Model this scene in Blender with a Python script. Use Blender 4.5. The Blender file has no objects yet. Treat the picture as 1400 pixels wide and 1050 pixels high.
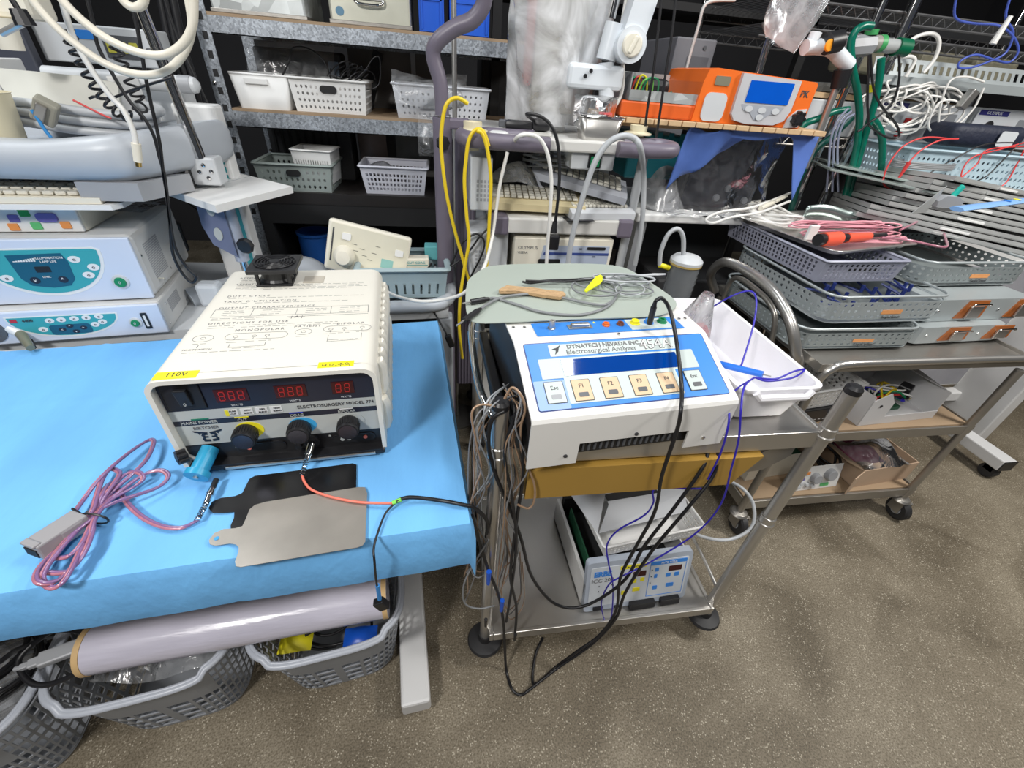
import bpy, bmesh, math, random
from mathutils import Vector, Matrix, noise
random.seed(7)
R=math.radians; PI=math.pi
scene=bpy.context.scene
COL=scene.collection
# ------------------------------------------------------------------ camera
CAMH=1.5; FPX=585.0
ROT=((0.98756,-0.02889,0.15454),(-0.14167,-0.58975,0.79506),(0.06817,-0.80707,-0.58651))  # rows: world x,y,z in camera x(right) y(down) z(forward)
cd=bpy.data.cameras.new('camera'); cam=bpy.data.objects.new('camera',cd); COL.objects.link(cam)
cd.sensor_width=36; cd.lens=FPX/1400*36; cd.clip_start=.02
cam.matrix_world=Matrix(((ROT[0][0],-ROT[0][1],-ROT[0][2],0),(ROT[1][0],-ROT[1][1],-ROT[1][2],0),(ROT[2][0],-ROT[2][1],-ROT[2][2],CAMH),(0,0,0,1)))
scene.camera=cam
# ------------------------------------------------------------------ light
w=bpy.data.worlds.new('world'); scene.world=w; w.use_nodes=True
bg=w.node_tree.nodes['Background']; bg.inputs[0].default_value=(.80,.88,1,1); bg.inputs[1].default_value=.05
def area(name,loc,target,sx,sy,power,color=(1,1,1)):
    l=bpy.data.lights.new(name,'AREA'); l.shape='RECTANGLE'; l.size=sx; l.size_y=sy; l.energy=power; l.color=color
    o=bpy.data.objects.new(name,l); COL.objects.link(o); o.location=loc
    o.rotation_euler=(Vector(target)-Vector(loc)).to_track_quat('-Z','Y').to_euler(); return o
area('lamp_over_table',(-1.15,-.55,2.5),(-.2,.8,.6),.3,.3,25,(1,.98,.95))
area('ceiling_panel_cart',(.80,.95,2.85),(.80,.95,0),.24,1.0,13,(.95,.98,1))
area('ceiling_panel_right',(2.6,.3,2.85),(2.4,.6,0),.35,.8,44,(1,.97,.92))
area('ceiling_panel_left',(-1.6,1.2,2.85),(-1.6,1.2,0),.35,1.2,16,(.93,.97,1))
area('front_fill',(.6,-.9,2.85),(.7,.2,0),.35,1.2,12,(1,.97,.93))  # fill light added on the camera side to brighten front faces, no known fixture
scene.view_settings.view_transform='Standard'; scene.view_settings.look='None'
scene.view_settings.gamma=1; scene.view_settings.use_curve_mapping=False
scene.view_settings.exposure=0.55
class Frame:
    def __init__(s,loc,yaw): s.M=Matrix.Translation(loc)@Matrix.Rotation(R(yaw),4,'Z'); s.I=s.M.inverted()
    def __call__(s,p): return s.I@Vector(p)
# ------------------------------------------------------------------ measuring helpers: photo pixel -> point on a level plane z, or an upright plane y / x
def ray(px,py):
    c=(px-700,py-525,FPX); return [sum(ROT[i][k]*c[k] for k in range(3)) for i in range(3)]
def P(px,py,z):
    v=ray(px,py); t=(z-CAMH)/v[2]; return Vector((t*v[0],t*v[1],z))
def PY(px,py,y):
    v=ray(px,py); t=y/v[1]; return Vector((t*v[0],y,CAMH+t*v[2]))
def Zs(z,*a): return [P(a[i],a[i+1],z) for i in range(0,len(a),2)]
def Ys(y,*a): return [PY(a[i],a[i+1],y) for i in range(0,len(a),2)]
def Ms(*a): # (px,py,z) triples
    return [P(*t) for t in a]
# ------------------------------------------------------------------ materials
MATS={}
def mat(name,col,rough=.5,metal=0,var=.08,scale=14,bump=0,bscale=60,alpha=None,spec=.5,emit=None,trans=0,coat=0,stretch=None):
    if name in MATS: return MATS[name]
    m=bpy.data.materials.new(name); m.use_nodes=True; nt=m.node_tree; N=nt.nodes; L=nt.links
    p=N['Principled BSDF']; p.inputs['Roughness'].default_value=rough; p.inputs['Metallic'].default_value=metal
    p.inputs['Specular IOR Level'].default_value=spec; p.inputs['Coat Weight'].default_value=coat
    tc=N.new('ShaderNodeTexCoord'); no=N.new('ShaderNodeTexNoise'); no.inputs['Scale'].default_value=scale; no.inputs['Detail'].default_value=4
    src=tc.outputs['Object']
    if stretch:
        mp=N.new('ShaderNodeMapping'); mp.inputs['Scale'].default_value=stretch; L.new(src,mp.inputs[0]); src=mp.outputs[0]
    L.new(src,no.inputs['Vector'])
    mx=N.new('ShaderNodeMix'); mx.data_type='RGBA'
    c=Vector(col[:3]); a=c*(1-var); b=Vector([min(1,x*(1+var)) for x in c])
    mx.inputs[6].default_value=(*a,1); mx.inputs[7].default_value=(*b,1)
    L.new(no.outputs[0],mx.inputs[0]); L.new(mx.outputs[2],p.inputs['Base Color'])
    if bump:
        n2=N.new('ShaderNodeTexNoise'); n2.inputs['Scale'].default_value=bscale; n2.inputs['Detail'].default_value=3; L.new(src,n2.inputs['Vector'])
        bp=N.new('ShaderNodeBump'); bp.inputs['Strength'].default_value=bump; bp.inputs['Distance'].default_value=.01
        L.new(n2.outputs[0],bp.inputs['Height']); L.new(bp.outputs[0],p.inputs['Normal'])
    if alpha is not None: p.inputs['Alpha'].default_value=alpha
    if trans: p.inputs['Transmission Weight'].default_value=trans
    if emit: p.inputs['Emission Color'].default_value=(*emit[:3],1); p.inputs['Emission Strength'].default_value=emit[3]
    MATS[name]=m; return m
def film(name,tint=(.9,.92,.95),base=.14,rough=.12,bump=.3,bscale=18):
    """thin clear plastic film: see-through with milky patches and glossy creases"""
    if name in MATS: return MATS[name]
    m=bpy.data.materials.new(name); m.use_nodes=True; nt=m.node_tree; N=nt.nodes; L=nt.links
    out=N['Material Output']; p=N['Principled BSDF']; p.inputs['Base Color'].default_value=(*tint,1); p.inputs['Roughness'].default_value=rough
    p.inputs['Specular IOR Level'].default_value=1.0
    tc=N.new('ShaderNodeTexCoord'); no=N.new('ShaderNodeTexNoise'); no.inputs['Scale'].default_value=bscale; no.inputs['Detail'].default_value=5; no.inputs['Distortion'].default_value=1.5
    L.new(tc.outputs['Object'],no.inputs['Vector'])
    bp=N.new('ShaderNodeBump'); bp.inputs['Strength'].default_value=bump; bp.inputs['Distance'].default_value=.02; L.new(no.outputs[0],bp.inputs['Height']); L.new(bp.outputs[0],p.inputs['Normal'])
    rp=N.new('ShaderNodeMapRange'); rp.inputs[1].default_value=.35; rp.inputs[2].default_value=.75; rp.inputs[3].default_value=base*.5; rp.inputs[4].default_value=min(1,base*2)
    L.new(no.outputs[0],rp.inputs[0])
    tr=N.new('ShaderNodeBsdfTransparent'); gl=N.new('ShaderNodeBsdfGlossy'); gl.inputs['Roughness'].default_value=rough; L.new(bp.outputs[0],gl.inputs['Normal'])
    fr=N.new('ShaderNodeFresnel'); fr.inputs[0].default_value=1.5; L.new(bp.outputs[0],fr.inputs['Normal'])
    m1=N.new('ShaderNodeMixShader'); L.new(rp.outputs[0],m1.inputs[0]); L.new(tr.outputs[0],m1.inputs[1]); L.new(p.outputs[0],m1.inputs[2])
    m2=N.new('ShaderNodeMixShader'); L.new(fr.outputs[0],m2.inputs[0]); L.new(m1.outputs[0],m2.inputs[1]); L.new(gl.outputs[0],m2.inputs[2])
    L.new(m2.outputs[0],out.inputs[0]); MATS[name]=m; return m
def floor_mat():
    m=bpy.data.materials.new('concrete'); m.use_nodes=True; nt=m.node_tree; N=nt.nodes; L=nt.links; p=N['Principled BSDF']
    tc=N.new('ShaderNodeTexCoord')
    def nz(s,d,dist=0):
        n=N.new('ShaderNodeTexNoise'); n.inputs['Scale'].default_value=s; n.inputs['Detail'].default_value=d; n.inputs['Distortion'].default_value=dist; L.new(tc.outputs['Object'],n.inputs['Vector']); return n
    def ramp(src,stops):
        r=N.new('ShaderNodeValToRGB'); e=r.color_ramp.elements
        while len(e)<len(stops): e.new(.5)
        for k,(pos,c) in enumerate(stops): e[k].position=pos; e[k].color=(*c,1)
        L.new(src,r.inputs[0]); return r
    big=ramp(nz(2.6,8,.9).outputs[0],[(.3,(.125,.10,.065)),(.5,(.215,.18,.128)),(.72,(.31,.268,.20))])
    fine=ramp(nz(210,3).outputs[0],[(.35,(.5,.48,.43)),(.6,(1,1,1))])
    vo=N.new('ShaderNodeTexVoronoi'); vo.inputs['Scale'].default_value=150; L.new(tc.outputs['Object'],vo.inputs['Vector'])
    sp=ramp(vo.outputs['Distance'],[(.16,(1,1,1)),(.34,(0,0,0))])
    gate=ramp(nz(30,3).outputs[0],[(.44,(0,0,0)),(.56,(1,1,1))])
    mul=N.new('ShaderNodeMix'); mul.data_type='RGBA'; mul.blend_type='MULTIPLY'; mul.inputs[0].default_value=1; L.new(big.outputs[0],mul.inputs[6]); L.new(fine.outputs[0],mul.inputs[7])
    g2=N.new('ShaderNodeMath'); g2.operation='MULTIPLY'; L.new(sp.outputs[0],g2.inputs[0]); L.new(gate.outputs[0],g2.inputs[1])
    g3=N.new('ShaderNodeMath'); g3.operation='MULTIPLY'; L.new(g2.outputs[0],g3.inputs[0]); g3.inputs[1].default_value=.6
    mx=N.new('ShaderNodeMix'); mx.data_type='RGBA'; L.new(g3.outputs[0],mx.inputs[0]); L.new(mul.outputs[2],mx.inputs[6]); mx.inputs[7].default_value=(.66,.60,.48,1)
    L.new(mx.outputs[2],p.inputs['Base Color']); p.inputs['Roughness'].default_value=.62
    bp=N.new('ShaderNodeBump'); bp.inputs['Strength'].default_value=.35; bp.inputs['Distance'].default_value=.004; L.new(nz(130,5).outputs[0],bp.inputs['Height']); L.new(bp.outputs[0],p.inputs['Normal'])
    return m
def galv_mat(name,col=(.42,.45,.48),rough=.42,scale=55,metal=.75):
    m=bpy.data.materials.new(name); m.use_nodes=True; nt=m.node_tree; N=nt.nodes; L=nt.links; p=N['Principled BSDF']
    tc=N.new('ShaderNodeTexCoord'); vo=N.new('ShaderNodeTexVoronoi'); vo.inputs['Scale'].default_value=scale; L.new(tc.outputs['Object'],vo.inputs['Vector'])
    no=N.new('ShaderNodeTexNoise'); no.inputs['Scale'].default_value=9; no.inputs['Detail'].default_value=6; L.new(tc.outputs['Object'],no.inputs['Vector'])
    ad=N.new('ShaderNodeMath'); ad.operation='MULTIPLY'; L.new(vo.outputs['Color'],ad.inputs[0]); L.new(no.outputs[0],ad.inputs[1])
    r=N.new('ShaderNodeMapRange'); r.inputs[1].default_value=.05; r.inputs[2].default_value=.45; L.new(ad.outputs[0],r.inputs[0])
    mx=N.new('ShaderNodeMix'); mx.data_type='RGBA'; mx.inputs[6].default_value=(*[c*.55 for c in col],1); mx.inputs[7].default_value=(*[min(1,c*1.35) for c in col],1)
    L.new(r.outputs[0],mx.inputs[0]); L.new(mx.outputs[2],p.inputs['Base Color']); p.inputs['Metallic'].default_value=metal; p.inputs['Roughness'].default_value=rough
    return m
CONC=floor_mat(); GALV=galv_mat('galvanised',(.36,.39,.43),.4,170,.5); ZINC=galv_mat('zinc_sheet',(.55,.58,.58),.38,18,.45)
WHITE=mat('white_plastic',(.78,.78,.77),.38,var=.03)
BRIGHT=mat('bright_white',(.84,.83,.86),.35,var=.02)
CREAM=mat('cream_plastic',(.78,.74,.63),.42,var=.04)
IVORY=mat('ivory_paint',(.80,.77,.69),.42,var=.02,bump=.02,bscale=200)
BEIGE=mat('beige_plastic',(.70,.64,.46),.45,var=.06)
LGREY=mat('light_grey_plastic',(.58,.60,.62),.4,var=.05)
MGREY=mat('mid_grey_plastic',(.34,.35,.37),.42,var=.07)
BGREY=mat('blue_grey_plastic',(.40,.44,.53),.4,var=.06)
DGREY=mat('dark_grey_plastic',(.10,.105,.115),.42,var=.1)
BLACK=mat('black_plastic',(.014,.014,.016),.38,var=.2)
BLACKM=mat('black_matt',(.012,.012,.013),.7,var=.2)
RUB=mat('black_rubber',(.022,.022,.024),.55,var=.2)
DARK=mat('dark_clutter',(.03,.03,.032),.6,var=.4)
STEEL=mat('stainless',(.56,.545,.52),.3,.85,var=.14,scale=5,bump=.03,bscale=30)
STEELD=mat('stainless_worn',(.40,.38,.35),.36,.8,var=.25,scale=7,bump=.05)
CHROME=mat('chrome',(.72,.71,.70),.08,1,var=.03)
ALU=mat('anodised_aluminium',(.42,.46,.47),.38,.35,var=.08,scale=6)
ALUD=mat('anodised_dark',(.30,.335,.34),.4,.35,var=.1,scale=6)
PURP=mat('purple_grey_paint',(.155,.135,.175),.4,var=.08,bump=.03,bscale=120)
TEAL=mat('teal_print',(.045,.36,.40),.4,var=.04)
TEALD=mat('teal_dark_print',(.01,.10,.17),.35,var=.06)
GREEN=mat('green_switch',(.01,.24,.09),.3,var=.05)
BLUE=mat('blue_plastic',(.01,.10,.60),.35,var=.05)
BLUEP=mat('blue_print',(.04,.24,.72),.4,var=.03)
BLUEC=mat('blue_cable',(.03,.02,.42),.35,var=.1)
YEL=mat('yellow_cable',(.80,.58,.02),.4,var=.08)
YELB=mat('yellow_print',(.86,.76,.02),.5,var=.04)
ORANGE=mat('orange_plastic',(.83,.16,.02),.36,var=.04)
REDW=mat('red_wire',(.62,.05,.05),.4,var=.1)
CORAL=mat('coral_wire',(.85,.20,.14),.4,var=.06)
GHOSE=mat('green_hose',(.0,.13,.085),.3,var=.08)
WCAB=mat('white_cable',(.78,.77,.74),.42,var=.04)
ICAB=mat('ivory_cable',(.74,.70,.60),.4,var=.04)
GCAB=mat('grey_cable',(.23,.24,.25),.42,var=.06)
GHO=mat('grey_hose_plastic',(.46,.48,.50),.4,var=.05)
BCAB=mat('black_cable',(.012,.012,.014),.4,var=.2)
PINKC=mat('pink_twin_cable',(.44,.17,.23),.2,var=.3,scale=90,coat=.5)
PINKL=mat('pink_wire',(.72,.32,.38),.35,var=.12)
TANW=mat('clear_copper_wire',(.36,.235,.15),.3,metal=.15,var=.3,scale=40,coat=.6)
WOOD=mat('pale_wood',(.60,.42,.24),.6,var=.22,scale=6,stretch=(1,14,1))
MDF=mat('brown_board',(.34,.24,.15),.7,var=.08)
OCHRE=mat('ochre_paint',(.40,.235,.045),.42,var=.07,scale=5)
CARD=mat('cardboard',(.50,.36,.25),.8,var=.08)
SHEET=mat('blue_nonwoven_sheet',(.165,.465,.88),.75,var=.2,scale=4.5,bump=.25,bscale=26,stretch=(1.6,.6,1))
CLOTH=mat('blue_cloth',(.10,.20,.60),.8,var=.08,bump=.2,bscale=30)
SAGE=mat('sage_plate',(.40,.45,.40),.42,var=.03)
LED=mat('red_display',(.05,.004,.004),.25,var=.1)
LEDR=mat('red_segments',(.20,.012,.012),.4,emit=(1,.04,.03,.12))
LCD=mat('blue_lcd',(.0,.035,.22),.06,var=.1,emit=(0,.1,.5,.10),coat=1)
LCD2=mat('blue_lcd_matt',(.0,.07,.42),.25,var=.12,emit=(0,.1,.6,.15))
INK=mat('dark_ink',(.05,.05,.055),.6,var=.1)
INKG=mat('grey_ink',(.16,.16,.165),.6,var=.1)
NAVY=mat('navy_panel',(.016,.018,.034),.32,var=.1)
PANEL=mat('pale_grey_panel',(.50,.52,.50),.42,var=.03)
PEACH=mat('peach_print',(.72,.52,.33),.5,var=.02)
MINT=mat('mint_grey_print',(.55,.62,.60),.45,var=.02)
BRASS=mat('brass',(.6,.42,.15),.3,1,var=.1)
FILMC=film('clear_film'); FILMM=film('milky_film',(.80,.81,.83),.42,.16,1.0,9); FILMR=mat('wrap_roll_film',(.58,.56,.66),.25,var=.16,scale=7,coat=.6,bump=.12,bscale=14,stretch=(1,7,7))
BOXM=mat('translucent_bin',(.74,.74,.80),.35,var=.02)
# ------------------------------------------------------------------ geometry helpers
def axes(p0,p1):
    d=(Vector(p1)-Vector(p0)); d.normalize(); u=d.orthogonal().normalized(); return d,u,d.cross(u)
def spline(pts,n=6,closed=False):
    pts=[Vector(p) for p in pts]; k=len(pts)
    if k<3: return pts
    out=[]
    rng=range(k) if closed else range(k-1)
    for i in rng:
        if closed: a,b,c,d=pts[(i-1)%k],pts[i],pts[(i+1)%k],pts[(i+2)%k]
        else: a,b,c,d=pts[max(i-1,0)],pts[i],pts[i+1],pts[min(i+2,k-1)]
        for j in range(n):
            t=j/n; out.append(.5*((2*b)+(c-a)*t+(2*a-5*b+4*c-d)*t*t+(3*b-a-3*c+d)*t**3))
    if not closed: out.append(pts[-1])
    return out
class B:
    def __init__(s): s.bm=bmesh.new()
    def box(s,c,sz,bev=0,rot=None,seg=2):
        r=bmesh.ops.create_cube(s.bm,size=1); vs=r['verts']
        for v in vs: v.co=Vector((v.co.x*sz[0],v.co.y*sz[1],v.co.z*sz[2]))
        if bev:
            es=list({e for v in vs for e in v.link_edges}); rb=bmesh.ops.bevel(s.bm,geom=es,offset=bev,segments=seg,affect='EDGES',profile=.5); vs=list({v for f in rb['faces'] for v in f.verts}|{v for v in vs if v.is_valid})
        M=Matrix.Translation(c)
        if rot is not None: M=M@(rot if isinstance(rot,Matrix) else Matrix.Rotation(rot,4,'Z'))
        bmesh.ops.transform(s.bm,matrix=M,verts=vs); return s
    def bb(s,x0,x1,y0,y1,z0,z1,bev=0,seg=2): return s.box(((x0+x1)/2,(y0+y1)/2,(z0+z1)/2),(abs(x1-x0),abs(y1-y0),abs(z1-z0)),bev,seg=seg)
    def cyl(s,p0,p1,r,seg=16,r2=None,caps=True):
        p0=Vector(p0);p1=Vector(p1); r2=r if r2 is None else r2; d,u,v=axes(p0,p1); rings=[]
        for p,rr in ((p0,r),(p1,r2)): rings.append([s.bm.verts.new(p+u*rr*math.cos(2*PI*k/seg)+v*rr*math.sin(2*PI*k/seg)) for k in range(seg)])
        for k in range(seg): s.bm.faces.new((rings[0][k],rings[0][(k+1)%seg],rings[1][(k+1)%seg],rings[1][k]))
        if caps: s.bm.faces.new(rings[0][::-1]); s.bm.faces.new(rings[1])
        return s
    def tube(s,pts,r,seg=7,closed=False,flat=1.0,rf=None):
        pts=[Vector(p) for p in pts]; n=len(pts); rings=[]; pu=None
        for i,p in enumerate(pts):
            if closed: d=pts[(i+1)%n]-pts[(i-1)%n]
            else: d=pts[min(i+1,n-1)]-pts[max(i-1,0)]
            if d.length<1e-9: d=Vector((0,0,1))
            d.normalize()
            if pu is None: u=d.cross(Vector((0,0,1))); u=u if u.length>.05 else d.orthogonal(); u.normalize()
            else: u=(pu-d*pu.dot(d)); u=u.normalized() if u.length>1e-6 else d.orthogonal().normalized()
            pu=u; v=d.cross(u); rr=rf(i/(n-1)) if rf else r
            rings.append([s.bm.verts.new(p+u*rr*math.cos(2*PI*k/seg)+v*rr*flat*math.sin(2*PI*k/seg)) for k in range(seg)])
        for i in range(n if closed else n-1):
            a=rings[i]; b=rings[(i+1)%n]
            for k in range(seg): s.bm.faces.new((a[k],a[(k+1)%seg],b[(k+1)%seg],b[k]))
        if not closed: s.bm.faces.new(rings[0][::-1]); s.bm.faces.new(rings[-1])
        return s
    def lathe(s,prof,c=(0,0,0),seg=24,axis='Z',M=None):
        rings=[]; M=M or Matrix.Translation(c)@({'Z':Matrix(),'Y':Matrix.Rotation(R(90),4,'X'),'X':Matrix.Rotation(R(90),4,'Y')}[axis])
        for r,z in prof: rings.append([s.bm.verts.new(M@Vector((max(r,1e-5)*math.cos(2*PI*k/seg),max(r,1e-5)*math.sin(2*PI*k/seg),z))) for k in range(seg)])
        for a,b in zip(rings,rings[1:]):
            for k in range(seg): s.bm.faces.new((a[k],a[(k+1)%seg],b[(k+1)%seg],b[k]))
        s.bm.faces.new(rings[0][::-1]); s.bm.faces.new(rings[-1]); return s
    def prism(s,poly,lo,hi,f=None):
        """poly 2-D outline; f(u,v,w)->3-D, w runs lo..hi"""
        f=f or (lambda u,v,w:(u,v,w)); a=[s.bm.verts.new(f(u,v,lo)) for u,v in poly]; b=[s.bm.verts.new(f(u,v,hi)) for u,v in poly]; n=len(poly)
        s.bm.faces.new(a[::-1]); s.bm.faces.new(b)
        for k in range(n): s.bm.faces.new((a[k],a[(k+1)%n],b[(k+1)%n],b[k]))
        return s
    def quad(s,*p): s.bm.faces.new([s.bm.verts.new(q) for q in p]); return s
    def grid(s,nu,nv,f):
        vs=[[s.bm.verts.new(f(i/nu,j/nv)) for j in range(nv+1)] for i in range(nu+1)]
        for i in range(nu):
            for j in range(nv): s.bm.faces.new((vs[i][j],vs[i+1][j],vs[i+1][j+1],vs[i][j+1]))
        return s
    def perf(s,f,nu,nv,hu,hv=None,rnd=True,skip=None,mu=0,mv0=0,mv1=0):
        """sheet f(u,v) pierced by nu x nv holes; hu,hv hole size as share of a cell; margins left solid"""
        hv=hv or hu; u0,u1=mu,1-mu; v0,v1=mv0,1-mv1
        def q(ua,va,ub,vb): s.quad(f(ua,va),f(ub,va),f(ub,vb),f(ua,vb))
        if mv0: q(0,0,1,v0)
        if mv1: q(0,v1,1,1)
        if mu: q(0,v0,u0,v1); q(u1,v0,1,v1)
        du=(u1-u0)/nu; dv=(v1-v0)/nv
        for i in range(nu):
            for j in range(nv):
                a=u0+i*du; b=v0+j*dv; cu=a+du/2; cv=b+dv/2
                if skip and skip(i,j): q(a,b,a+du,b+dv); continue
                if rnd:
                    o=[(a,b),(cu,b),(a+du,b),(a+du,cv),(a+du,b+dv),(cu,b+dv),(a,b+dv),(a,cv)]
                    h=[(cu+du*hu/2*math.cos(R(225+45*k)),cv+dv*hv/2*math.sin(R(225+45*k))) for k in range(8)]
                else:
                    o=[(a,b),(a+du,b),(a+du,b+dv),(a,b+dv)]; h=[(cu-du*hu/2,cv-dv*hv/2),(cu+du*hu/2,cv-dv*hv/2),(cu+du*hu/2,cv+dv*hv/2),(cu-du*hu/2,cv+dv*hv/2)]
                ov=[s.bm.verts.new(f(*t)) for t in o]; hvv=[s.bm.verts.new(f(*t)) for t in h]; n=len(o)
                for k in range(n): s.bm.faces.new((ov[k],ov[(k+1)%n],hvv[(k+1)%n],hvv[k]))
        return s
    def obj(s,name,m,parent=None,smooth=False,solid=0,merge=0,auto=35):
        if merge: bmesh.ops.remove_doubles(s.bm,verts=s.bm.verts,dist=merge)
        bmesh.ops.recalc_face_normals(s.bm,faces=s.bm.faces)
        me=bpy.data.meshes.new(name); s.bm.to_mesh(me); s.bm.free(); me.materials.append(m)
        if smooth:
            me.shade_smooth(); 
            try: me.set_sharp_from_angle(angle=R(auto))
            except Exception: pass
        o=bpy.data.objects.new(name,me); COL.objects.link(o)
        if parent: o.parent=parent
        if solid: md=o.modifiers.new('thickness','SOLIDIFY'); md.thickness=solid; md.offset=0
        return o
def tag(o,label,cat,group=None,kind=None):
    if label: o['label']=label
    if cat: o['category']=cat
    if group: o['group']=group
    if kind: o['kind']=kind
    return o
def thing(name,label,cat,loc=(0,0,0),yaw=0,group=None,rot=None):
    o=bpy.data.objects.new(name,None); COL.objects.link(o); o.location=loc; o.rotation_euler=rot or (0,0,R(yaw)); o.empty_display_size=.05
    return tag(o,label,cat,group)
def struct(o): o['kind']='structure'; return o
def copytree(o,parent=None,label=None,loc=None):
    c=o.copy(); COL.objects.link(c)
    if parent: c.parent=parent
    if label: c['label']=label
    if loc is not None: c.location=loc
    for ch in o.children: copytree(ch,c)
    return c
def cable(name,label,pts,r,m,group=None,n=7,seg=7,flat=1.0,closed=False,cat='cable'):
    return tag(B().tube(spline(pts,n,closed),r,seg,closed,flat).obj(name,m,None,True,auto=80),label,cat,group)
def wire(name,parent,pts,r,m,n=6,seg=6,closed=False,flat=1.0):
    return B().tube(spline(pts,n,closed),r,seg,closed,flat).obj(name,m,parent,True,auto=80)
def lattice_rot(nx,ny,nz):  # columns -> rotation matrix
    return Matrix((nx,ny,nz)).transposed().to_4x4()
def text(parent,s,M,size,m,align='CENTER',name='lettering',ext=.0004,bold=0,space=1.0,outline=None):
    c=bpy.data.curves.new('t','FONT'); c.body=s; c.size=size; c.align_x=align; c.align_y='CENTER'; c.extrude=ext; c.resolution_u=2; c.space_character=space
    if bold: c.offset=bold
    o=bpy.data.objects.new('t',c); me=bpy.data.meshes.new_from_object(o); bpy.data.objects.remove(o)
    me.materials.clear(); me.materials.append(m)
    o=bpy.data.objects.new(name,me); COL.objects.link(o); o.parent=parent; o.matrix_local=M; return o
def face_y(x,y,z): # local frame on a face looking to -y, text upright
    return Matrix.Translation((x,y,z))@Matrix.Rotation(R(90),4,'X')
def flat_z(x,y,z,yaw=0): return Matrix.Translation((x,y,z))@Matrix.Rotation(R(yaw),4,'Z')
def rrect(x0,y0,x1,y1,r,n=5):
    out=[]
    for cx,cy,a in ((x1-r,y0+r,-90),(x1-r,y1-r,0),(x0+r,y1-r,90),(x0+r,y0+r,180)):
        for k in range(n+1): t=R(a+90*k/n); out.append((cx+r*math.cos(t),cy+r*math.sin(t)))
    return out
def ell(cx,cy,rx,ry,n=20): return [(cx+rx*math.cos(2*PI*k/n),cy+ry*math.sin(2*PI*k/n)) for k in range(n)]
def plate(poly,m,name,parent,M,th=.001):
    o=B().prism(poly,0,th).obj(name,m,parent); o.matrix_local=M; return o
def folds(seed,amp,sc,n=7):
    rg_=random.Random(seed); D=[(Vector((rg_.gauss(0,1),rg_.gauss(0,1),rg_.gauss(0,1))).normalized()*sc*rg_.uniform(.5,1.6),rg_.uniform(0,6.28),Vector((rg_.gauss(0,1),rg_.gauss(0,1),rg_.gauss(0,1))).normalized()*rg_.uniform(.4,1)) for _ in range(n)]
    def g(p):
        o=Vector((0,0,0))
        for d,ph,a in D: t=(p.dot(d)+ph+.6*noise.noise(Vector(p)*sc*.35))/3.14159; t=abs((t%2)-1); o+=a*(t-.5)*amp*2/n**.5
        return o
    return g
def crumple(amp,sc,seed):
    return folds(seed,amp,sc*1.6)
def crumple_old(amp,sc,seed):
    def g(p): q=Vector(p)*sc+Vector((seed*3.1,seed*1.7,seed*2.3)); return Vector((noise.noise(q),noise.noise(q+Vector((31,7,3))),noise.noise(q+Vector((5,17,43)))))*amp
    return g
# ================================================================== setting
fl=B().grid(2,2,lambda u,v:(-4+9*u,-1.6+6.2*v,0)).obj('floor',CONC); struct(fl)
WALL=mat('dim_wall',(.025,.025,.028),.8,var=.15,scale=3)
struct(B().bb(-4,5,4.5,4.6,0,3.1).obj('wall_back',WALL)); struct(B().bb(-4.1,-4,-1.6,4.6,0,3.1).obj('wall_left',WALL)); struct(B().bb(5,5.1,-1.6,4.6,0,3.1).obj('wall_right',WALL))
# ================================================================== left work table under the blue sheet
TZ=.78
t=thing('work_table','white steel work table under the blue sheet with long floor feet','table',(-.09,.8,0),5)
WSTEEL=mat('white_enamel',(.66,.66,.66),.4,var=.06,scale=8)
B().bb(-1.36,.08,-.26,.52,.735,.772,.006).obj('tabletop',WSTEEL,t)
for x in (-.045,-1.34):
    B().bb(x-.04,x+.04,-.345,.5,.02,.085,.008).obj('foot',WSTEEL,t)
    B().bb(x-.03,x+.03,.17,.25,.0855,.734,.006).obj('upright',WSTEEL,t)
B().bb(-1.308,-.077,.19,.23,.3,.36,.004).obj('crossbar',WSTEEL,t)
# sheet: flat over the top, hanging down at the front and a little at the right
fr=Vector((.041,.515));fl=Vector((-1.42,.395));br=Vector((-.02,1.357));bl=Vector((-1.5,1.15))
def sheet(u,v):
    # v<.14: front drape ; u>.97: right drape
    vv=max(0,(v-.14)/.86); uu=min(1,u/.975)
    p=(fl.lerp(fr,uu)).lerp(bl.lerp(br,uu),vv); z=TZ; q=Vector((p.x,p.y,z))
    if v<.14:
        k=(.14-v)/.14; q.z-=.122*k*(1-.12*(1-uu)) ; q.y-=.012*math.sin(k*2.2)+.004*noise.noise(Vector((u*14,v*3,1)))*k; q.z-=.002
    if u>.975:
        k=(u-.975)/.025; q.z-=.05*k; q.x+=.012*k
    w_=noise.noise(Vector((u*9,v*5,0)))*.0022+noise.noise(Vector((u*26+v*9,v*8,4)))*.0009
    if abs(((u*6.1+.35)%1)-.5)<.02: w_+=.0022
    if abs(((v*3.3+.2)%1)-.5)<.02: w_+=.0016
    q.z+=w_+.002; return q
tag(B().grid(120,70,sheet).obj('disposable_sheet',SHEET,None,True,auto=60),'sky blue non-woven sheet spread over the left table and hanging in front','sheet')
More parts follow.
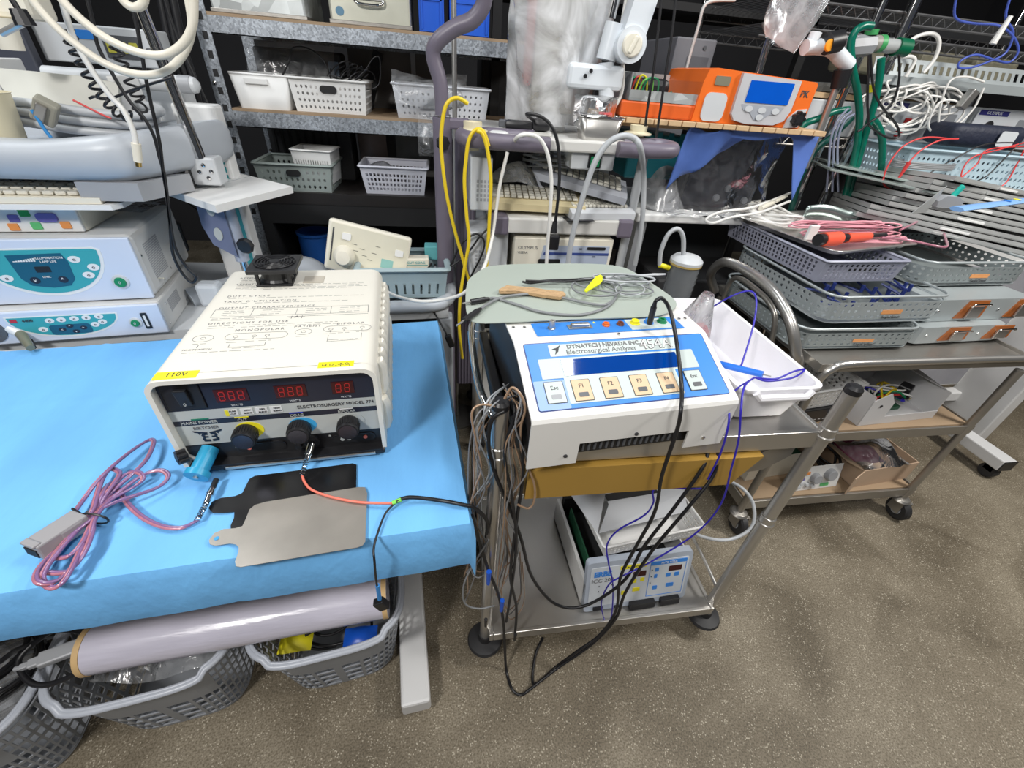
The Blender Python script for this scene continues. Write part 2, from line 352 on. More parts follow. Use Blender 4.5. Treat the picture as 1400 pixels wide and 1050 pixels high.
# ------------------------------------------------ electrosurgical generator
GL=(-.532,.691,.79); GY=4.4; gw,gd,gh=.40,.514,.226; GF=Frame(GL,GY)
g=thing('electrosurgical_generator','ivory electrosurgery unit with three black dials and printed lid on the blue sheet','generator',GL,GY)
def prof(x0,x1,z0,z1,r,n=5):
    out=[(x0,z0),(x1,z0)]
    for cx,a in ((x1-r,0),(x0+r,90)):
        for k in range(n+1): tt=R(a+90*k/n); out.append((cx+r*math.cos(tt),z1-r+r*math.sin(tt)))
    return out
yf=lambda u,v,w_:(u,w_,v)
b=B().prism(prof(0,gw,.012,gh,.028),.022,gd,yf)
o1=prof(0,gw,.012,gh,.028); o2=prof(.009,gw-.009,.0122,gh-.009,.021)
a0=[b.bm.verts.new((x,0,z)) for x,z in o1]; a1=[b.bm.verts.new((x,.023,z)) for x,z in o1]; c0=[b.bm.verts.new((x,0,z)) for x,z in o2]; c1=[b.bm.verts.new((x,.023,z)) for x,z in o2]
for k in range(len(o1)):
    j=(k+1)%len(o1); b.bm.faces.new((a0[k],a0[j],a1[j],a1[k])); b.bm.faces.new((c0[k],c0[j],c1[j],c1[k])); b.bm.faces.new((a0[k],a0[j],c0[j],c0[k]))
b.obj('cover',IVORY,g,True,auto=30)
B().bb(.004,gw-.004,-.006,gd-.01,0,.0118,.003).obj('base',BLACK,g)
B().bb(.0095,gw-.0095,-.006,.0174,.0119,.0138).obj('base_ledge',BLACK,g)
B().bb(.075,.375,-.009,-.0061,.001,.008,.001).obj('base_trim',STEEL,g)
fy=.0175
def band(z0,z1,m,name='panel_band',x0=.0095,x1=None,y=fy):
    x1=x1 or gw-.0095; return B().bb(x0,x1,y,.0218,z0,z1).obj(name,m,g)
B().prism(prof(.0095,gw-.0095,.143,gh-.0095,.02),fy,.0218,yf).obj('panel_band',NAVY,g)
band(.119,.1429,PANEL); band(.106,.1189,NAVY); band(.055,.1059,PANEL); band(.0125,.0549,BLACK)
fx=lambda u:.0095+u*(gw-.019)
# mains switch
sw=B().bb(fx(.015),fx(.185),fy-.003,fy-.0001,.148,.209,.002).obj('switch_plate',BLACK,g)
B().box((fx(.105),fy-.006,.179),(.022,.008,.04),.002,Matrix.Rotation(R(8),4,'X')).obj('rocker',BLACK,sw); text(sw,'0',face_y(fx(.108),fy-.0126,.167),.010,PANEL)
for u,d,nn in ((.31,.058,3),(.585,.058,3),(.84,.043,2)):
    ds=B().bb(fx(u)-d/2,fx(u)+d/2,fy-.0015,fy-.0001,.158,.188,.0008).obj('display',LED,g)
    for k in range(nn):
        x=fx(u)+(k-(nn-1)/2)*.0165; seg=B()
        for (dx,dz,sx,sz) in ((0,.010,.008,.0016),(0,0,.008,.0016),(0,-.010,.008,.0016),(-.0045,.005,.0016,.008),(.0045,.005,.0016,.008),(-.0045,-.005,.0016,.008),(.0045,-.005,.0016,.008)):
            seg.box((x+dx+dz*.08,fy-.002,.173+dz),(sx,.0008,sz))
        seg.obj('digit',LEDR,ds)
    text(g,'WATTS',face_y(fx(u)+.003,fy-.0006,.149),.006,LGREY)
text(g,'ELECTROSURGERY MODEL 774',face_y(fx(.985),fy-.0006,.131),.0108,INK,'RIGHT')
for k,(x,s1,s2) in enumerate(((.28,'PURE','CUT'),(.35,'LOW','BLEND'),(.42,'MED','BLEND'),(.49,'HIGH','BLEND'))):
    kb=B().bb(fx(x)-.0112,fx(x)+.0112,fy-.001,fy-.0001,.123,.139,.0005).obj('mode_key',WHITE,g)
    if k==0: B().bb(fx(x)-.0115,fx(x)-.005,fy-.0015,fy-.0011,.1235,.1385).obj('mode_lamp',YELB,kb)
    text(kb,s1,face_y(fx(x)+.002,fy-.0014,.1345),.005,INK); text(kb,s2,face_y(fx(x)+.002,fy-.0014,.1275),.005,INK)
text(g,'MAINS POWER',face_y(fx(.115),fy-.0006,.1125),.0095,PANEL)
B().bb(fx(.085),fx(.165),fy-.001,fy-.0001,.1195,.1225).obj('marker_strip',mat('green_strip',(.02,.2,.12),.5),g)
for u,nm,mc,m2 in ((.315,'CUT',YELB,YELB),(.58,'COAG',mat('ultramarine_strip',(.02,.04,.45),.5),mat('cyan_ring',(.05,.38,.72),.45)),(.835,'BIPOLAR',WHITE,PANEL)):
    text(g,nm,face_y(fx(u),fy-.0006,.1105),.009,PANEL)
    B().bb(fx(u)-.013,fx(u)+.013,fy-.001,fy-.0001,.1165,.1185).obj('marker_strip',mc,g)
    B().prism(ell(fx(u)+.006,.083,.027,.021),fy-.0012,fy-.0001,yf).obj('dial_ring',m2,g)
    kn=B().lathe([(.0215,0),(.0225,.004),(.0215,.027),(.0205,.03),(.001,.0301)],(fx(u),fy-.0015,.079),28,'Y'); kn=kn.obj('dial',BLACK,g,True)
    b=B()
    for k in range(28):
        a=2*PI*k/28; b.box((fx(u)+.0222*math.cos(a),fy-.016,.079+.0222*math.sin(a)),(.0018,.02,.0018))
    b.obj('knurling',BLACK,kn); B().cyl((fx(u),fy-.0318,.079),(fx(u),fy-.0324,.079),.018,24).obj('dial_face',mat('turned_dial',(.08,.08,.1),.25,.8),kn)
text(g,'BIRTCHER',face_y(fx(.135),fy-.0006,.098),.010,INKG)
lg=B()
for s_ in (-1,1):
    lg.prism([(fx(.135)+s_*x,z) for x,z in ((.002,.062),(.013,.063),(.0145,.07),(.012,.0745),(.0145,.079),(.012,.0835),(.003,.084),(.003,.08),(.009,.0795),(.009,.0765),(.003,.076),(.003,.073),(.0095,.0725),(.0095,.068),(.002,.067))][::s_],fy-.0012,fy-.0001,yf)
    lg.prism([(fx(.135)+s_*x,z) for x,z in ((.002,.086),(.026,.092),(.024,.088),(.018,.086),(.017,.081),(.0145,.085),(.002,.0845))][::s_],fy-.0012,fy-.0001,yf)
lg.obj('emblem',NAVY,g)
for u,wd,jc in ((.36,.25,(-.06,)),(.845,.24,(-.06,-.025,.065))):
    r_=B().prism(rrect(fx(u-wd/2),.0235,fx(u+wd/2),.047,.0115),fy-.003,fy-.0001,yf).obj('socket_bezel',BLACK,g)
    B().prism(rrect(fx(u-wd/2)+.003,.0265,fx(u+wd/2)-.003,.044,.0085),fy-.0036,fy-.0031,yf).obj('socket_well',BLACKM,r_)
    for dx in jc: B().lathe([(.0045,0),(.0045,.002),(.0025,.0022)],(fx(u+dx),fy-.0037,.037),12,'Y').obj('jack_ring',CORAL if dx in(-.06,.065) and not(u>.5 and dx<0) else PANEL,r_)
B().lathe([(.007,0),(.007,.012),(.004,.0125)],(fx(.55),fy-.0001,.031),14,'Y').obj('small_socket',BLACK,g)
sk=B().lathe([(.0165,0),(.0165,.007),(.012,.0085),(.0115,.012)],(fx(.62),fy-.0001,.038),20,'Y').obj('round_socket',BLACK,g,True)
for x,z in ((.425,.04),(.235,.036),(.72,.044)): text(g,'*',face_y(fx(x),fy-.0006,z),.012,PANEL)
# side louvres
for k in range(11):
    for row in range(2):
        y=.05+k*.04+(row*.02); z0=.035+row*.085
        B().tube([(gw+.001,y,z0),(gw+.006,y,z0+.015),(gw+.006,y,z0+.065),(gw+.001,y,z0+.08)],.013,8,flat=.8).obj('side_louvre',IVORY,g,True)
# lid print
lz=gh+.0003
def lp(px,py): q=GF(P(px,py,GL[2]+gh)); return q.x,q.y
pr=B(); rng=random.Random(3)
def textline(x0,x1,y,h=.0009,gap=.004):
    x=x0
    while x<x1-.004:
        l=min(rng.uniform(.006,.022),x1-x); pr.bb(x,x+l,y-h/2,y+h/2,lz-.0002,lz+.0001); x+=l+gap
def ln(x0,y0,x1,y1,w_=.0008):
    d=Vector((x1-x0,y1-y0,0)); pr.box(((x0+x1)/2,(y0+y1)/2,lz),(d.length,w_,.0003),0,math.atan2(d.y,d.x))
heads=[('ATTENTION',.465),('ATTENTION',.425),('DUTY CYCLE',.352),('TAUX D\'UTILISATION',.322),('OUTPUT CHARACTERISTICS',.288),('DIRECTIONS FOR USE',.213)]
for s_,y in heads: text(g,s_,flat_z(.045,y,lz),.0125 if s_!='ATTENTION' else .009,INKG,'LEFT',ext=.0001,space=1.35)
for y0,n,x1 in ((.458,3,.10),(.418,4,.36),(.341,1,.35),(.312,1,.33),(.2015,2,.34)):
    for k in range(n): textline(.05,.10,y0-.009*k); textline(.115,x1+rng.uniform(-.03,.01),y0-.009*k)
for y in (.281,.244): ln(.04,y,.375,y)
for x in (.04,.12,.215,.29,.375): ln(x,.281,x,.244,.0006)
for x in (.06,.14,.235,.31):
    for k in range(3): textline(x,x+.045,.272-.010*k)
textline(.045,.15,.236); textline(.045,.135,.229); ln(.2,.234,.375,.236)
text(g,'-|-A-|-',flat_z(.22,.232,lz),.014,INK,ext=.0001)
for s_,x,y,sz in (('MONOPOLAR',.155,.178,.013),('PATIENT',.25,.184,.0115),('BIPOLAR',.34,.190,.0125)): text(g,s_,flat_z(x,y,lz),sz,INKG,ext=.0001,space=1.3)
def ring(poly,w_=.0008):
    for k in range(len(poly)): ln(*poly[k],*poly[(k+1)%len(poly)],w_)
ring(ell(.055,.150,.019,.014,18)); ring(ell(.055,.150,.005,.0045,10))
ring(rrect(.095,.138,.215,.165,.0134,4)); ring(ell(.245,.16,.017,.013,18)); ring(ell(.245,.16,.005,.0045,10)); ring(rrect(.285,.155,.385,.180,.0124,4))
for x,y in ((.115,.151),(.15,.151),(.175,.152),(.30,.166),(.328,.167),(.366,.169)): ring(ell(x,y,.0045,.004,10)); ln(x,y-.006,x,y-.014)
for (x,y) in ((.055,.128),(.115,.128),(.15,.13),(.175,.13),(.245,.14),(.30,.146),(.328,.148),(.366,.15)): textline(x-.012,x+.012,y)
ln(.055,.124,.055,.112); ln(.112,.122,.112,.108); ln(.112,.108,.178,.110); ln(.178,.11,.178,.124); ln(.298,.14,.298,.112); ln(.298,.112,.366,.116); ln(.366,.116,.366,.144)
text(g,'FOOTSWITCH',flat_z(.058,.105,lz),.008,INKG,ext=.0001); textline(.12,.17,.104); textline(.30,.36,.119); textline(.035,.2,.094)
pr.obj('lid_print',INKG,g)
for k,(px,py,s_,wd) in enumerate(((240,514,'110V',.07),(460,496,'소프트베일',.066))):
    x,y=lp(px,py); st=B().bb(x-wd/2,x+wd/2,.006+(.006 if k else .0),.03+(.002 if k else 0),gh+.0001,gh+.0006).obj('yellow_sticker',YELB,g)
    text(st,'110V' if k==0 else 'ㅂㅇ-수의',flat_z(x,.019,gh+.0008),.017 if k==0 else .014,INK,ext=.0001)
# fan standing on the lid
fn=thing('cooling_fan','black square cooling fan with wire-thin grille on the ivory lid','fan',(-.478,1.095,1.0165),5)
fb=B().bb(.012,.098,.005,.095,0,.006,.002); fb.bb(.0,.115,-.005,.11,.036,.047,.002); fb.lathe([(.04,.006),(.036,.012),(.036,.03),(.043,.036)],(.055,.05,0),24)
for x in (.018,.092):
    for y in (.012,.088): fb.cyl((x,y,.006),(x,y,.036),.005,8)
fb.obj('housing',BLACK,fn)
gr=B()
for r_ in (.016,.024,.032,.040,.048): gr.tube([( .0575+r_*math.cos(2*PI*k/28),.0525+r_*math.sin(2*PI*k/28),.0488) for k in range(28)],.0018,5,True)
for k in range(4): a=R(45+90*k); gr.tube([(.0575+.012*math.cos(a),.0525+.012*math.sin(a),.0492),(.0575+.052*math.cos(a),.0525+.052*math.sin(a),.0492)],.002,5)
gr.lathe([(.013,.0472),(.013,.051),(.001,.0511)],(.0575,.0525,0),16); gr.obj('grille',BLACK,fn)
for x in (.018,.092): B().lathe([(.003,0),(.003,.001),(.001,.0012)],(x,.010,.0061),8).obj('screw',CHROME,fn)
tp=B().bb(0,.05,0,.045,0,.0006); tag(tp.obj('packing_tape',mat('tape',(.55,.50,.42),.3)),'brownish packing tape stuck beside the fan on the lid','tape').matrix_world=Matrix.Translation((-.362,1.13,1.0168))@Matrix.Rotation(R(4),4,'Z')
# cyan plug with black knob at the lower left of the panel
pc=P(268,620,.84); pe=P(266,652,.815)
pg=thing('cyan_plug','cyan cylindrical plug with a black star knob at the generator corner','plug',(0,0,0))
p0=Vector((-.482,.712,.832)); p1=Vector((-.490,.664,.816)); d=(p1-p0).normalized()
B().cyl(p0,p1,.0165,18).cyl(p1,p1+d*.012,.0225,26).obj('body',mat('cyan_plastic',(.03,.34,.58),.35),pg,True)
B().cyl(p1+d*.0121,p1+d*.0145,.005,12).obj('tip',STEEL,pg); 
kc=Vector((-.516,.690,.838)); kb=B().cyl(kc,kc+Vector((-.012,-.012,.003)),.010,12)
for k in range(6):
    a=2*PI*k/6; dd,u_,v_=axes((0,0,0),(-.012,-.012,.003)); c_=kc+u_*.0105*math.cos(a)+v_*.0105*math.sin(a); kb.cyl(c_,c_+Vector((-.011,-.011,.003)),.0052,8)
kb.obj('star_knob',BLACK,pg); B().cyl(kc,p0+d*.03,.004,8).obj('knob_stem',STEEL,pg)
# ------------------------------------------------ electrode plates
def tr(a,ox,oy,sc,z): return [tuple(P(ox+a[i]/sc,oy+a[i+1]/sc,z)[:2]) for i in range(0,len(a),2)]
def smoothpoly(pl,n=3): return [tuple(v[:2]) for v in spline([(x,y,0) for x,y in pl],n,True)]
blk=tr((565,612,590,598,1058,538,1076,545,1074,700,600,780,560,825,520,843,475,850,474,835,490,800,492,770,430,775,388,774,368,752,385,722,430,703,495,695,530,680,545,650),180,480,3.5,.786)
tag(B().prism(blk,.7855,.7868).obj('rubber_electrode_plate',mat('black_rubber_plate',(.01,.01,.011),.22,var=.2)),'black rubber patient plate lying partly under the bare metal plate','plate')
slv=tr((370,905,395,872,440,852,495,848,530,838,548,800,565,757,590,737,640,722,1088,651,1116,652,1127,680,1118,912,1105,930,1080,940,522,1034,500,1030,495,1008,510,965,513,942,500,926,470,921,402,932,375,925),180,480,3.5,.789)
so=tag(B().prism(slv,.7885,.7895).obj('metal_electrode_plate',mat('bare_dull_steel',(.40,.37,.33),.36,.55,var=.2,scale=16)),'bare grey metal patient plate with a tab, in front of the generator','plate')
hc=P(180+406/3.5,480+896/3.5,.79); B().lathe([(.004,0),(.004,.0003)],hc,12).obj('hole',mat('sheet_seen_through_hole',(.06,.36,.78),.8),so)
# ------------------------------------------------ pink twin lead
lead=thing('patient_lead','pink and violet twin lead coiled with a grey clip connector on the sheet','cable',P(110,720,.785))
LI=Vector(lead.location)
path=(945,530,870,565,780,560,690,520,620,460,575,400,530,350,490,400,455,490,430,560,380,680,320,800,270,850,220,840,205,790,260,700,350,600,420,540,480,480,560,440,650,410,760,370,805,320,770,290,690,310,590,380,500,450,440,520,340,600,270,680,260,710,330,700,390,640,430,560,450,510,490,430,560,330,570,300,530,285,490,330,460,420,430,500,300,640,200,740,170,800,195,830,280,815,370,720,430,600,455,520,520,440,640,370,685,330,660,300,600,310,510,400,440,500,330,620,220,760,240,780,330,770,400,690,440,590,450,520,520,410,620,320,700,240,735,160,715,145,640,190,540,270,460,350,400,430,357,490)
pts=[]
for k in range(0,len(path),2):
    z=.791+(.0 if k<14 else .006+.011*abs(math.sin(k*.37)))
    pts.append(P(path[k]/3.5,560+path[k+1]/3.5,z)-LI)
sp=spline(pts,5); b=B(); off=Vector((.0019,.0012,.0006)); b.tube([p-off for p in sp],.0029,6); b.obj('twin_core',PINKC,lead,True,auto=80)
B().tube([p+off for p in sp],.0029,6).obj('twin_core',mat('violet_core',(.24,.13,.28),.22,var=.2,coat=.5),lead,True,auto=80)
j0=P(1035/3.5,560+335/3.5,.80)-LI; j1=P(985/3.5,560+450/3.5,.796)-LI; j2=P(942/3.5,560+535/3.5,.793)-LI
B().cyl(j0,j0.lerp(j1,.45),.0055,12).obj('plug_collar',BLACK,lead,True); B().cyl(j0.lerp(j1,.4),j1,.0065,12,.005).cyl(j0.lerp(j1,.55),j0.lerp(j1,.65),.0075,12).obj('plug_barrel',CHROME,lead,True)
dd,u_,v_=axes(j1,j2); ln_=(j2-j1).length
B().tube([j1+dd*ln_*k/60+u_*.0046*math.cos(k*.95)+v_*.0046*math.sin(k*.95) for k in range(61)],.0012,5).obj('strain_spring',CHROME,lead,True)
tc_=P(448/3.5,560+522/3.5,.80)-LI; B().tube([tc_+Vector((.028*math.cos(a)*.9,.012*math.cos(a)*-.35,.014*math.sin(a))) for a in [2*PI*k/20 for k in range(20)]],.0018,6,True).cyl(tc_+Vector((-.026,.012,0)),tc_+Vector((-.042,.02,.008)),.0022,6).obj('wire_tie',BCAB,lead,True)
c0=P(80,730,.808)-LI; M=Matrix.Translation(c0)@Matrix.Rotation(R(66),4,'Z')@Matrix.Rotation(R(6),4,'Y')
b=B().box((0,0,0),(.075,.036,.030),.003); b.box((.012,0,.003),(.035,.038,.02),.003); b.box((-.034,0,.015),(.012,.03,.005),.002)
o=b.obj('clip_connector',mat('warm_grey_plastic',(.33,.32,.33),.4,var=.05),lead); o.matrix_local=M
o2_=B().bb(-.0392,-.0376,-.013,.013,-.010,.006).obj('connector_mouth',BLACKM,o)
B().cyl((.037,0,0),(.05,0,.001),.006,10).obj('strain_relief',BLACK,o)
# ------------------------------------------------ coral lead and black leads
rl=thing('return_lead','coral red lead plugged into the generator and joining a black lead','cable',P(420,650,.785)); RI=Vector(rl.location)
gx=Frame(GL,GY).M@Vector((fx(.62),fy-.012,.038)); gz=P(413,650,.795)
B().cyl(gx-RI,gx.lerp(gz,.35)-RI,.0085,14).cyl(gx.lerp(gz,.33)-RI,gx.lerp(gz,.5)-RI,.0065,12).obj('plug_barrel',CHROME,rl,True)
dd,u_,v_=axes(gx,gz); q0=gx.lerp(gz,.5); l2=(gz-q0).length
B().tube([q0+dd*l2*k/50+u_*.0048*math.cos(k*.95)+v_*.0048*math.sin(k*.95)-RI for k in range(51)],.0012,5).obj('strain_spring',CHROME,rl,True)
wire('red_core',rl,[p-RI for p in [gz]+Ms((417,660,.792),(427,670,.792),(455,680,.793),(495,687,.794),(540,688,.795))],.0028,CORAL)
B().cyl(P(536,688,.796)-RI,P(548,683,.797)-RI,.0045,10).obj('green_sleeve',mat('lime_sleeve',(.25,.75,.10),.5),rl)
bl_=Ms((541,686,.797),(560,680,.797),(600,684,.79),(632,690,.792))+[Vector((.055,.56,.77)),Vector((.085,.58,.69)),Vector((.085,.62,.55))]
wire('black_core',rl,[p-RI for p in bl_],.0042,BCAB)
wire('thin_core',rl,[p-RI for p in Ms((541,687,.796),(527,702,.79),(516,730,.789))+[P(511,750,.785),PY(512,768,.462),PY(514,792,.468),PY(517,808,.474)]],.0023,BCAB)
e0=PY(516,800,.472)-RI; e1=PY(519,819,.478)-RI; B().cyl(e0,e1,.0042,10).obj('blue_sleeve',mat('blue_sleeve',(.05,.3,.75),.5),rl)
e2=PY(524,832,.482)-RI; B().box((e1+e2)/2,(.022,.016,.03),.002,Matrix.Rotation(R(-25),4,'Y')).obj('black_connector',BLACK,rl)
# ------------------------------------------------ laundry baskets on the floor, wrap roll on top
BASK=mat('grey_basket_plastic',(.27,.285,.31),.38,var=.05); BRIM=mat('grey_basket_rim',(.44,.47,.53),.35,var=.04)
def superell(a,b_,e,n=48): 
    out=[]
    for k in range(n):
        t_=2*PI*k/n; c,s_=math.cos(t_),math.sin(t_); out.append((a*math.copysign(abs(c)**(2/e),c),b_*math.copysign(abs(s_)**(2/e),s_)))
    return out
def laundry(label,x,y,yaw,w_=.385,d_=.36,h=.315):
    t=thing('laundry_basket',label,'basket',(x,y,0),yaw,'grey laundry baskets under the table'); w_*=.98
    top=superell(w_/2,d_/2,4,64); bot=superell(w_/2*.78,d_/2*.78,4,64)
    def pt(u,v):
        k=u*64; i=int(k)%64; f_=k-int(k); a=Vector(top[i]).lerp(Vector(top[(i+1)%64]),f_); c=Vector(bot[i]).lerp(Vector(bot[(i+1)%64]),f_); q=c.lerp(a,v); return Vector((q.x,q.y,.005+v*(h-.005)))
    b=B().perf(pt,44,7,.72,.74,False,skip=lambda i,j:(30<=i<=36 and j>=4) or (9<=i<=13 and j>=4),mv0=.03,mv1=.1)
    b.bm.faces.new([b.bm.verts.new((x_,y_,.005)) for x_,y_ in bot]); b.obj('mesh_body',BASK,t,False,.0035,.0004)
    rim=[]
    for k in range(64):
        x_,y_=top[k]; fr_=abs(k-48)<6 or abs(k-16)<6; rim.append(Vector((x_*1.02,y_*(1.02 if not fr_ else 1.07),h-(.012 if fr_ else 0))))
    B().tube(rim,.0085,8,True,.9).obj('rim',BRIM,t,True,auto=80)
    B().tube([Vector((p.x*.975,p.y*.975,p.z+.004)) for p in rim],.005,6,True).obj('rim_lip',BRIM,t,True,auto=80)
    return t
L1=laundry('grey laundry basket at the left photo edge full of black cables',-1.13,.56,9)
L2=laundry('grey laundry basket holding the left end of the wrap roll',-.745,.655,8)
L3=laundry('grey laundry basket beside the white table foot holding the right end of the roll',-.335,.70,8)
rl0=Vector((-.815,.551,.379)); rl1=Vector((-.163,.607,.379)); rd=(rl1-rl0).normalized()
ro=thing('wrap_roll','thick roll of clear stretch wrap lying across the laundry baskets','roll',rl0)
B().cyl((0,0,0),rl1-rl0,.0515,40).obj('wound_film',FILMR,ro,True)
for e,s_ in ((Vector(),-1),(rl1-rl0,1)):
    B().lathe([(.053,0),(.053,.012),(.038,.0121),(.037,.006),(.001,.0061)],M=Matrix.Translation(e-rd*(0 if s_<0 else .0125))@rd.to_track_quat('Z','Y').to_matrix().to_4x4(),seg=32).obj('cardboard_core',mat('core_board',(.62,.42,.2),.7),ro,True)
# loose film and things lying in the baskets
def crumpled(name,label,cat,c,size,m,seed,amp=.03,n=22,sc=14):
    cr=crumple(amp,sc,seed); cr2=crumple(amp*.5,sc*2.6,seed+5)
    def f(u,v):
        p=Vector(((u-.5)*size[0],(v-.5)*size[1],size[2]*(1-(2*u-1)**2)*(1-(2*v-1)**2))); q=p+cr(p)+cr2(p); q.z=max(q.z,-size[2]); return q
    o=B().grid(n,n,f).obj(name,m,None,True,auto=25); o.location=c; return tag(o,label,cat)
crumpled('plastic_bag','crumpled clear plastic bag under the roll in the middle laundry basket','bag',(-.73,.66,.235),(.27,.24,.035),FILMC,1,.02)
crumpled('plastic_bag','crumpled clear plastic bag behind the roll in the right laundry basket','bag',(-.36,.79,.34),(.26,.14,.05),FILMC,2,.02)
crumpled('plastic_bag','glossy clear plastic bag stuffed in the leftmost laundry basket','bag',(-1.13,.55,.27),(.28,.24,.05),FILMC,3,.025)
for k in range(9):
    x=-.36+random.uniform(-.08,.08); y=.74+random.uniform(-.06,.06); z=.10+.02*k
    cable('loose_cable','black cable heaped inside the right laundry basket',[Vector((x+.09*math.cos(a+k)*(1+.2*math.sin(3*a)),y+.08*math.sin(a+k),z+.02*math.sin(2*a))) for a in [R(30*i) for i in range(11)]],.004,BCAB,'cables in the right basket')
for k in range(8):
    cable('loose_cable','black cable coiled in the leftmost laundry basket',[Vector((-1.1+(.10+.012*(k%3))*math.cos(a+k*.7),.57+.10*math.sin(a+k*.7),.22+.018*k+.015*math.sin(2*a+k))) for a in [R(28*i) for i in range(13)]],.0055,BCAB,'cables in the left basket')
cable('loose_cable','black cable arching over the grey plug beside the roll',Ms((0,905,.32),(20,890,.34),(45,880,.38),(75,862,.40))+Ms((118,865,.40),(125,880,.40),(110,915,.38),(70,935,.36),(40,932,.36),(25,905,.37),(45,880,.38)),.006,BCAB)
pk=thing('grey_plug','grey flat computer plug lying on cables left of the roll','plug',P(82,893,.40),20,rot=(R(8),R(0),R(20)))
B().box((0,0,0),(.07,.032,.018),.004).box((-.042,0,0),(.02,.02,.014),.003).obj('shell',MGREY,pk); B().box((-.058,0,0),(.014,.012,.012),.002).cyl((-.062,0,0),(-.075,.004,-.004),.005,8).obj('strain_relief',MGREY,pk)
for (px,py,z,m,nm,lb) in ((400,900,.16,YELB,'yellow_pouch','yellow plastic pouch inside the right laundry basket'),(490,900,.16,BLUE,'blue_pouch','blue plastic pouch inside the right laundry basket')):
    q=P(px,py,z); crumpled(nm,lb,'pouch',(q.x,q.y+.05,z),(.09,.07,.02),m,len(nm),.01,10)
# ================================================================== stainless cart in the middle
ct=thing('steel_cart','stainless two-tray cart carrying the white analyzer','cart',(.10,.605,0),0)
CX0,CX1,CY0,CY1=0,.738,0,.47
def post(x,y,h,rings):
    p=B().cyl((x,y,.10),(x,y,h),.0165,20); p=p.obj('post',STEEL,ct,True)
    B().lathe([(.0168,0),(.0168,.012),(.012,.018),(.001,.019)],(x,y,h),18).obj('post_cap',BLACK,p,True)
    for z in rings: B().lathe([(.0166,0),(.0215,.002),(.0215,.008),(.019,.010),(.019,.03),(.0166,.032)],(x,y,z-.03),20).obj('collar',STEEL,p,True)
    return p
post(0,0,1.0,(.905,)); post(CX1,-.006,1.01,(.915,.60)); post(0,CY1,.94,(.905,)); post(CX1,CY1,.94,(.905,))
# wheel assemblies
for x,y in ((0,0),(CX1,-.006),(0,CY1),(CX1,CY1)):
    B().lathe([(.018,.0),(.05,.002),(.054,.010),(.05,.018),(.022,.024),(.0205,.05)],(x,y,.058),28).obj('bumper_disc',RUB,ct,True)
    c=B().lathe([(.012,-.013),(.030,-.013),(.034,-.008),(.034,.008),(.030,.013),(.012,.013)],(x+.02,y+.02,.036),24,'Y').obj('wheel',RUB,ct,True)
    B().bb(x+.003,x+.037,y+.002,y+.006,.03,.0575).bb(x+.003,x+.037,y+.034,y+.038,.03,.0575).bb(x+.003,x+.037,y+.002,y+.038,.0545,.0578).cyl((x+.02,y+.003,.036),(x+.02,y+.037,.036),.005,10).obj('fork',STEELD,c)
def tray(z,x0,x1,y0,y1,name,lip=.035):
    b=B().bb(x0,x1,y0,y1,z-.004,z)
    for (a,b_,c,d) in ((x0,x1,y0-.012,y0),(x0,x1,y1,y1+.012),(x0-.012,x0,y0-.012,y1+.012),(x1,x1+.012,y0-.012,y1+.012)): b.bb(a,b_,c,d,z-lip,z+.006,.002)
    return b.obj(name,STEEL,ct)
tray(.90,.02,.72,-.0,.46,'top_tray',.042); tray(.155,.02,.72,-.02,.47,'bottom_tray',.03)
for x in (.001,.737): wire('side_rail',ct,[(x,-.0,.22),(x,.12,.235),(x,.35,.235),(x,.46,.22)],.006,STEEL)
wire('push_rail',ct,[(-.002,.02,.945),(-.03,.12,.965),(-.03,.36,.965),(-.002,.46,.945)],.0085,CHROME)
for z_,x_ in ((.84,.70),): B().prism([(.60,.79),(.665,.835),(.72,.835),(.72,.80),(.665,.755),(.62,.75)],.02,.05,lambda u,v,w_:(u,w_,v)).obj('corner_bracket',STEELD,ct)
dr=thing('underslung_drawer','ochre painted wooden drawer hung under the top tray of the cart','drawer',(.162,.582,.762))
B().prism([(0,0),(.485,0),(.535,.088),(0,.088)],0,.018,lambda u,v,w_:(u,w_,v)).obj('front',OCHRE,dr); B().bb(.006,.47,.0182,.40,.004,.085).obj('box',OCHRE,dr)
# ------------------------------------------------ analyzer
AL=(.148,.548,.909); AYAW=5; aw=.425
an=thing('electrosurgical_analyzer','white analyzer with sloping blue keypad panel and narrow blue screen on the cart','analyzer',AL,AYAW)
AB=mat('analyzer_white',(.76,.75,.72),.36,var=.02)
B().bb(.006,aw-.006,.012,.42,0,.098).bb(.006,aw-.006,.16,.42,.098,.165).prism([(.03,.09),(.16,.09),(.16,.164),(.15,.16)],.006,aw-.006,lambda u,v,w_:(w_,u,v)).obj('chassis',BLACK,an)
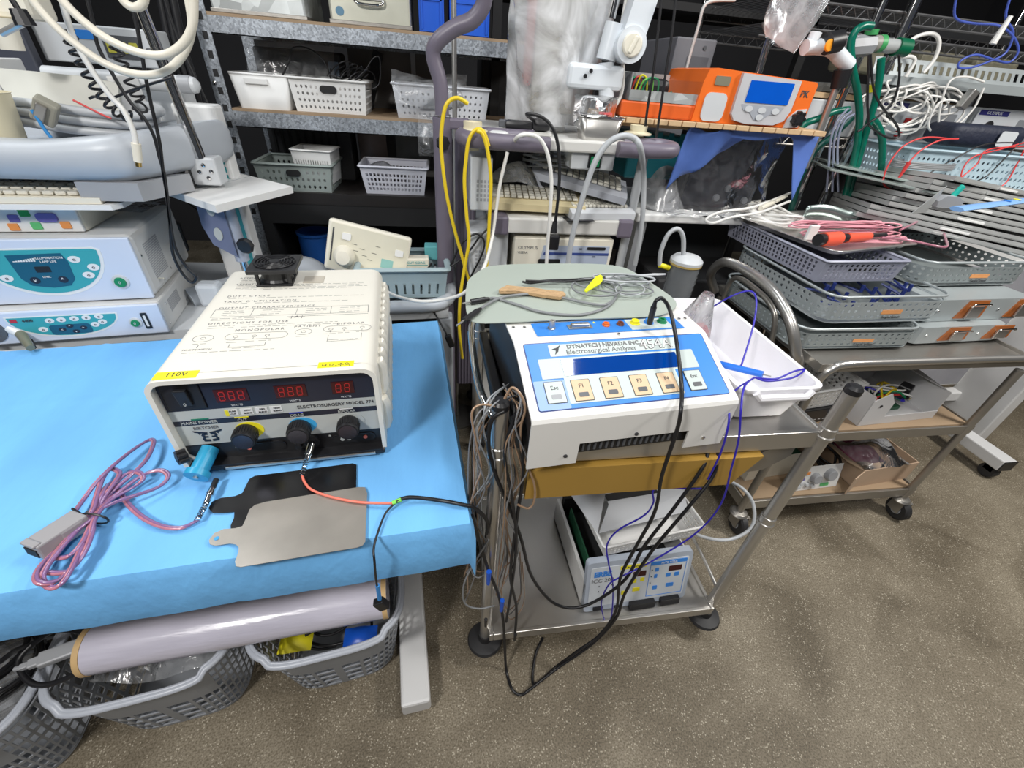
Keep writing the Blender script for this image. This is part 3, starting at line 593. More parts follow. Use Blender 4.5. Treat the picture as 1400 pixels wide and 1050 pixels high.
# bent cover: front with cut-out, slope, top
cov=B(); T=.004
yz=[(0,0),(0,.095),(.004,.102),(.012,.107),(.02,.1095),(.150,.166),(.158,.1685),(.17,.170),(.425,.1735)]
out=yz; inn=[(y+T,z-.0) if k<2 else (y+T*.6,z-T) for k,(y,z) in enumerate(yz)]
def covseg(x0,x1,pts):
    for (y0,z0),(y1,z1) in zip(pts,pts[1:]):
        pass
def shell(x0,x1,k0,zb):
    o_=[(0,zb)]+out[1:] if k0==0 else out[k0:]; i_=[(T,zb)]+inn[1:] if k0==0 else inn[k0:]
    cov.prism(o_+i_[::-1],x0,x1,lambda u,v,w_:(w_,u,v))
shell(0,.10,0,-.016); shell(.10,.335,0,.036); shell(.335,aw,0,-.012)
cov.obj('cover',AB,an,True,auto=20,merge=.00005)
for x in (0,aw-.003):
    B().prism([(T,.0),(.20,.0),(.42,.06),(.42,.168),(.165,.165),(.02,.104),(T,.095)] if x else [(T,.05),(.03,.07),(.42,.13),(.42,.168),(.165,.165),(.02,.104),(T,.095)],x,x+.003,lambda u,v,w_:(w_,u,v)).obj('side_cheek',AB if x else BLACK,an)
gl=B()
for k in range(17): gl.bb(.112+k*.0125,.116+k*.0125,.009,.0118,.006,.026)
gl.obj('vent_slots',DGREY,an)
for x,z,m in ((.075,.008,INK),(.215,.045,INK),(.375,.012,CHROME)): B().lathe([(.004,0),(.004,.002),(.0015,.0025)],(x,-.0001,z),12,'Y').obj('screw',m,an)
sl=Vector((0,.130,.0565)).normalized(); SM=Matrix(((1,0,0,0),(0,sl.y,-sl.z,.02),(0,sl.z,sl.y,.1097),(0,0,0,1))); SLEN=Vector((.130,.0565)).length
pw,ph=.392,SLEN+.004; px0,py0=.018,-.002
def sp_(poly,m,name,lift,th=.0006,parent=an): return plate(poly,m,name,parent,SM@Matrix.Translation((px0,py0,lift)),th)
BP=sp_(rrect(-.002,-.002,pw+.002,ph+.002,.006),mat('navy_edge',(.03,.05,.2),.4),'panel_edge',.0001,.0004)
PN=sp_(rrect(0,0,pw,ph,.005),BLUEP,'keypad_panel',.0006)
def ab(a0,b0,a1,b1,m,name,lift=.0013,r=.002): return sp_(rrect(a0*pw,b0*ph,a1*pw,b1*ph,r,3),m,name,lift)
PBAND=mat('pale_blue_print',(.30,.45,.80),.45)
ab(.0,.0,.155,.42,PBAND,'panel_tint',.00125,.003)
ab(.12,.775,.83,.965,MINT,'title_label'); ab(.05,.44,.90,.745,MINT,'screen_surround'); ab(.155,.06,.755,.45,MINT,'key_field',.0014)
ab(.165,.465,.795,.715,LCD,'screen',.0021,.001)
ST=lambda a,b_,l=.0021:SM@Matrix.Translation((px0+a*pw,py0+b_*ph,l))
text(an,'DYNATECH NEVADA INC.',ST(.215,.915),.0135,INKG,'LEFT',bold=.0003); text(an,'Electrosurgical Analyzer',ST(.205,.83),.0155,INKG,'LEFT')
text(an,'454A',ST(.705,.87),.033,INKG,bold=.0010,ext=.0002); text(an,'454A',ST(.705,.87,.0030),.033,WHITE,bold=-.0002,ext=.0002)
sp_([(.145*pw,.80*ph),(.155*pw,.87*ph),(.135*pw,.89*ph),(.16*pw,.91*ph),(.185*pw,.955*ph),(.172*pw,.90*ph),(.165*pw,.85*ph)],INK,'bird_emblem',.0021)
for k,(a,s_,m) in enumerate(((.05,'Esc',MINT),(.185,'F1',PEACH),(.335,'F2',PEACH),(.49,'F3',PEACH),(.64,'F4',PEACH),(.795,'Ent',MINT))):
    e=ab(a-.003,.082,a+.093,.398,INK,'key_outline',.0021); ky=ab(a,.09,a+.09,.39,m,'key',.0026); text(an,s_,ST(a+.045,.30,.0033),.0115,INK)
    kb=ab(a+.022,.14,a+.07,.205,DGREY if k else MGREY,'key_lamp',.0033,.0018)
# connector strip behind the slope
TM=Matrix.Translation((0,.17,.1705))@Matrix.Rotation(math.atan2(.0035,.255),4,'X')
def tp_(poly,m,name,l,th=.0005): return plate(poly,m,name,an,TM@Matrix.Translation((0,0,l)),th)
tp_(rrect(.052,.004,.385,.056,.002,2),BLUEP,'socket_strip',.0003); tp_(rrect(.262,.008,.36,.052,.001,2),MINT,'socket_field',.0009)
def soc(x,y,r,h,m,name='socket'):
    o=B().lathe([(r*1.3,0),(r*1.3,.002),(r,.003),(r,h),(r*.55,h),(r*.5,h-.003)],(0,0,0),18).obj(name,m,an,True); o.matrix_local=TM@Matrix.Translation((x,y,.0009)); return o
soc(.09,.032,.0065,.018,STEEL,'coaxial_socket'); soc(.212,.033,.0065,.006,ORANGE); soc(.245,.033,.0065,.006,mat('brown_plastic',(.2,.06,.03),.4))
soc(.28,.034,.0085,.008,YELB); soc(.313,.034,.0085,.008,BLUEP); soc(.345,.034,.0085,.008,GREEN)
o=B().bb(.125,.178,.022,.040,.0009,.003).bb(.131,.172,.025,.037,.003,.010,.002).obj('serial_socket',STEEL,an); o.matrix_local=TM
o=B().prism([(.186,.044),(.194,.044),(.190,.051)],.0009,.0012).obj('warning_mark',YELB,an); o.matrix_local=TM
for x,y in ((.012,.045),(.035,.043),(.225,-.004),(.395,.045),(.41,.045)): o=B().lathe([(.0035,0),(.0035,.0012),(.001,.0016)],(x,y,.0004),10).obj('screw',CHROME,an); o.matrix_local=TM
B().lathe([(.011,0),(.011,.012),(.008,.014)],(aw+.0001,.30,.12),14,'X').obj('side_knob',BLACK,an)
# black slide rails beside the analyzer
for k,(x,z) in enumerate(((.122,.917),)):
    tag(B().box((x-.012,.80,.925),(.022,.40,.03),.004,R(1.5)).obj('slide_rail','' or BLACK),'black slide rail lying along the left side of the analyzer','rail')
# ------------------------------------------------ sage plate and what lies on it
PLZ=1.0875
pl_=tr((95,200,110,145,170,100,230,80,420,72,700,72,830,85,900,112,1000,175,1080,232,1102,262,1092,285,1050,310,950,325,600,337,300,351,150,353,110,332,94,280),610,340,3.5,PLZ)
tag(B().prism(smoothpoly(pl_,3),PLZ-.002,PLZ).obj('sage_plate',SAGE),'thin sage green plate with rounded corners laid across the analyzer','plate')
def T2(z,*a): return [P(610+a[i]/3.5,340+a[i+1]/3.5,z) for i in range(0,len(a),2)]
zc=PLZ+.004
def lead2(label,plug,pts,m=GCAB,r=.0031):
    t_=thing('test_lead',label,'cable',plug[0]); o_=Vector(t_.location); a,b_=plug[0]-o_,plug[1]-o_
    B().cyl(a,a.lerp(b_,.35),.002,8).obj('pin',STEEL,t_); B().cyl(a.lerp(b_,.3),a.lerp(b_,.85),.0062,12).cyl(a.lerp(b_,.8),b_,.0062,12,.0036).obj('plug_sleeve',BLACK,t_,True)
    wire('cord',t_,[p-o_ for p in [plug[1]]+pts],r,m); return t_
lead2('grey test lead curving along the front of the sage plate',T2(zc+.003,80,262,205,240),T2(zc,240,238,330,265,450,302,600,318,700,306,780,272,815,222,805,182,770,157,735,150))
lead2('grey test lead whose black plug hangs over the plate corner',T2(zc+.003,50,368,165,288),T2(zc+.002,205,262,260,235,340,222,430,217,560,235,650,256,750,270,795,250))
for k,(cx_,cy_,rx,ry,a0) in enumerate(((840,150,130,22,10),(860,170,110,34,6),(800,180,190,30,12),(880,195,70,30,0),(720,185,120,42,5),(900,140,100,14,8),(850,140,150,18,5))):
    pts=[]
    for i in range(9):
        t_=2*PI*i/9.0+k; x=rx*math.cos(t_); y=ry*math.sin(t_); pts.append(P(610+(cx_+x)/3.5,340+(cy_+y+x*math.tan(R(a0))*.6)/3.5,zc+.002+.0035*k*.6+.002*math.sin(3*t_)))
    cable('thin_grey_wire','thin grey wire coiled under the yellow tie on the sage plate',pts,.0016 if k%2 else .0022,GCAB if k%3 else GHO,'grey wire coil on the sage plate',6,6,closed=True)
lk=thing('bipolar_electrode','grey electrode handle with black forked tips on the sage plate','electrode',P(800,382,zc)); o_=Vector(lk.location)
wire('grip',lk,[p-o_ for p in T2(zc+.008,760,140,840,133,950,128,1000,124)],.004,GHO); B().cyl(T2(zc+.008,985,125)[0]-o_,T2(zc+.008,1048,122)[0]-o_,.004,10,.0022).obj('white_tip',LGREY,lk,True)
for dz,pts in ((.004,(365,158,400,165,450,160,560,150,660,146,770,140)),(.008,(450,155,520,150,600,148,690,142,770,138)),(.011,(380,153,470,156,570,157,650,152,760,142))): wire('forked_tip',lk,[p-o_ for p in T2(zc+dz,*pts)],.0026,BCAB)
yt=B().prism(tr((662,196,672,202,735,165,748,150,748,128,738,122,718,130,700,150),610,340,3.5,zc+.02),zc+.016,zc+.019)
tag(yt.obj('yellow_tie',mat('fluorescent_yellow',(.85,.95,.02),.5)),'fluorescent yellow tie around the grey wires on the sage plate','tie')
cs=tr((252,200,290,180,350,186,410,190,480,202,560,210,572,224,545,237,470,228,400,216,330,207,255,208),610,340,3.5,zc+.004)
tag(B().prism(cs,zc,zc+.007).obj('torn_cardboard_strip',mat('torn_brown_board',(.52,.34,.18),.8,var=.25,scale=40,bump=.6,bscale=90)),'torn brown cardboard strip on the sage plate','strip')
# ------------------------------------------------ white bin with bag, pen and blue cord
bn=thing('white_bin','open white plastic bin to the right of the analyzer on the cart','bin',(.705,.845,.9065),0)
bt=rrect(-.07,-.19,.07,.20,.02,4); tp2=rrect(-.095,-.215,.09,.215,.025,4)
b=B(); rings=[]
for poly,z in ((bt,0),(tp2,.098),([(x*1.10,y*1.03) for x,y in tp2],.098),([(x*1.10,y*1.03) for x,y in tp2],.088)): rings.append([b.bm.verts.new((x,y,z)) for x,y in poly])
for a,c in zip(rings,rings[1:]):
    n=len(a)
    for k in range(n): b.bm.faces.new((a[k],a[(k+1)%n],c[(k+1)%n],c[k]))
b.bm.faces.new(rings[0]); b.obj('body',BRIGHT,bn,True,.0025,auto=40)
B().tube([(-.07,-.224,.094),(-.06,-.228,.082),(.05,-.228,.082),(.062,-.224,.094)],.008,8).obj('front_grip',BRIGHT,bn,True)
bg2=crumple(.012,16,9)
def bagf(u,v):
    a=2*PI*u; r_=.045*(1-.75*v**1.5); p=Vector((.655+r_*1.1*math.cos(a)-.0*v,.93+r_*1.5*math.sin(a)-.02*v,.925+.165*v)); return p+bg2(p)*(1-.3*v)
tag(B().grid(28,18,bagf).obj('plastic_pouch',FILMM,None,True,auto=30),'milky clear pouch standing up inside the white bin','bag')
q=P(960,470,.97); tag(B().prism(ell(0,0,.03,.05,14),0,.006).obj('red_sachet',mat('pink_print',(.6,.12,.14),.5)),'small red and white sachet inside the clear pouch','sachet').matrix_world=Matrix.Translation((.665,.90,.96))@Matrix.Rotation(R(70),4,'X')
pn=thing('blue_pen_electrode','blue pencil-like handpiece with its cord lying across the white bin','handpiece',(.73,.7,.98)); o_=Vector(pn.location)
h0,h1=P(985,498,.985)-o_,P(1043,512,1.003)-o_
B().cyl(h0,h1,.0075,12).cyl(h0,h0-(h1-h0)*.25,.0075,10,.004).obj('handle',mat('blue_handle',(.02,.18,.75),.35),pn,True); B().cyl(h1,h1+(h1-h0)*.18,.0015,6).obj('tip',STEEL,pn)
wire('cord',pn,[p-o_ for p in Ms((985,497,.985),(960,472,.96),(925,447,.95),(965,425,1.02),(1000,405,1.08),(1025,398,1.1),(1034,410,1.09),(1030,445,1.05),(1015,495,1.0),(1012,500,.99))],.0022,BLUEC)
wire('cord',pn,[p-o_ for p in Ms((1030,516,1.006),(1060,518,1.006),(1085,508,1.01),(1100,505,1.008),(1085,516,1.006),(1050,521,1.006),(1032,516,1.008))],.0022,BLUEC)
wire('cord',pn,[p-o_ for p in Ms((1032,516,1.008))+[PY(1018,528,.62),PY(1013,560,.575),PY(1010,600,.565),PY(1000,640,.56),PY(985,690,.56),PY(950,730,.56),PY(890,768,.56),PY(850,788,.555),PY(832,800,.56),PY(822,825,.58),PY(828,850,.58),PY(836,842,.58),PY(838,800,.58),PY(832,770,.59),PY(830,745,.6),PY(845,725,.6),PY(880,705,.59),PY(893,688,.585),PY(896,668,.585),PY(940,668,.585),PY(965,668,.585)]],.0022,BLUEC,9)
wire('cord',pn,[p-o_ for p in Ms((1030,517,1.008))+[PY(1000,540,.62),PY(996,580,.57),PY(985,620,.566),PY(968,655,.57)]],.0022,BLUEC)
# ------------------------------------------------ second generator on the lower tray
EL=(.403,.607,.1625)
eb=thing('blue_grey_generator','grey generator with blue and yellow keypad on the lower tray of the cart','generator',EL,2)
ew,eh=.345,.185; EF=lambda u,v,w_:(u,.05*v/eh+w_,v)
B().prism(rrect(0,.0,ew,eh,.012,3),.0,.02,EF).obj('front_frame',mat('blue_grey_front',(.42,.47,.55),.4,var=.03),eb,True)
B().prism(rrect(.012,.02,ew-.012,eh-.018,.006,3),-.0015,-.0001,EF).obj('front_label',mat('pale_label',(.62,.66,.70),.45,var=.02),eb)
EM=lambda u,v,l=-.0022:Matrix.Translation((u,.05*v/eh+l,v))@Matrix.Rotation(R(90)-math.atan2(.05,eh),4,'X')
def ep(x0,z0,x1,z1,m,n,l=-.0026,th=.001): return B().prism(rrect(x0,z0,x1,z1,.002,2),l,l+th,EF).obj(n,m,eb)
text(eb,'ERBE',EM(.05,.142),.026,BLUEP,bold=.0012); text(eb,'ICC 200',EM(.052,.118),.021,INKG)
ep(.105,.150,.19,.163,YELB,'yellow_title'); text(eb,'AUTO CUT',EM(.15,.1565,-.0034),.009,INK); ep(.205,.150,.325,.163,BLUEP,'blue_title'); text(eb,'AUTO COAG',EM(.265,.1565,-.0034),.009,WHITE)
ep(.150,.116,.192,.135,LED,'display'); ep(.268,.120,.312,.139,LED,'display')
fb_=B()
for (x0,z0,x1,z1) in ((.204,.03,.2052,.162),(.325,.03,.3262,.162),(.204,.03,.3262,.0312)): fb_.prism([(x0,z0),(x1,z0),(x1,z1),(x0,z1)],-.0026,-.0016,EF)
fb_.obj('keypad_outline',BLUEP,eb)
for x,z,wd,m in ((.15,.092,.014,YELB),(.176,.095,.014,YELB),(.155,.058,.024,YELB),(.118,.052,.012,YELB),(.262,.098,.016,BLUEP),(.291,.098,.016,BLUEP),(.268,.058,.026,BLUEP),(.222,.055,.016,BLUEP),(.222,.125,.012,BLUEP),(.222,.10,.010,BLUEP)): ep(x,z,x+wd,z+.014,m,'key')
for x,z in ((.04,.095),(.04,.075),(.08,.095),(.095,.075),(.21,.13),(.21,.105),(.21,.08)): ep(x,z,x+.004,z+.004,INK,'indicator_lamp')
ep(.03,.004,.062,.017,BLACK,'power_switch',-.004,.003); ep(.15,-.004,.235,.018,BLACK,'socket_block',-.014,.013); ep(.255,-.004,.32,.018,BLACK,'socket_block',-.014,.013); ep(.10,.004,.125,.012,BLACK,'small_socket',-.004,.003)
B().bb(0,ew,.055,.36,0,.006).bb(ew-.004,ew,.055,.36,0,.15).bb(0,.010,.03,.36,0,.10).obj('chassis',WHITE,eb); B().bb(.02,ew-.01,.34,.36,.006,.12).bb(.012,ew-.006,.07,.33,.006,.05).obj('inner_parts',BLACKM,eb); B().bb(.03,.034,.08,.3,.05,.12).obj('circuit_board',mat('pcb_green',(.02,.10,.05),.5,var=.5,scale=120),eb)
# perforated basket and bent cover lying on the generator
def basket(name,label,loc,yaw,w_,d_,h,m,nx,ny,nz,hole=.55,rnd=True,taper=.9,rim=.006,group=None,rot=None,mv0=.06,mv1=.14,mu=.05,th=.002,handle=True,hv=None,cat='basket',rimm=None):
    t=thing(name,label,cat,loc,yaw,group,rot)
    bw,bd=w_*taper/2,d_*taper/2; tw,td=w_/2,d_/2
    walls=[]; b=B()
    C=[((-bw,-bd),(-tw,-td)),((bw,-bd),(tw,-td)),((bw,bd),(tw,td)),((-bw,bd),(-tw,td))]
    for k in range(4):
        (a0,a1),(c0,c1)=C[k],C[(k+1)%4]
        def f(u,v,a0=a0,a1=a1,c0=c0,c1=c1):
            p=Vector(a0).lerp(Vector(c0),u).lerp(Vector(a1).lerp(Vector(c1),u),v); return Vector((p.x,p.y,v*h))
        n=nx if k%2==0 else ny
        sk=(lambda i,j,n=n:(handle and k%2==0 and abs(i-(n-1)/2)<n*.14 and j>=nz*.5))
        b.perf(f,n,nz,hole,hv,rnd,sk,mu,mv0,mv1)
    b.quad((-bw,-bd,0),(bw,-bd,0),(bw,bd,0),(-bw,bd,0)); b.obj('body',m,t,False,th,.0003)
    r=[Vector((x,y,h)) for x,y in rrect(-tw-.003,-td-.003,tw+.003,td+.003,.008,2)]
    B().tube(r,rim,6,True,.8).obj('rim',rimm or m,t,True,auto=60); return t
pb=basket('perforated_basket','white perforated basket lying on the generator on the lower tray',(.595,.785,.356),7,.335,.20,.062,WHITE,22,13,4,.5,False,.92,.004,handle=False,hv=.35)
mc=thing('bent_cover','grey folded metal cover with a dark strip, resting on the white perforated basket','cover',(.0,.012,.022))
CVM=mat('grey_cover_paint',(.50,.52,.55),.42,var=.03)
v0,v1,v2=Vector((.345,.83,.425)),Vector((.435,.70,.425)),Vector((.475,.83,.475))
A_=Vector((.352,.86,.43)); B_=Vector((.425,.685,.415)); C_=Vector((.50,.83,.425)); D_=Vector((.76,.80,.425)); E_=Vector((.74,.93,.45)); F_=Vector((.47,.98,.45))
def sheet3(pts,name,m=CVM,th=.0025): o=B(); o.bm.faces.new([o.bm.verts.new(p) for p in pts]); return o.obj(name,m,mc,False,th)
sheet3([A_+Vector((0,0,.02)),B_,Vector((.478,.80,.478)),Vector((.42,.90,.475))],'left_flap'); sheet3([B_+Vector((.004,0,0)),Vector((.735,.735,.415)),Vector((.75,.80,.425)),Vector((.49,.78,.42))],'front_lip'); sheet3([Vector((.49,.78,.42)),Vector((.75,.80,.425)),Vector((.735,.96,.425)),Vector((.47,.95,.42))],'floor_panel')
sheet3([Vector((.75,.79,.418)),Vector((.775,.83,.44)),Vector((.70,.97,.475)),Vector((.66,.97,.425))],'right_flap'); sheet3([Vector((.49,.79,.4235)),Vector((.665,.805,.4265)),Vector((.66,.83,.4275)),Vector((.485,.815,.4245))],'dark_strip',BLACKM,.001)
# ------------------------------------------------ cables around the cart
sk=T2(1.09,955,352)[0]; k0=P(903,410,1.15)
bc=thing('black_test_lead','black lead plugged into the blue analyzer socket and hanging to the floor','cable',P(890,440,1.085)); o_=Vector(bc.location)
pa=P(888,442,1.09)-o_; pb_=P(896,412,1.145)-o_
B().cyl(pa,pa.lerp(pb_,.75),.0065,12).cyl(pa.lerp(pb_,.7),pb_,.006,12,.0035).obj('plug_sleeve',BLACK,bc,True)
wire('cord',bc,[p-o_ for p in [P(896,412,1.145),P(905,408,1.15),P(915,422,1.13),P(922,450,1.10),P(928,490,1.075),P(932,530,1.035),PY(931,560,.553),PY(925,590,.553),PY(905,650,.553),PY(895,700,.55),PY(868,750,.55),PY(848,790,.55),PY(842,835,.54),PY(820,868,.53),PY(790,890,.52),PY(760,912,.52),P(735,934,.02),P(728,930,.008),P(732,895,.008),P(742,872,.006)]],.0042,BCAB)
def hang(label,pts,r=.0042,m=BCAB,g='black cables looping under the analyzer',nm='hanging_cable'): return cable(nm,label,pts,r,m,g,8)
hang('black cable from the right underside of the analyzer looping to the steel post',[PY(968,618,.60),PY(960,640,.58),PY(925,690,.565),PY(880,748,.56),PY(852,795,.56),PY(800,828,.56),PY(760,826,.57),PY(728,790,.58),PY(712,735,.585),PY(695,690,.585),PY(678,650,.585),PY(668,610,.585),PY(672,575,.59),PY(690,562,.59)])
hang('second black cable below the analyzer, dropping on to the floor in front of the cart',[PY(982,616,.60),PY(975,650,.575),PY(940,695,.556),PY(890,755,.55),PY(855,810,.545),PY(842,845,.535),PY(810,880,.525),PY(760,915,.51),P(725,942,.02),P(712,950,.006),P(700,942,.008),P(692,915,.01),PY(690,880,.56),PY(688,850,.57),PY(682,815,.575),PY(668,780,.575),PY(655,740,.575),PY(645,705,.56)])
hang('black cable hanging straight down beside the left front post',[PY(700,570,.59),PY(712,600,.582),PY(715,650,.58),PY(708,700,.58),PY(702,745,.578),PY(698,790,.57),PY(706,830,.57),PY(704,868,.565)],.004)
hang('black cable with a small jack hanging left of the post',[PY(705,565,.59),PY(690,620,.575),PY(700,680,.575),PY(706,740,.575),PY(700,800,.57),PY(692,850,.57)],.0036)
# thin wires hung over the left front post
GW2=mat('dull_grey_wire',(.20,.20,.205),.35,var=.15);  WI=[TANW,TANW,GW2,GW2,TANW,GW2,TANW,GCAB,TANW,GHO,TANW,GCAB,GW2,TANW,GW2,TANW]; rg=random.Random(11)
for k,m in enumerate(WI):
    dx=(rg.uniform(-34,-13) if k%2 else rg.uniform(14,34)); top=rg.uniform(545,575); lo=rg.uniform(760,845); sw_=rg.uniform(-14,12); yy=.60-.012*(k%3)
    xb=685+dx; pts=[Vector((.125+rg.uniform(-.01,.02),.64+rg.uniform(0,.06),.985)),PY(xb+rg.uniform(-5,20),top,yy+.02),PY(xb-8,top+40,yy),PY(xb-2+sw_,top+95,yy-.004),PY(xb-16-sw_*.6,top+150,yy),PY(xb-12+sw_*.8,top+200,yy),PY(xb-22,min(lo,top+250),yy)]
    if k%3==0: pts+= [PY(xb-10,lo+8,yy),PY(xb+8,lo-15,yy),PY(xb+6,lo-70,yy+.004)]
    cable('hanging_wire','thin clear copper-coloured wire hanging from the left front post' if m is TANW else ('thin grey wire hanging from the left front post' if m in (GW2,GHO) else 'thin dark grey wire hanging from the left front post'),pts,.0018,m,'thin wires bundled at the left front post',6,6)
cable('hanging_wire','grey wire bowing out to the left near the bottom of the post',[PY(668,738,.575),PY(648,770,.57),PY(634,800,.565),PY(636,825,.565),PY(655,832,.565),PY(676,828,.57)],.0024,GCAB)
cable('hanging_wire','coppery wire looping out left of the post top',[PY(690,560,.60),PY(660,553,.59),PY(645,565,.58),PY(650,600,.575),PY(658,640,.575),PY(650,665,.575),PY(643,690,.575)],.0022,TANW)
cable('hanging_wire','clear wire looping up against the black side of the analyzer',[PY(690,545,.60),PY(700,530,.60),PY(712,540,.59),PY(718,560,.585),PY(712,585,.58),PY(714,620,.58),PY(730,660,.575),PY(730,685,.572),PY(722,695,.57),PY(708,690,.57)],.0026,TANW)
for px,py,lb in ((668,790,'blue plug sleeve hanging upper left beside the post'),(686,828,'blue plug sleeve hanging lower right beside the post')):
    c=PY(px,py,.565); tag(B().cyl(c+Vector((0,0,.028)),c-Vector((0,0,.028)),.0065,10,.0045).obj('plug_sleeve',BLUE,None,True),lb,'plug')
for px,py,lb in ((664,852,'black jack hanging just above the rubber bumper'),(704,872,'small black jack hanging at the tray edge')):
    c=PY(px,py,.56); tag(B().cyl(c+Vector((0,0,.022)),c-Vector((0,0,.018)),.005,10,.003).obj('jack',BLACK,None,True),lb,'plug')
cable('steel_braided_hose','grey braided hose looping behind the right front post',[PY(880,690,.80),PY(920,715,.78),PY(965,735,.75),PY(1000,737,.75),PY(1028,720,.76),PY(1030,690,.80),PY(1015,668,.84),PY(990,655,.9)],.006,GHO)
# ================================================================== grey equipment trolley behind the left table
tl=thing('equipment_trolley','light grey moulded equipment trolley standing behind the blue table','trolley',(-.7,1.6,0)); o_=Vector(tl.location)
deck=[(-1.55,1.20),(-.80,1.31),(-.62,1.345),(-.28,1.41),(.02,1.44),(.03,1.88),(-1.55,1.88)]
B().prism([(x-o_.x,y-o_.y) for x,y in deck],.752,.782).obj('deck',LGREY,tl)
PG=mat('pale_moulded_grey',(.46,.49,.53),.38,var=.04)
def tpts(*a): return [Vector(p)-o_ for p in a]
wire('front_bumper',tl,tpts((-.30,1.42,.80),(-.15,1.43,.80),(-.03,1.44,.803),(.02,1.47,.815),(.03,1.56,.82),(.03,1.8,.82)),.024,PG,8,12)
wire('armrest',tl,tpts((-.86,1.50,.795),(-.80,1.55,.80),(-.70,1.60,.815),(-.60,1.63,.845),(-.52,1.65,.86),(-.46,1.63,.845),(-.44,1.60,.80)),.038,PG,8,12)
B().bb(-.115,-.045,-.135,-.08,.7825,.862,.012).obj('armrest_block',mat('pale_block',(.58,.62,.67),.4),tl)
B().lathe([(.022,0),(.022,.13),(.018,.14)],(.33,-.05,.7825),14).obj('corner_knob',PG,tl,True); B().bb(.30,.55,.12,.15,.86,.90,.01).obj('rear_rail',PG,tl)
for x in (-.8,.705): B().bb(x-.03,x+.03,-.16,-.10,.06,.7515,.01).bb(x-.03,x+.03,.2,.26,.06,.7515,.01).obj('leg',PG,tl)
for x in (-.8,.705):
    for y in (-.13,.23): B().lathe([(.008,-.012),(.028,-.012),(.03,0),(.028,.012),(.008,.012)],(x,y,.03),18,'Y').bb(x-.012,x+.012,y-.016,y+.016,.03,.0598).obj('castor',RUB,tl)
B().bb(-.085,.035,.045,.11,.7825,1.36,.008).obj('column',WHITE,tl); B().bb(.0,.022,.043,.0449,.80,1.27).obj('teal_stripe',TEAL,tl)
text(tl,'NTT',Matrix.Translation((.011,.0425,1.20))@Matrix.Rotation(R(90),4,'X')@Matrix.Rotation(R(-90),4,'Z'),.04,WHITE,bold=.001)
# pole and swing plate
sp2=thing('swing_shelf','white swing-out plate clamped on a chrome pole above the grey trolley','shelf',(-.66,1.52,.80)); o_=Vector(sp2.location)
B().cyl((0,0,.06),(0,0,.34),.012,16).obj('lower_pole',CHROME,sp2,True); B().cyl((0,0,.13),(0,0,.30),.021,18).obj('sleeve',BGREY,sp2,True)
B().prism([(-.06,.19),(.0,.15),(.0,.335),(-.07,.335),(-.075,.25)],-.03,-.022,lambda u,v,w_:(u,w_,v)).obj('gusset',mat('blue_grey_paint',(.16,.18,.28),.4),sp2)
for z in (.30,.225): B().prism(ell(-.035,z,.012,.02,14),-.033,-.0305,lambda u,v,w_:(u,w_,v)).obj('gusset_cut',PANEL,sp2)
for k in range(1): B().lathe([(.006,0),(.006,.012),(.024,.014),(.026,.024),(.02,.032),(.001,.033)],(.035,-.012,.19),9,'Y').obj('clamp_knob',BLACK,sp2)
pc=[(-.787,1.476),(-.60,1.316),(-.468,1.572),(-.70,1.752)]
B().prism([(x-o_.x,y-o_.y) for x,y in pc],.337,.357).obj('plate',WHITE,sp2); 
gv=B()
for k in (.13,.3): a=Vector(pc[0]).lerp(Vector(pc[1]),k)-o_.xy; b_=Vector(pc[3]).lerp(Vector(pc[2]),k)-o_.xy; gv.tube([(a.x,a.y,.357),(b_.x,b_.y,.357)],.0012,4)
gv.obj('plate_groove',MGREY,sp2)
B().cyl((-.02,-.02,.44),(-.05,-.02,.80),.0135,16).obj('upper_pole',CHROME,sp2,True); bk=B().box((-.02,0,.405),(.075,.06,.075),.006).obj('clamp_block',LGREY,sp2)
for dx,dz in ((-.005,.018),(-.02,0),(.012,.002),(0,-.016)): B().lathe([(.006,0),(.0055,.003),(.001,.004)],(dx-.01,-.0301,.405+dz),12,'Y').obj('screw',CHROME,bk)
B().bb(-.085,-.058,-.025,.025,.375,.43).obj('clamp_pad',mat('blue_grey_paint',()),sp2); B().lathe([(.03,0),(.033,.006),(.033,.03),(.028,.036)],(-.09,-.02,.395),20,'X').obj('pad_knob',BLACK,sp2)
# stacked devices
def device(name,label,rf,yaw,w_,d_,h,fm,sm=None,bev=.006):
    """box whose right front bottom corner is rf; local x runs from -w_ to 0"""
    t=thing(name,label,'device',rf,yaw); B().bb(-w_,0,.012,d_,0,h,bev).obj('case',sm or fm,t); B().bb(-w_+.001,-.001,0,.0118,.002,h-.002,.003).obj('front_panel',fm,t); return t
FW=mat('blue_white_front',(.62,.68,.80),.38,var=.03); CS=mat('warm_white_case',(.60,.60,.59),.42,var=.04)
def yz_plate(t,poly,m,n,l=-.001,th=.0009,p=None): return B().prism(poly,l,l+th,yf).obj(n,m,p or t)
def vents(t,x0,y0,y1,z0,z1,n,m=MGREY):
    b=B()
    for k in range(n): z=z0+(z1-z0)*k/(n-1); b.bb(x0,x0+.0006,y0,y1,z-.0016,z+.0016)
    b.obj('side_vents',m,t)
def power(t,x,z,r=.012):
    q=B().lathe([(r*1.45,0),(r*1.45,.002),(r,.0035)],(x,-.0001,z),20,'Y').obj('power_ring',LGREY,t,True); B().lathe([(r,.0),(r*.9,.004),(r*.5,.0035)],(x,-.0036,z),20,'Y').obj('power_button',GREEN,t,True); text(t,'0',face_y(x,-.008,z),.012,MINT)
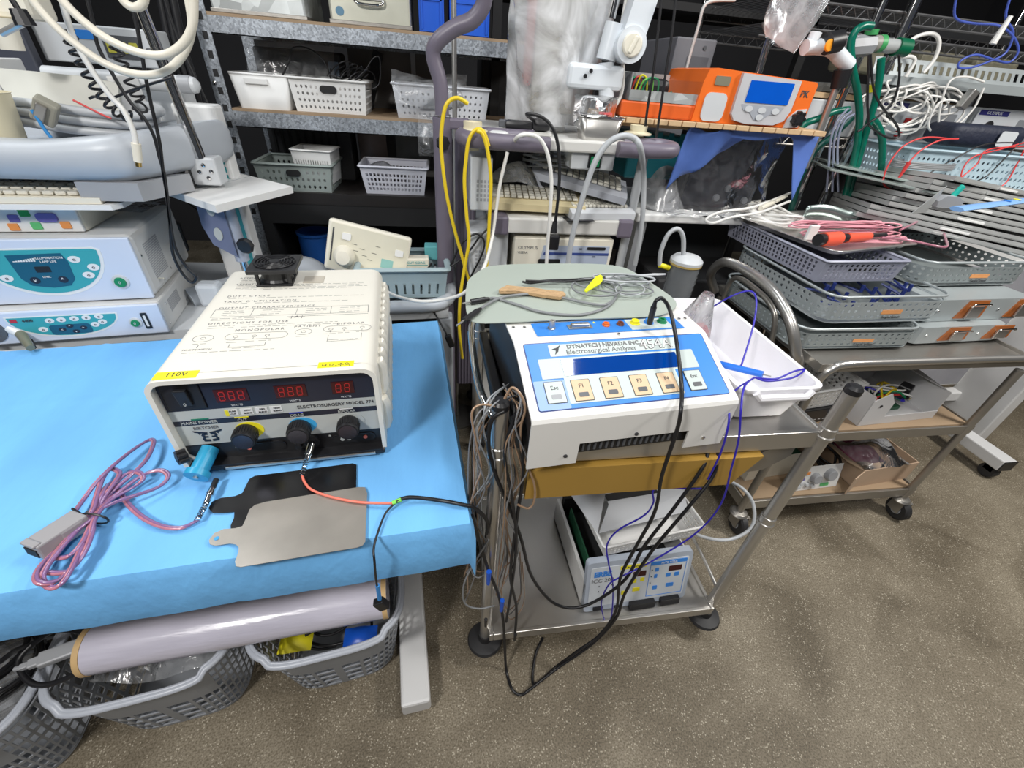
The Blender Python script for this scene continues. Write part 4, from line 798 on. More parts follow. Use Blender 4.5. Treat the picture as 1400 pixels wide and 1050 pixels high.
# slim unit
s1=device('camera_control_unit','slim white unit with a long teal keypad at the bottom of the left stack',(-.831,1.288,.7835),9,.47,.33,.098,FW,CS)
half=[(-.36+.255*(1-math.cos(PI*k/14))/2,.074-.062*math.sin(PI*k/14)) for k in range(15)]
yz_plate(s1,half+[(-.105,.078),(-.36,.083)],WHITE,'keypad_border',-.0008); yz_plate(s1,[( -.355+.245*(1-math.cos(PI*k/14))/2,.073-.055*math.sin(PI*k/14)) for k in range(15)]+[(-.11,.0755),(-.355,.080)],TEAL,'keypad',-.0018)
yz_plate(s1,rrect(-.275,.022,-.18,.052,.008),TEALD,'arrow_field',-.0027)
def keyb(t,x,z,rx,rz,m,l=-.0027,s_=None,ink=INK): o=yz_plate(t,ell(x,z,rx,rz,16),m,'key',l); (text(t,s_,face_y(x,l-.0006,z),rz*1.5,ink) if s_ else None)
for x,z in ((-.265,.066),(-.238,.067),(-.208,.068),(-.18,.069),(-.15,.070),(-.148,.053),(-.168,.046),(-.29,.041)): keyb(s1,x,z,.0105,.0075,WHITE,s_='o')
for x,z,c in ((-.227,.047,'^'),(-.248,.037,'<'),(-.198,.039,'>'),(-.219,.029,'v')): keyb(s1,x,z,.0085,.0058,NAVY,-.0036,c,WHITE)
yz_plate(s1,rrect(-.35,.066,-.335,.076,.001,1),mat('red_mark',(.5,.03,.05),.5),'red_emblem',-.0027); text(s1,'4400',face_y(-.312,-.003,.070),.012,INK)
power(s1,-.072,.042,.011); yz_plate(s1,rrect(-.052,.02,-.036,.072,.002,2),BLACK,'card_slot',-.002); yz_plate(s1,rrect(-.047,.028,-.041,.064,.001,1),WHITE,'card',-.003,.0025)
B().lathe([(.034,0),(.034,.003),(.024,.0035),(.022,.001)],(-.405,-.0001,.045),26,'Y').obj('camera_socket',DGREY,s1,True)
vents(s1,.0002,.07,.16,.04,.075,8)
for y,z in ((.03,.02),(.05,.075),(.2,.02)): B().lathe([(.004,0),(.004,.0015),(.001,.002)],(.0001,y,z),10,'X').obj('screw',CHROME,s1)
# tall unit
s2=device('light_source','tall white light source with a half-round teal keypad in the left stack',(-.848,1.317,.8838),7.5,.47,.35,.182,FW,CS,.014)
def hr(x0,x1,zt,dep,n=20): return [(x0+(x1-x0)*(1-math.cos(PI*k/n))/2,zt-dep*math.sin(PI*k/n)**.9) for k in range(n+1)]
yz_plate(s2,hr(-.365,-.075,.150,.128)[::1]+[(-.09,.157),(-.35,.157)],WHITE,'keypad_border',-.0008); yz_plate(s2,hr(-.357,-.083,.149,.118)+[(-.095,.153),(-.345,.153)],TEAL,'keypad',-.0018)
yz_plate(s2,[(-.285,.14),(-.165,.143),(-.158,.12),(-.163,.07),(-.18,.052),(-.22,.047),(-.265,.055),(-.28,.075)],TEALD,'display_field',-.0027); yz_plate(s2,rrect(-.238,.092,-.205,.108,.001,1),BLACK,'display',-.0036)
for k in range(9): yz_plate(s2,rrect(-.275+k*.0055,.122,-.271+k*.0055,.124+k*.0009,.0003,1),WHITE,'level_bar',-.0036)
text(s2,'ILLUMINATION',face_y(-.195,-.004,.131),.009,WHITE); text(s2,'LAMP LIFE',face_y(-.2,-.004,.121),.008,WHITE); text(s2,'LEVEL',face_y(-.222,-.004,.079),.007,WHITE)
for x,z,c in ((-.252,.07,'v'),(-.19,.07,'^')): keyb(s2,x,z,.011,.0095,NAVY,-.0036,c,WHITE)
for x,z in ((-.142,.125),(-.108,.102),(-.128,.08),(-.31,.078)): keyb(s2,x,z,.014,.0095,WHITE,s_='o')
yz_plate(s2,rrect(-.352,.128,-.332,.138,.001,1),mat('red_mark',()),'red_emblem',-.0027); text(s2,'4400',face_y(-.312,-.003,.133),.013,INK)
power(s2,-.063,.056,.0145); vents(s2,.0002,.06,.16,.04,.14,18)
for y,z in ((.03,.12),(.10,.02),(.17,.03)): B().lathe([(.004,0),(.004,.0015),(.001,.002)],(.0001,y,z),10,'X').obj('screw',CHROME,s2)
B().cyl((.0001,.07,.035),(.015,.065,.035),.003,8).obj('side_pin',CREAM,s2); B().bb(-.3,-.0,.351,.37,.02,.12,.004).obj('rear_block',BLACK,s2)
cl_=tag(crumpled('plastic_sheet','','',(-1.02,1.55,1.10),(.34,.22,.02),FILMC,12,.012,14),'clear plastic sheet lying on top of the tall light source','film')
# small unit with coloured keys
s3=device('colour_key_unit','small white unit with green, violet and orange keys on the left stack',(-.962,1.345,1.0665),6,.36,.27,.086,WHITE,CREAM,.005)
KG=mat('green_key',(.02,.30,.08),.4); KV=mat('violet_key',(.16,.14,.42),.4); KO=mat('orange_key',(.80,.30,.08),.4); KL=mat('light_green_key',(.12,.50,.18),.4)
for x,z,m in ((-.112,.052,KG),(-.14,.038,KV),(-.10,.019,KL),(-.15,.016,KO),(-.035,.021,KO),(-.178,.056,KV),(-.2,.03,KG),(-.235,.05,KO),(-.27,.03,KL)): yz_plate(s3,rrect(x-.011,z-.009,x+.011,z+.009,.002,2),m,'key',-.003,.0029)
yz_plate(s3,rrect(-.09,.03,-.045,.052,.008,4),KV,'long_key',-.006,.0059); yz_plate(s3,rrect(-.075,.062,-.03,.071,.001,1),NAVY,'name_plate',-.001); text(s3,'MEDICAL',face_y(-.052,-.0012,.0665),.007,WHITE)
# keyboard
kb=thing('keyboard','cream computer keyboard on a white tray under the grey console','keyboard',(-.86,1.30,1.155),6)
B().prism([(0,0),(.0,.014),(.17,.028),(.17,.004)],-.46,0,lambda u,v,w_:(w_,u,v)).obj('case',CREAM,kb)
for r_ in range(5):
    kk=B()
    for c in range(17): x=-.45+c*.026; kk.box((x,.025+r_*.03,.022+r_*.0026),(.022,.024,.009),.002,seg=1)
    ko=kk.obj('key_row',mat('cream_keys',(.72,.69,.60),.45) if r_<3 else mat('grey_keys',(.25,.26,.26),.45),kb)
B().prism([(-.48,-.004),(.02,-.004),(.035,.02),(.04,.18),(-.48,.18)],-.014,-.001).obj('tray',WHITE,kb)
# grey console above
cn=thing('console_tray','large light grey moulded console with a deep well, above the keyboard','console',(-1.0,1.5,1.237)); o_=Vector(cn.location)
outp=[(-1.5,1.235),(-.86,1.285),(-.77,1.30),(-.735,1.34),(-.65,1.62),(-.66,1.70),(-.70,1.75),(-1.5,1.75)]; inp=[(-1.16,1.335),(-.88,1.345),(-.82,1.39),(-.81,1.48),(-.85,1.56),(-1.16,1.56)]
oc=[Vector(p[:2]) for p in spline([(-1.5,1.245,0),(-1.15,1.262,0),(-.90,1.283,0),(-.79,1.30,0),(-.742,1.345,0),(-.70,1.46,0),(-.652,1.60,0),(-.655,1.69,0),(-.72,1.75,0),(-1.0,1.77,0),(-1.5,1.77,0),(-1.56,1.5,0)],5,True)]
cen=Vector((-1.06,1.50)); b=B(); rings=[]
def inset(k,kx=None): return [cen+Vector(((p.x-cen.x)*(kx or k),(p.y-cen.y)*k)) for p in oc]
for pts_,z,slope in ((inset(.90,.94),-.028,0),(inset(.97,.985),-.012,0),(inset(1),.012,0),(inset(.995,.998),.032,.4),(inset(.96,.98),.048,.6),(inset(.90,.955),.054,.7),(inset(.66,.80),.054,.7),(inset(.60,.76),.046,.4),(inset(.56,.73),.014,0)):
    rings.append([b.bm.verts.new((p.x-o_.x,p.y-o_.y,z+slope*.05*max(0,min(1,(p.x+.95)/.3)))) for p in pts_])
for a,c in zip(rings,rings[1:]):
    for k in range(len(a)): b.bm.faces.new((a[k],a[(k+1)%len(a)],c[(k+1)%len(a)],c[k]))
b.bm.faces.new(rings[0]); b.bm.faces.new(rings[-1]); b.obj('moulded_body',PG,cn,True,auto=50)
B().prism([(.10,-.20),(.235,-.19),(.30,-.05),(.16,-.1)],-.075,-.0305).obj('side_bracket',MGREY,cn)
B().prism(ell(-.06,-.02,.24,.13,28),.0145,.017).obj('well_floor',BGREY,cn)
# grey corrugated hose lying in the console, plugs
for k in range(3): cable('grey_hose','thick pale grey cable coiled in the grey console',[Vector((-.98+.17*math.cos(a)+.02*k,1.55+.075*math.sin(a),1.30+.022*k+.008*math.sin(2*a))) for a in [R(40*i) for i in range(9)]],.011,GHO,'grey cables coiled in the console',7,8,closed=True)
cable('flat_multicolour_wire','red wire lying over the coiled grey cables',Ys(1.45,100,137,120,147,140,157,152,162),.0025,REDW); cable('blue_strip','bright blue strip leaning in the console well',Ys(1.40,43,150,52,163,62,178,70,188),.004,mat('blue_strip',(.03,.25,.6),.5),cat='strip')
dsub=thing('grey_connector','grey connector with metal pins beside the beige cup in the console','connector',PY(62,152,1.42),0,rot=(R(20),R(35),R(20))); B().box((0,0,0),(.045,.03,.06),.005).obj('shell',mat('olive_grey',(.30,.29,.24),.4),dsub); B().box((-.005,-.018,0),(.02,.01,.045),.002).obj('pin_block',STEELD,dsub)
cup=thing('beige_cup','stained beige cup at the left photo edge','cup',Vector((-1.10,1.42,1.275))); B().lathe([(.05,0),(.062,.10),(.064,.102),(.058,.102),(.046,.006)],(0,0,0),26).obj('body',BEIGE,cup,True)
# probe holder trough and parts behind
ph_=thing('probe_holder','off-white plastic probe holder with a sloped front behind the console','holder',(-.98,1.62,1.33)); 
b=B().prism([(-.16,.0),(.13,.0),(.15,-.02),(-.15,-.02)],-.06,.06,lambda u,v,w_:(u,w_,v)); b.obj('shelf',WHITE,ph_)
B().prism([(-.165,.09),(-.13,.02),(-.145,.0),(.12,.0),(.13,.075),(.05,.085)],-.07,-.062,lambda u,v,w_:(u,w_-.03+v*.4,v)).obj('sloped_front',mat('off_white_moulding',(.62,.62,.57),.45),ph_); B().bb(.10,.118,-.06,.06,.0,.09,.004).bb(-.18,-.162,-.06,.06,0,.11,.004).obj('cheek',WHITE,ph_)
mb=thing('slate_monitor','dark slate panel of a monitor behind the probe holder','monitor',(-1.05,1.74,1.42)); B().bb(-.35,-.10,0,.03,-.07,.22,.006).obj('panel',mat('slate',(.05,.055,.075),.5),mb); B().bb(-.37,-.08,-.012,0,-.085,-.065,.003).obj('bottom_strip',LGREY,mb)
yb=thing('yellow_key_unit','grey unit with yellow lit keys behind the hanging white cables','device',(-1.03,1.80,1.455)); B().bb(-.13,.19,0,.2,-.02,.075,.004).obj('case',LGREY,yb); yz_plate(yb,rrect(.045,-.002,.145,.055,.003),DGREY,'key_field'); 
for x in (.053,.085,.115): yz_plate(yb,rrect(x,.012,x+.022,.04,.003),mat('yellow_key',(.55,.52,.08),.4),'key',-.003,.0019)
yz_plate(yb,rrect(-.02,.04,.03,.062,.002),BLUEP,'blue_label'); B().lathe([(.012,0),(.012,.004),(.006,.005)],(.168,-.0001,.02),14,'Y').obj('round_socket',DGREY,yb)
gb=thing('grey_bar','horizontal light grey round bar with a domed end behind the chrome pole','bar',(-1.06,1.70,1.405)); B().cyl((-.05,0,0),(.33,0,0),.022,18).lathe([(.022,0),(.02,.012),(.010,.02),(.001,.022)],(.33,0,0),18,'X').obj('tube',LGREY,gb,True); B().cyl((.30,0,0),(.331,0,0),.0235,18).obj('end_ring',MGREY,gb,True)
gbx=thing('grey_speaker_box','light grey upright box behind the chrome pole','box',(-.88,1.765,1.315)); B().bb(-.13,.08,0,.1,-.03,.07,.006).obj('case',LGREY,gbx)
# hanging cables at the upper left
cable('thick_ivory_cable','thick ivory cable, lower of the two loops hanging at the upper left',Ys(1.15,30,-30,45,0,75,35,110,65,150,90,190,102,225,98,250,75,262,40,258,0,252,-30),.0072,ICAB,'ivory cable loops',8,10)
cable('thick_ivory_cable','thick ivory cable, upper of the two loops hanging at the upper left',Ys(1.10,70,-25,85,0,115,30,150,55,190,72,225,75,250,60,263,35,265,0,263,-30),.0072,ICAB,'ivory cable loops',8,10)
cable('thick_ivory_cable','short ivory cable bend at the top edge left of the shelf',Ys(1.12,160,-20,168,0,182,10,195,5,199,-15),.0072,ICAB,'ivory cable loops',8,10)
vc=thing('video_cable','white cable ending in a white plug with a gold tip before the console','cable',PY(188,222,1.2)); o_=Vector(vc.location)
wire('cord',vc,[p-o_ for p in Ys(1.2,80,-20,86,5,100,50,125,95,150,130,168,150,182,178,186,198)],.0055,WCAB); a,b_=PY(186,196,1.2)-o_,PY(189,221,1.2)-o_; B().cyl(a,b_,.009,14,.0085).obj('plug_shell',CREAM,vc,True); B().cyl(b_,b_+(b_-a)*.28,.006,12).obj('gold_tip',BRASS,vc,True)
def helix(label,pts,r,turns,rad):
    c=spline(pts,22); n=len(c); out=[]
    for i,p in enumerate(c):
        d=(c[min(i+1,n-1)]-c[max(i-1,0)]).normalized(); u=d.cross(Vector((0,1,.3))).normalized(); v=d.cross(u); a=2*PI*turns*i/(n-1); out.append(p+u*rad*math.cos(a)+v*rad*math.sin(a))
    return tag(B().tube(spline(out,3),r,6).obj('coiled_cable',BCAB,None,True,auto=80),label,'cable','coiled black cords')
helix('black coiled telephone-style cord, longer one reaching down to the console',Ys(1.32,92,40,100,62,112,85,127,112,143,134,160,152,178,160),.0032,10,.012)
helix('black coiled telephone-style cord, shorter one beside the grey bar',Ys(1.45,158,62,164,80,174,102,184,125,194,142,186,158),.0032,7,.012)
def bk(label,y,*a,r=.0038): return cable('black_cable',label,Ys(y,*a),r,BCAB,'black cords hanging at the upper left',7)
bk('black cord falling from the top past the swing plate and looping at the light source',1.25,175,-20,180,5,188,40,195,80,200,110,206,140,213,170,219,200,223,235,228,265,232,300,240,340,255,365,268,378,262,386,248,372,236,345,232,300,228,262,224,235)
bk('thin black cord crossing in front of the chrome pole',1.3,115,-20,126,25,133,60,145,85,165,120,180,142,196,160,210,185,218,215,224,235)
bk('black cord running down beside the shelf upright',1.75,222,-10,235,30,250,70,262,95,285,145,305,185,318,215,325,245,326,275,318,295,300,300,275,290,250,270,238,250,228,225)
bk('black cord arching sideways at the foot of the coiled cord',1.35,122,135,130,132,150,135,175,125,195,118,215,112,235,106,r=.003)
for k,(a,b_) in enumerate(((218,232),(226,244),(235,252))): bk('thick black cord in the dark bundle behind the chrome pole',1.9,a,-10,a+15,60,a+30,110,a+38,150,r=.012)
cable('black_cable','heavy black power cord at the far left edge of the sheet',[Vector((-1.28,1.20,.86)),Vector((-1.235,1.17,.83)),P(18,425,.83),P(32,440,.81),P(40,462,.795),P(46,475,.79)],.006,BCAB)
cc=thing('clear_connector','clear plastic connector hanging from the camera socket over the sheet','connector',P(30,462,.80)); o_=Vector(cc.location); B().cyl(P(15,448,.83)-o_,P(28,456,.815)-o_,.016,16,.013).obj('collar',WHITE,cc,True); B().cyl(P(28,456,.815)-o_,P(42,476,.80)-o_,.013,16,.009).obj('clear_body',mat('olive_clear',(.28,.28,.20),.15,trans=.4),cc,True)
ac=thing('power_adapter_plug','black cord plug hanging at the upper left corner','plug',PY(30,20,1.2)); o_=Vector(ac.location); B().cyl(PY(24,12,1.2)-o_,PY(36,35,1.2)-o_,.013,10,.017).obj('body',BLACK,ac); wire('cord',ac,[p-o_ for p in Ys(1.2,8,-25,14,-5,20,5,25,13)],.005,BCAB); B().cyl(PY(30,32,1.2)-o_,PY(2,46,1.2)-o_,.006,10).obj('steel_pin',STEEL,ac)
ib=thing('ivory_housing','ivory plastic housing at the top left corner','housing',PY(10,10,1.45)); B().bb(-.12,.04,0,.1,-.02,.15,.012).obj('shell',CREAM,ib); B().cyl((-.03,.0,-.02),(-.03,0,-.08),.03,18,.022).obj('nozzle',CREAM,ib,True)
# ------------------------------------------------ teal basket on the trolley with ivory control boxes
tb=basket('slotted_basket','blue-grey basket with slotted sides full of ivory control boxes',(-.135,1.545,.826),3,.30,.20,.105,mat('blue_grey_basket',(.33,.42,.45),.4,var=.04),9,6,1,.28,False,.92,.011,handle=False,hv=.8,mv0=.08,mv1=.45)
cpn=thing('control_console','ivory control panel leaning upright in the slotted basket','panel',(-.255,1.50,.935),0,rot=(R(-12),R(14),R(2)))
B().bb(-.135,.135,0,.045,-.05,.115,.008).obj('case',CREAM,cpn); yz_plate(cpn,rrect(-.125,-.04,.125,.105,.005),mat('ivory_face',(.68,.65,.53),.45),'face')
for x,z in ((-.075,.07),(.10,.055)): q=yz_plate(cpn,rrect(x-.014,z-.011,x+.014,z+.011,.004),WHITE,'rocker_pad',-.005,.004); 
yz_plate(cpn,rrect(.045,-.005,.085,.025,.002),mat('pale_teal_label',(.25,.48,.45),.5),'teal_label',-.0019); yz_plate(cpn,[(-.12,-.02),(-.115,-.02),(-.115,.09),(-.12,.09)],INK,'printed_line',-.0018)
for k,(x,z) in enumerate(((-.03,.04),(-.05,.03),(-.02,.02),(.02,.06),(.0,.01),(.01,.035),(-.055,.05))): yz_plate(cpn,[(x,z),(x+.016,z),(x+.016,z+.0012),(x,z+.0012)],INK,'printed_mark',-.0018)
B().lathe([(.036,0),(.033,.02),(.03,.035),(.022,.05),(.001,.052)],(-.075,-.0015,.005),24,'Y').obj('round_dome',CREAM,cpn,True)
for k,(z,lb,y) in enumerate(((.90,'ivory control box lying lower in the slotted basket, nearest the front',1.475),(.925,'ivory control box lying behind the front one in the slotted basket',1.535))):
    t=thing('ivory_box',lb,'box',(-.15,y,z),3,'ivory boxes in the slotted basket'); B().bb(-.13,.125-.02*k,-.022,.022,-.03,.02,.004).obj('case',CREAM,t); B().bb(-.13,.12-.02*k,-.0235,-.0225,-.004,-.002).obj('seam',mat('teal_line',(.1,.35,.35),.5),t); text(t,'CUT COAG',face_y(.06,-.0237,.006),.012,TEAL)
tgb=tag(B().box((-.035,1.60,.945),(.05,.05,.05),.004).obj('teal_carton',mat('teal_card',(.12,.42,.45),.6)),'small teal carton at the back of the slotted basket','box')
cable('white_mains_cable','white cable arching from behind the generator to the sage plate',[P(528,398,.87),P(545,406,.88),P(575,412,.90),P(605,410,.92),P(632,402,.96),P(648,385,1.0),P(662,365,1.03),PY(672,330,1.40),PY(678,290,1.43),PY(684,250,1.43),PY(694,208,1.43)],.0055,WCAB)
cable('black_plug_cable','black plug cable hanging beside the table corner',[P(592,425,.78),P(603,443,.76),P(612,460,.72)],.0035,BCAB); c=P(615,466,.70); tag(B().box(c,(.022,.02,.05),.004,Matrix.Rotation(R(-20),4,'Y')).obj('mains_plug',BLACK),'black mains plug hanging beside the blue sheet corner','plug')
# ================================================================== galvanised shelf at the back left
sh=thing('storage_shelf','galvanised slotted-angle shelf with brown board decks at the back left','shelf',(-.77,2.0,0))
SLOT=[None]
def upright(x,y):
    u=B().bb(x-.022,x+.022,y-.002,y+.002,0,2.05).bb(x-.024,x-.020,y,y+.045,0,2.05).obj('upright',GALV,sh)
    if y==0:
        for k in range(18):
            z=.95+k*.052
            if SLOT[0] is None: SLOT[0]=B().bb(-.006,.010,-.0028,-.0021,0,.022).obj('slot',BLACKM,u)
            else: q_=SLOT[0].copy(); COL.objects.link(q_); q_.parent=u; q_.location=(x,y,z); continue
            SLOT[0].location=(x,y,z)
    for z in (1.60,1.40,1.13): B().lathe([(.006,0),(.006,.003),(.002,.004)],(x-.01,y-.0029,z),10,'Y').obj('bolt',CHROME,u)
upright(0,0); upright(1.28,0); upright(0,.42); upright(1.28,.42)
def deckf(z,h,m=GALV,top=MDF):
    b=B().bb(.023,1.256,-.004,.0,z-h,z-.004).bb(.023,1.256,.42,.424,z-h,z-.004).bb(.023,1.256,-.004,.02,z-h,z-h+.003).obj('beam',m,sh); B().bb(.024,1.255,-.003,.424,z-.0038,z+.005).obj('board',top,sh)
deckf(1.592,.052); deckf(1.322,.055)
bsh=thing('black_cabinet','low black open cabinet under the galvanised shelf','cabinet',(-.77,1.99,0))
BW=mat('black_stained_wood',(.016,.013,.012),.5,var=.3,scale=5,stretch=(1,8,1))
B().bb(.03,1.2,-.01,.42,1.0,1.045).obj('top',BW,bsh); B().bb(.03,1.2,-.008,.02,.92,.9998).obj('apron',BLACKM,bsh); B().bb(.03,.07,-.008,.42,0,.9198).bb(1.16,1.2,-.008,.42,0,.9198).bb(.0701,1.1599,.40,.42,0,.9198).bb(.0701,1.1599,0,.399,.40,.42).obj('frame',BLACKM,bsh)
# metal cases on the top board
def mcase(label,x0,x1,z0,h,d,m,latch=True):
    t=thing('metal_case',label,'case',((x0+x1)/2,2.02,z0)); w_=x1-x0; B().bb(-w_/2,w_/2,0,d,0,h,.008).obj('body',m,t); B().bb(-w_/2-.003,w_/2+.003,-.003,d,.0,.012,.002).obj('bottom_rim',STEELD,t)
    if latch: B().bb(-.05,.05,-.006,-.0001,.07,.09,.002).obj('hasp',STEEL,t); wire('handle',t,[(-.045,-.008,.085),(-.04,-.02,.06),(.04,-.02,.06),(.045,-.008,.085)],.004,CHROME)
    B().prism(ell(-w_/2+.035,.035,.014,.013),-.0009,-.0001,yf).obj('stain_mark',mat('blue_stain',(.10,.22,.32),.5),t) if latch else None
mcase('plain grey sheet-metal case at the left of the top shelf',-.735,-.435,1.598,.2,.3,ZINC,False)
mcase('silver metal case with a handle in the middle of the top shelf',-.357,-.083,1.598,.2,.3,mat('weathered_silver',(.52,.52,.44),.4,.6,var=.2,scale=9))
for x0,x1,lb in ((-.055,.035,'blue plastic crate beside the silver case on the top shelf'),(.055,.20,'blue plastic crate behind the steel pole on the top shelf')):
    t=thing('blue_crate',lb,'crate',((x0+x1)/2,2.05,1.598)); w_=x1-x0; B().bb(-w_/2,w_/2,0,.005,0,.2,.002).bb(-w_/2,-w_/2+.005,.005,.28,0,.2).bb(w_/2-.005,w_/2,.005,.28,0,.2).bb(-w_/2,w_/2,.275,.28,0,.2).bb(-w_/2,w_/2,0,.28,0,.004).obj('body',BLUE,t); B().bb(-w_/2+.008,w_/2-.008,-.004,-.0001,.09,.098).bb(-w_/2+.008,-w_/2+.014,-.004,-.0001,.01,.19).bb(w_/2-.014,w_/2-.008,-.004,-.0001,.01,.19).obj('rib',BLUE,t)
# second row
wb=thing('plain_white_bin','plain white plastic bin at the left of the middle shelf','bin',(-.636,2.02,1.328)); 
b=B(); q0=rrect(-.085,0,.085,.2,.012,3); q1=rrect(-.10,-.005,.10,.205,.015,3); r0=[b.bm.verts.new((x,y,0)) for x,y in q0]; r1=[b.bm.verts.new((x,y,.105)) for x,y in q1]; n=len(r0)
for k in range(n): b.bm.faces.new((r0[k],r0[(k+1)%n],r1[(k+1)%n],r1[k]))
b.bm.faces.new(r0); b.obj('body',WHITE,wb,True,.003,auto=40); B().bb(-.05,.03,-.012,-.0052,.075,.095,.003).obj('grip',WHITE,wb); B().tube([(x,y,.105) for x,y in q1],.004,6,True).obj('rim',WHITE,wb,True)
def handleslot(t,w_,h,td,m=BLACKM): B().prism(rrect(-w_/2,h-.012,w_/2,h+.012,.011,4),-.0012,-.0002,lambda u,v,w2:(u,-td/2+w2,v)).obj('grip_slot',m,t)
b1=basket('round_hole_basket','white basket with round holes and an oval grip in the middle shelf row',(-.40,2.12,1.328),0,.272,.2,.105,WHITE,14,10,4,.5,True,.92,.006); handleslot(b1,.06,.075,.204)
b2=basket('round_hole_basket','white round-hole basket half wrapped in film, right on the middle shelf',(.02,2.12,1.328),0,.37,.2,.11,mat('greyish_white_plastic',(.60,.62,.66),.4),16,10,4,.42,True,.92,.006)
crumpled('wrapping_film','glossy clear film spilling over the right round-hole basket','film',(-.02,2.035,1.42),(.28,.13,.04),FILMC,21,.03).rotation_euler=(R(65),0,R(8))
crumpled('wrapping_film','loose clear film hanging below the middle shelf board','film',(-.02,1.985,1.28),(.12,.14,.02),FILMC,22,.02,14).rotation_euler=(R(85),0,0)
crumpled('wrapping_film','dull clear film over the dark case above the plain white bin','film',(-.56,2.22,1.48),(.32,.14,.04),FILMC,23,.03).rotation_euler=(R(70),0,0)
dc=thing('dark_case','large black case at the back of the middle shelf','case',(-.52,2.25,1.328)); B().bb(-.19,.14,0,.12,0,.19,.01).obj('shell',DARK,dc); B().bb(.09,.13,-.006,-.0001,.06,.16,.002).obj('lit_window',mat('pale_blue_window',(.25,.32,.42),.3),dc)
gd=thing('grey_board','grey leaning board with a brass door knob behind the shelf','board',(-.16,2.44,.95)); B().bb(-.22,.16,0,.03,0,.64,.004).obj('leaf',mat('warm_grey_door',(.20,.19,.18),.6),gd); B().lathe([(.022,0),(.022,.006),(.01,.01),(.01,.03),(.024,.04),(.026,.052),(.015,.06)],(.04,-.0001,.40),18,'Y').obj('knob',mat('old_brass',(.35,.28,.18),.35,.9),gd,True); B().bb(.05,.07,-.01,0,0.0,.62).obj('stile',LGREY,gd)
tag(B().box((-.27,2.33,1.43),(.04,.03,.22),0,Matrix.Rotation(R(18),4,'Y')).obj('black_strut',BLACKM),'black strut leaning behind the round-hole basket','strut')
for k in range(5): cable('black_lead','thin black lead tangled on the round-hole basket',[Vector((-.28+.05*math.cos(a+k)-.02*k,2.06+.03*math.sin(2*a+k),1.445+.025*math.sin(a*1.3+k)+.006*k)) for a in [R(38*i) for i in range(9)]],.0022,BCAB,'black leads on the round-hole basket')
cable('black_lead','black lead arching over the dark case and the round-hole basket',Ys(2.1,385,105,395,85,400,66,420,66,440,80,450,100,455,120),.003,BCAB); cable('black_lead','black lead standing in a loop at the right of the round-hole basket',Ys(2.05,485,110,500,95,510,80,518,78,520,90,518,115,505,122,490,118),.0025,BCAB)
# third row on the black cabinet
b3=basket('round_hole_basket','sage green round-hole basket on the black cabinet',(-.575,2.10,1.046),-1,.29,.22,.10,mat('sage_plastic',(.34,.39,.37),.42,var=.04),12,9,3,.5,True,.92,.007); handleslot(b3,.055,.07,.225)
b4=basket('small_slotted_basket','small white slotted basket sitting in the sage green basket',(-.50,2.09,1.075),-5,.15,.14,.12,WHITE,14,12,1,.35,False,.9,.005,handle=False,hv=.7,mv0=.2,mv1=.2)
b5=basket('square_hole_basket','white square-hole basket on the right of the black cabinet',(-.185,2.10,1.046),0,.27,.20,.105,mat('lilac_white_plastic',(.62,.63,.70),.4),15,11,4,.6,False,.88,.007,handle=False,mv0=.1,mv1=.2)
crumpled('plastic_bag','small clear bag in the white square-hole basket','bag',(-.24,2.08,1.13),(.12,.1,.03),FILMC,25,.012,12)
crumpled('pink_pouch','milky pouch with pinkish contents hanging behind the square-hole basket','bag',(-.30,2.32,1.20),(.12,.16,.03),mat('dusty_pink',(.32,.25,.22),.5,var=.3),26,.015,12).rotation_euler=(R(80),0,0)
crumpled('milky_bag','grey plastic bag standing behind the square-hole basket','bag',(-.12,2.34,1.20),(.16,.16,.03),mat('grey_bag',(.25,.26,.25),.4,var=.3),27,.02,12).rotation_euler=(R(80),0,0)
dk=thing('black_equipment','black equipment box behind the sage green basket','box',(-.60,2.24,1.046)); B().bb(-.12,.22,0,.15,0,.21,.005).obj('case',DARK,dk)
for k in range(9): B().bb(-.10+k*.032,-.09+k*.032,-.004,-.0001,.03,.19).obj('rib',BLACKM,dk)
bt_=thing('blue_tub','blue tub on the floor of the black cabinet','tub',(-.57,2.10,.4205)); B().lathe([(.07,0),(.075,.42),(.08,.425),(.08,.435),(.07,.435),(.066,.02)],(0,0,0),26).obj('body',mat('tub_blue',(.02,.14,.55),.35),bt_,True)
for k in range(3):
    tag(B().box((-.42+.22*k,2.2,.53+.03*k),(.2,.2,.22+.06*k),.01).obj('dark_box',DARK),['dark box inside the black cabinet, leftmost','dark box inside the black cabinet, in the middle','dark box inside the black cabinet, rightmost'][k],'box','dark boxes in the black cabinet')
dn=thing('dark_binder','black flat case standing left behind the control panel','case',(-.36,1.66,.783)); B().bb(-.06,.10,0,.12,0,.16,.006).obj('shell',BLACK,dn)
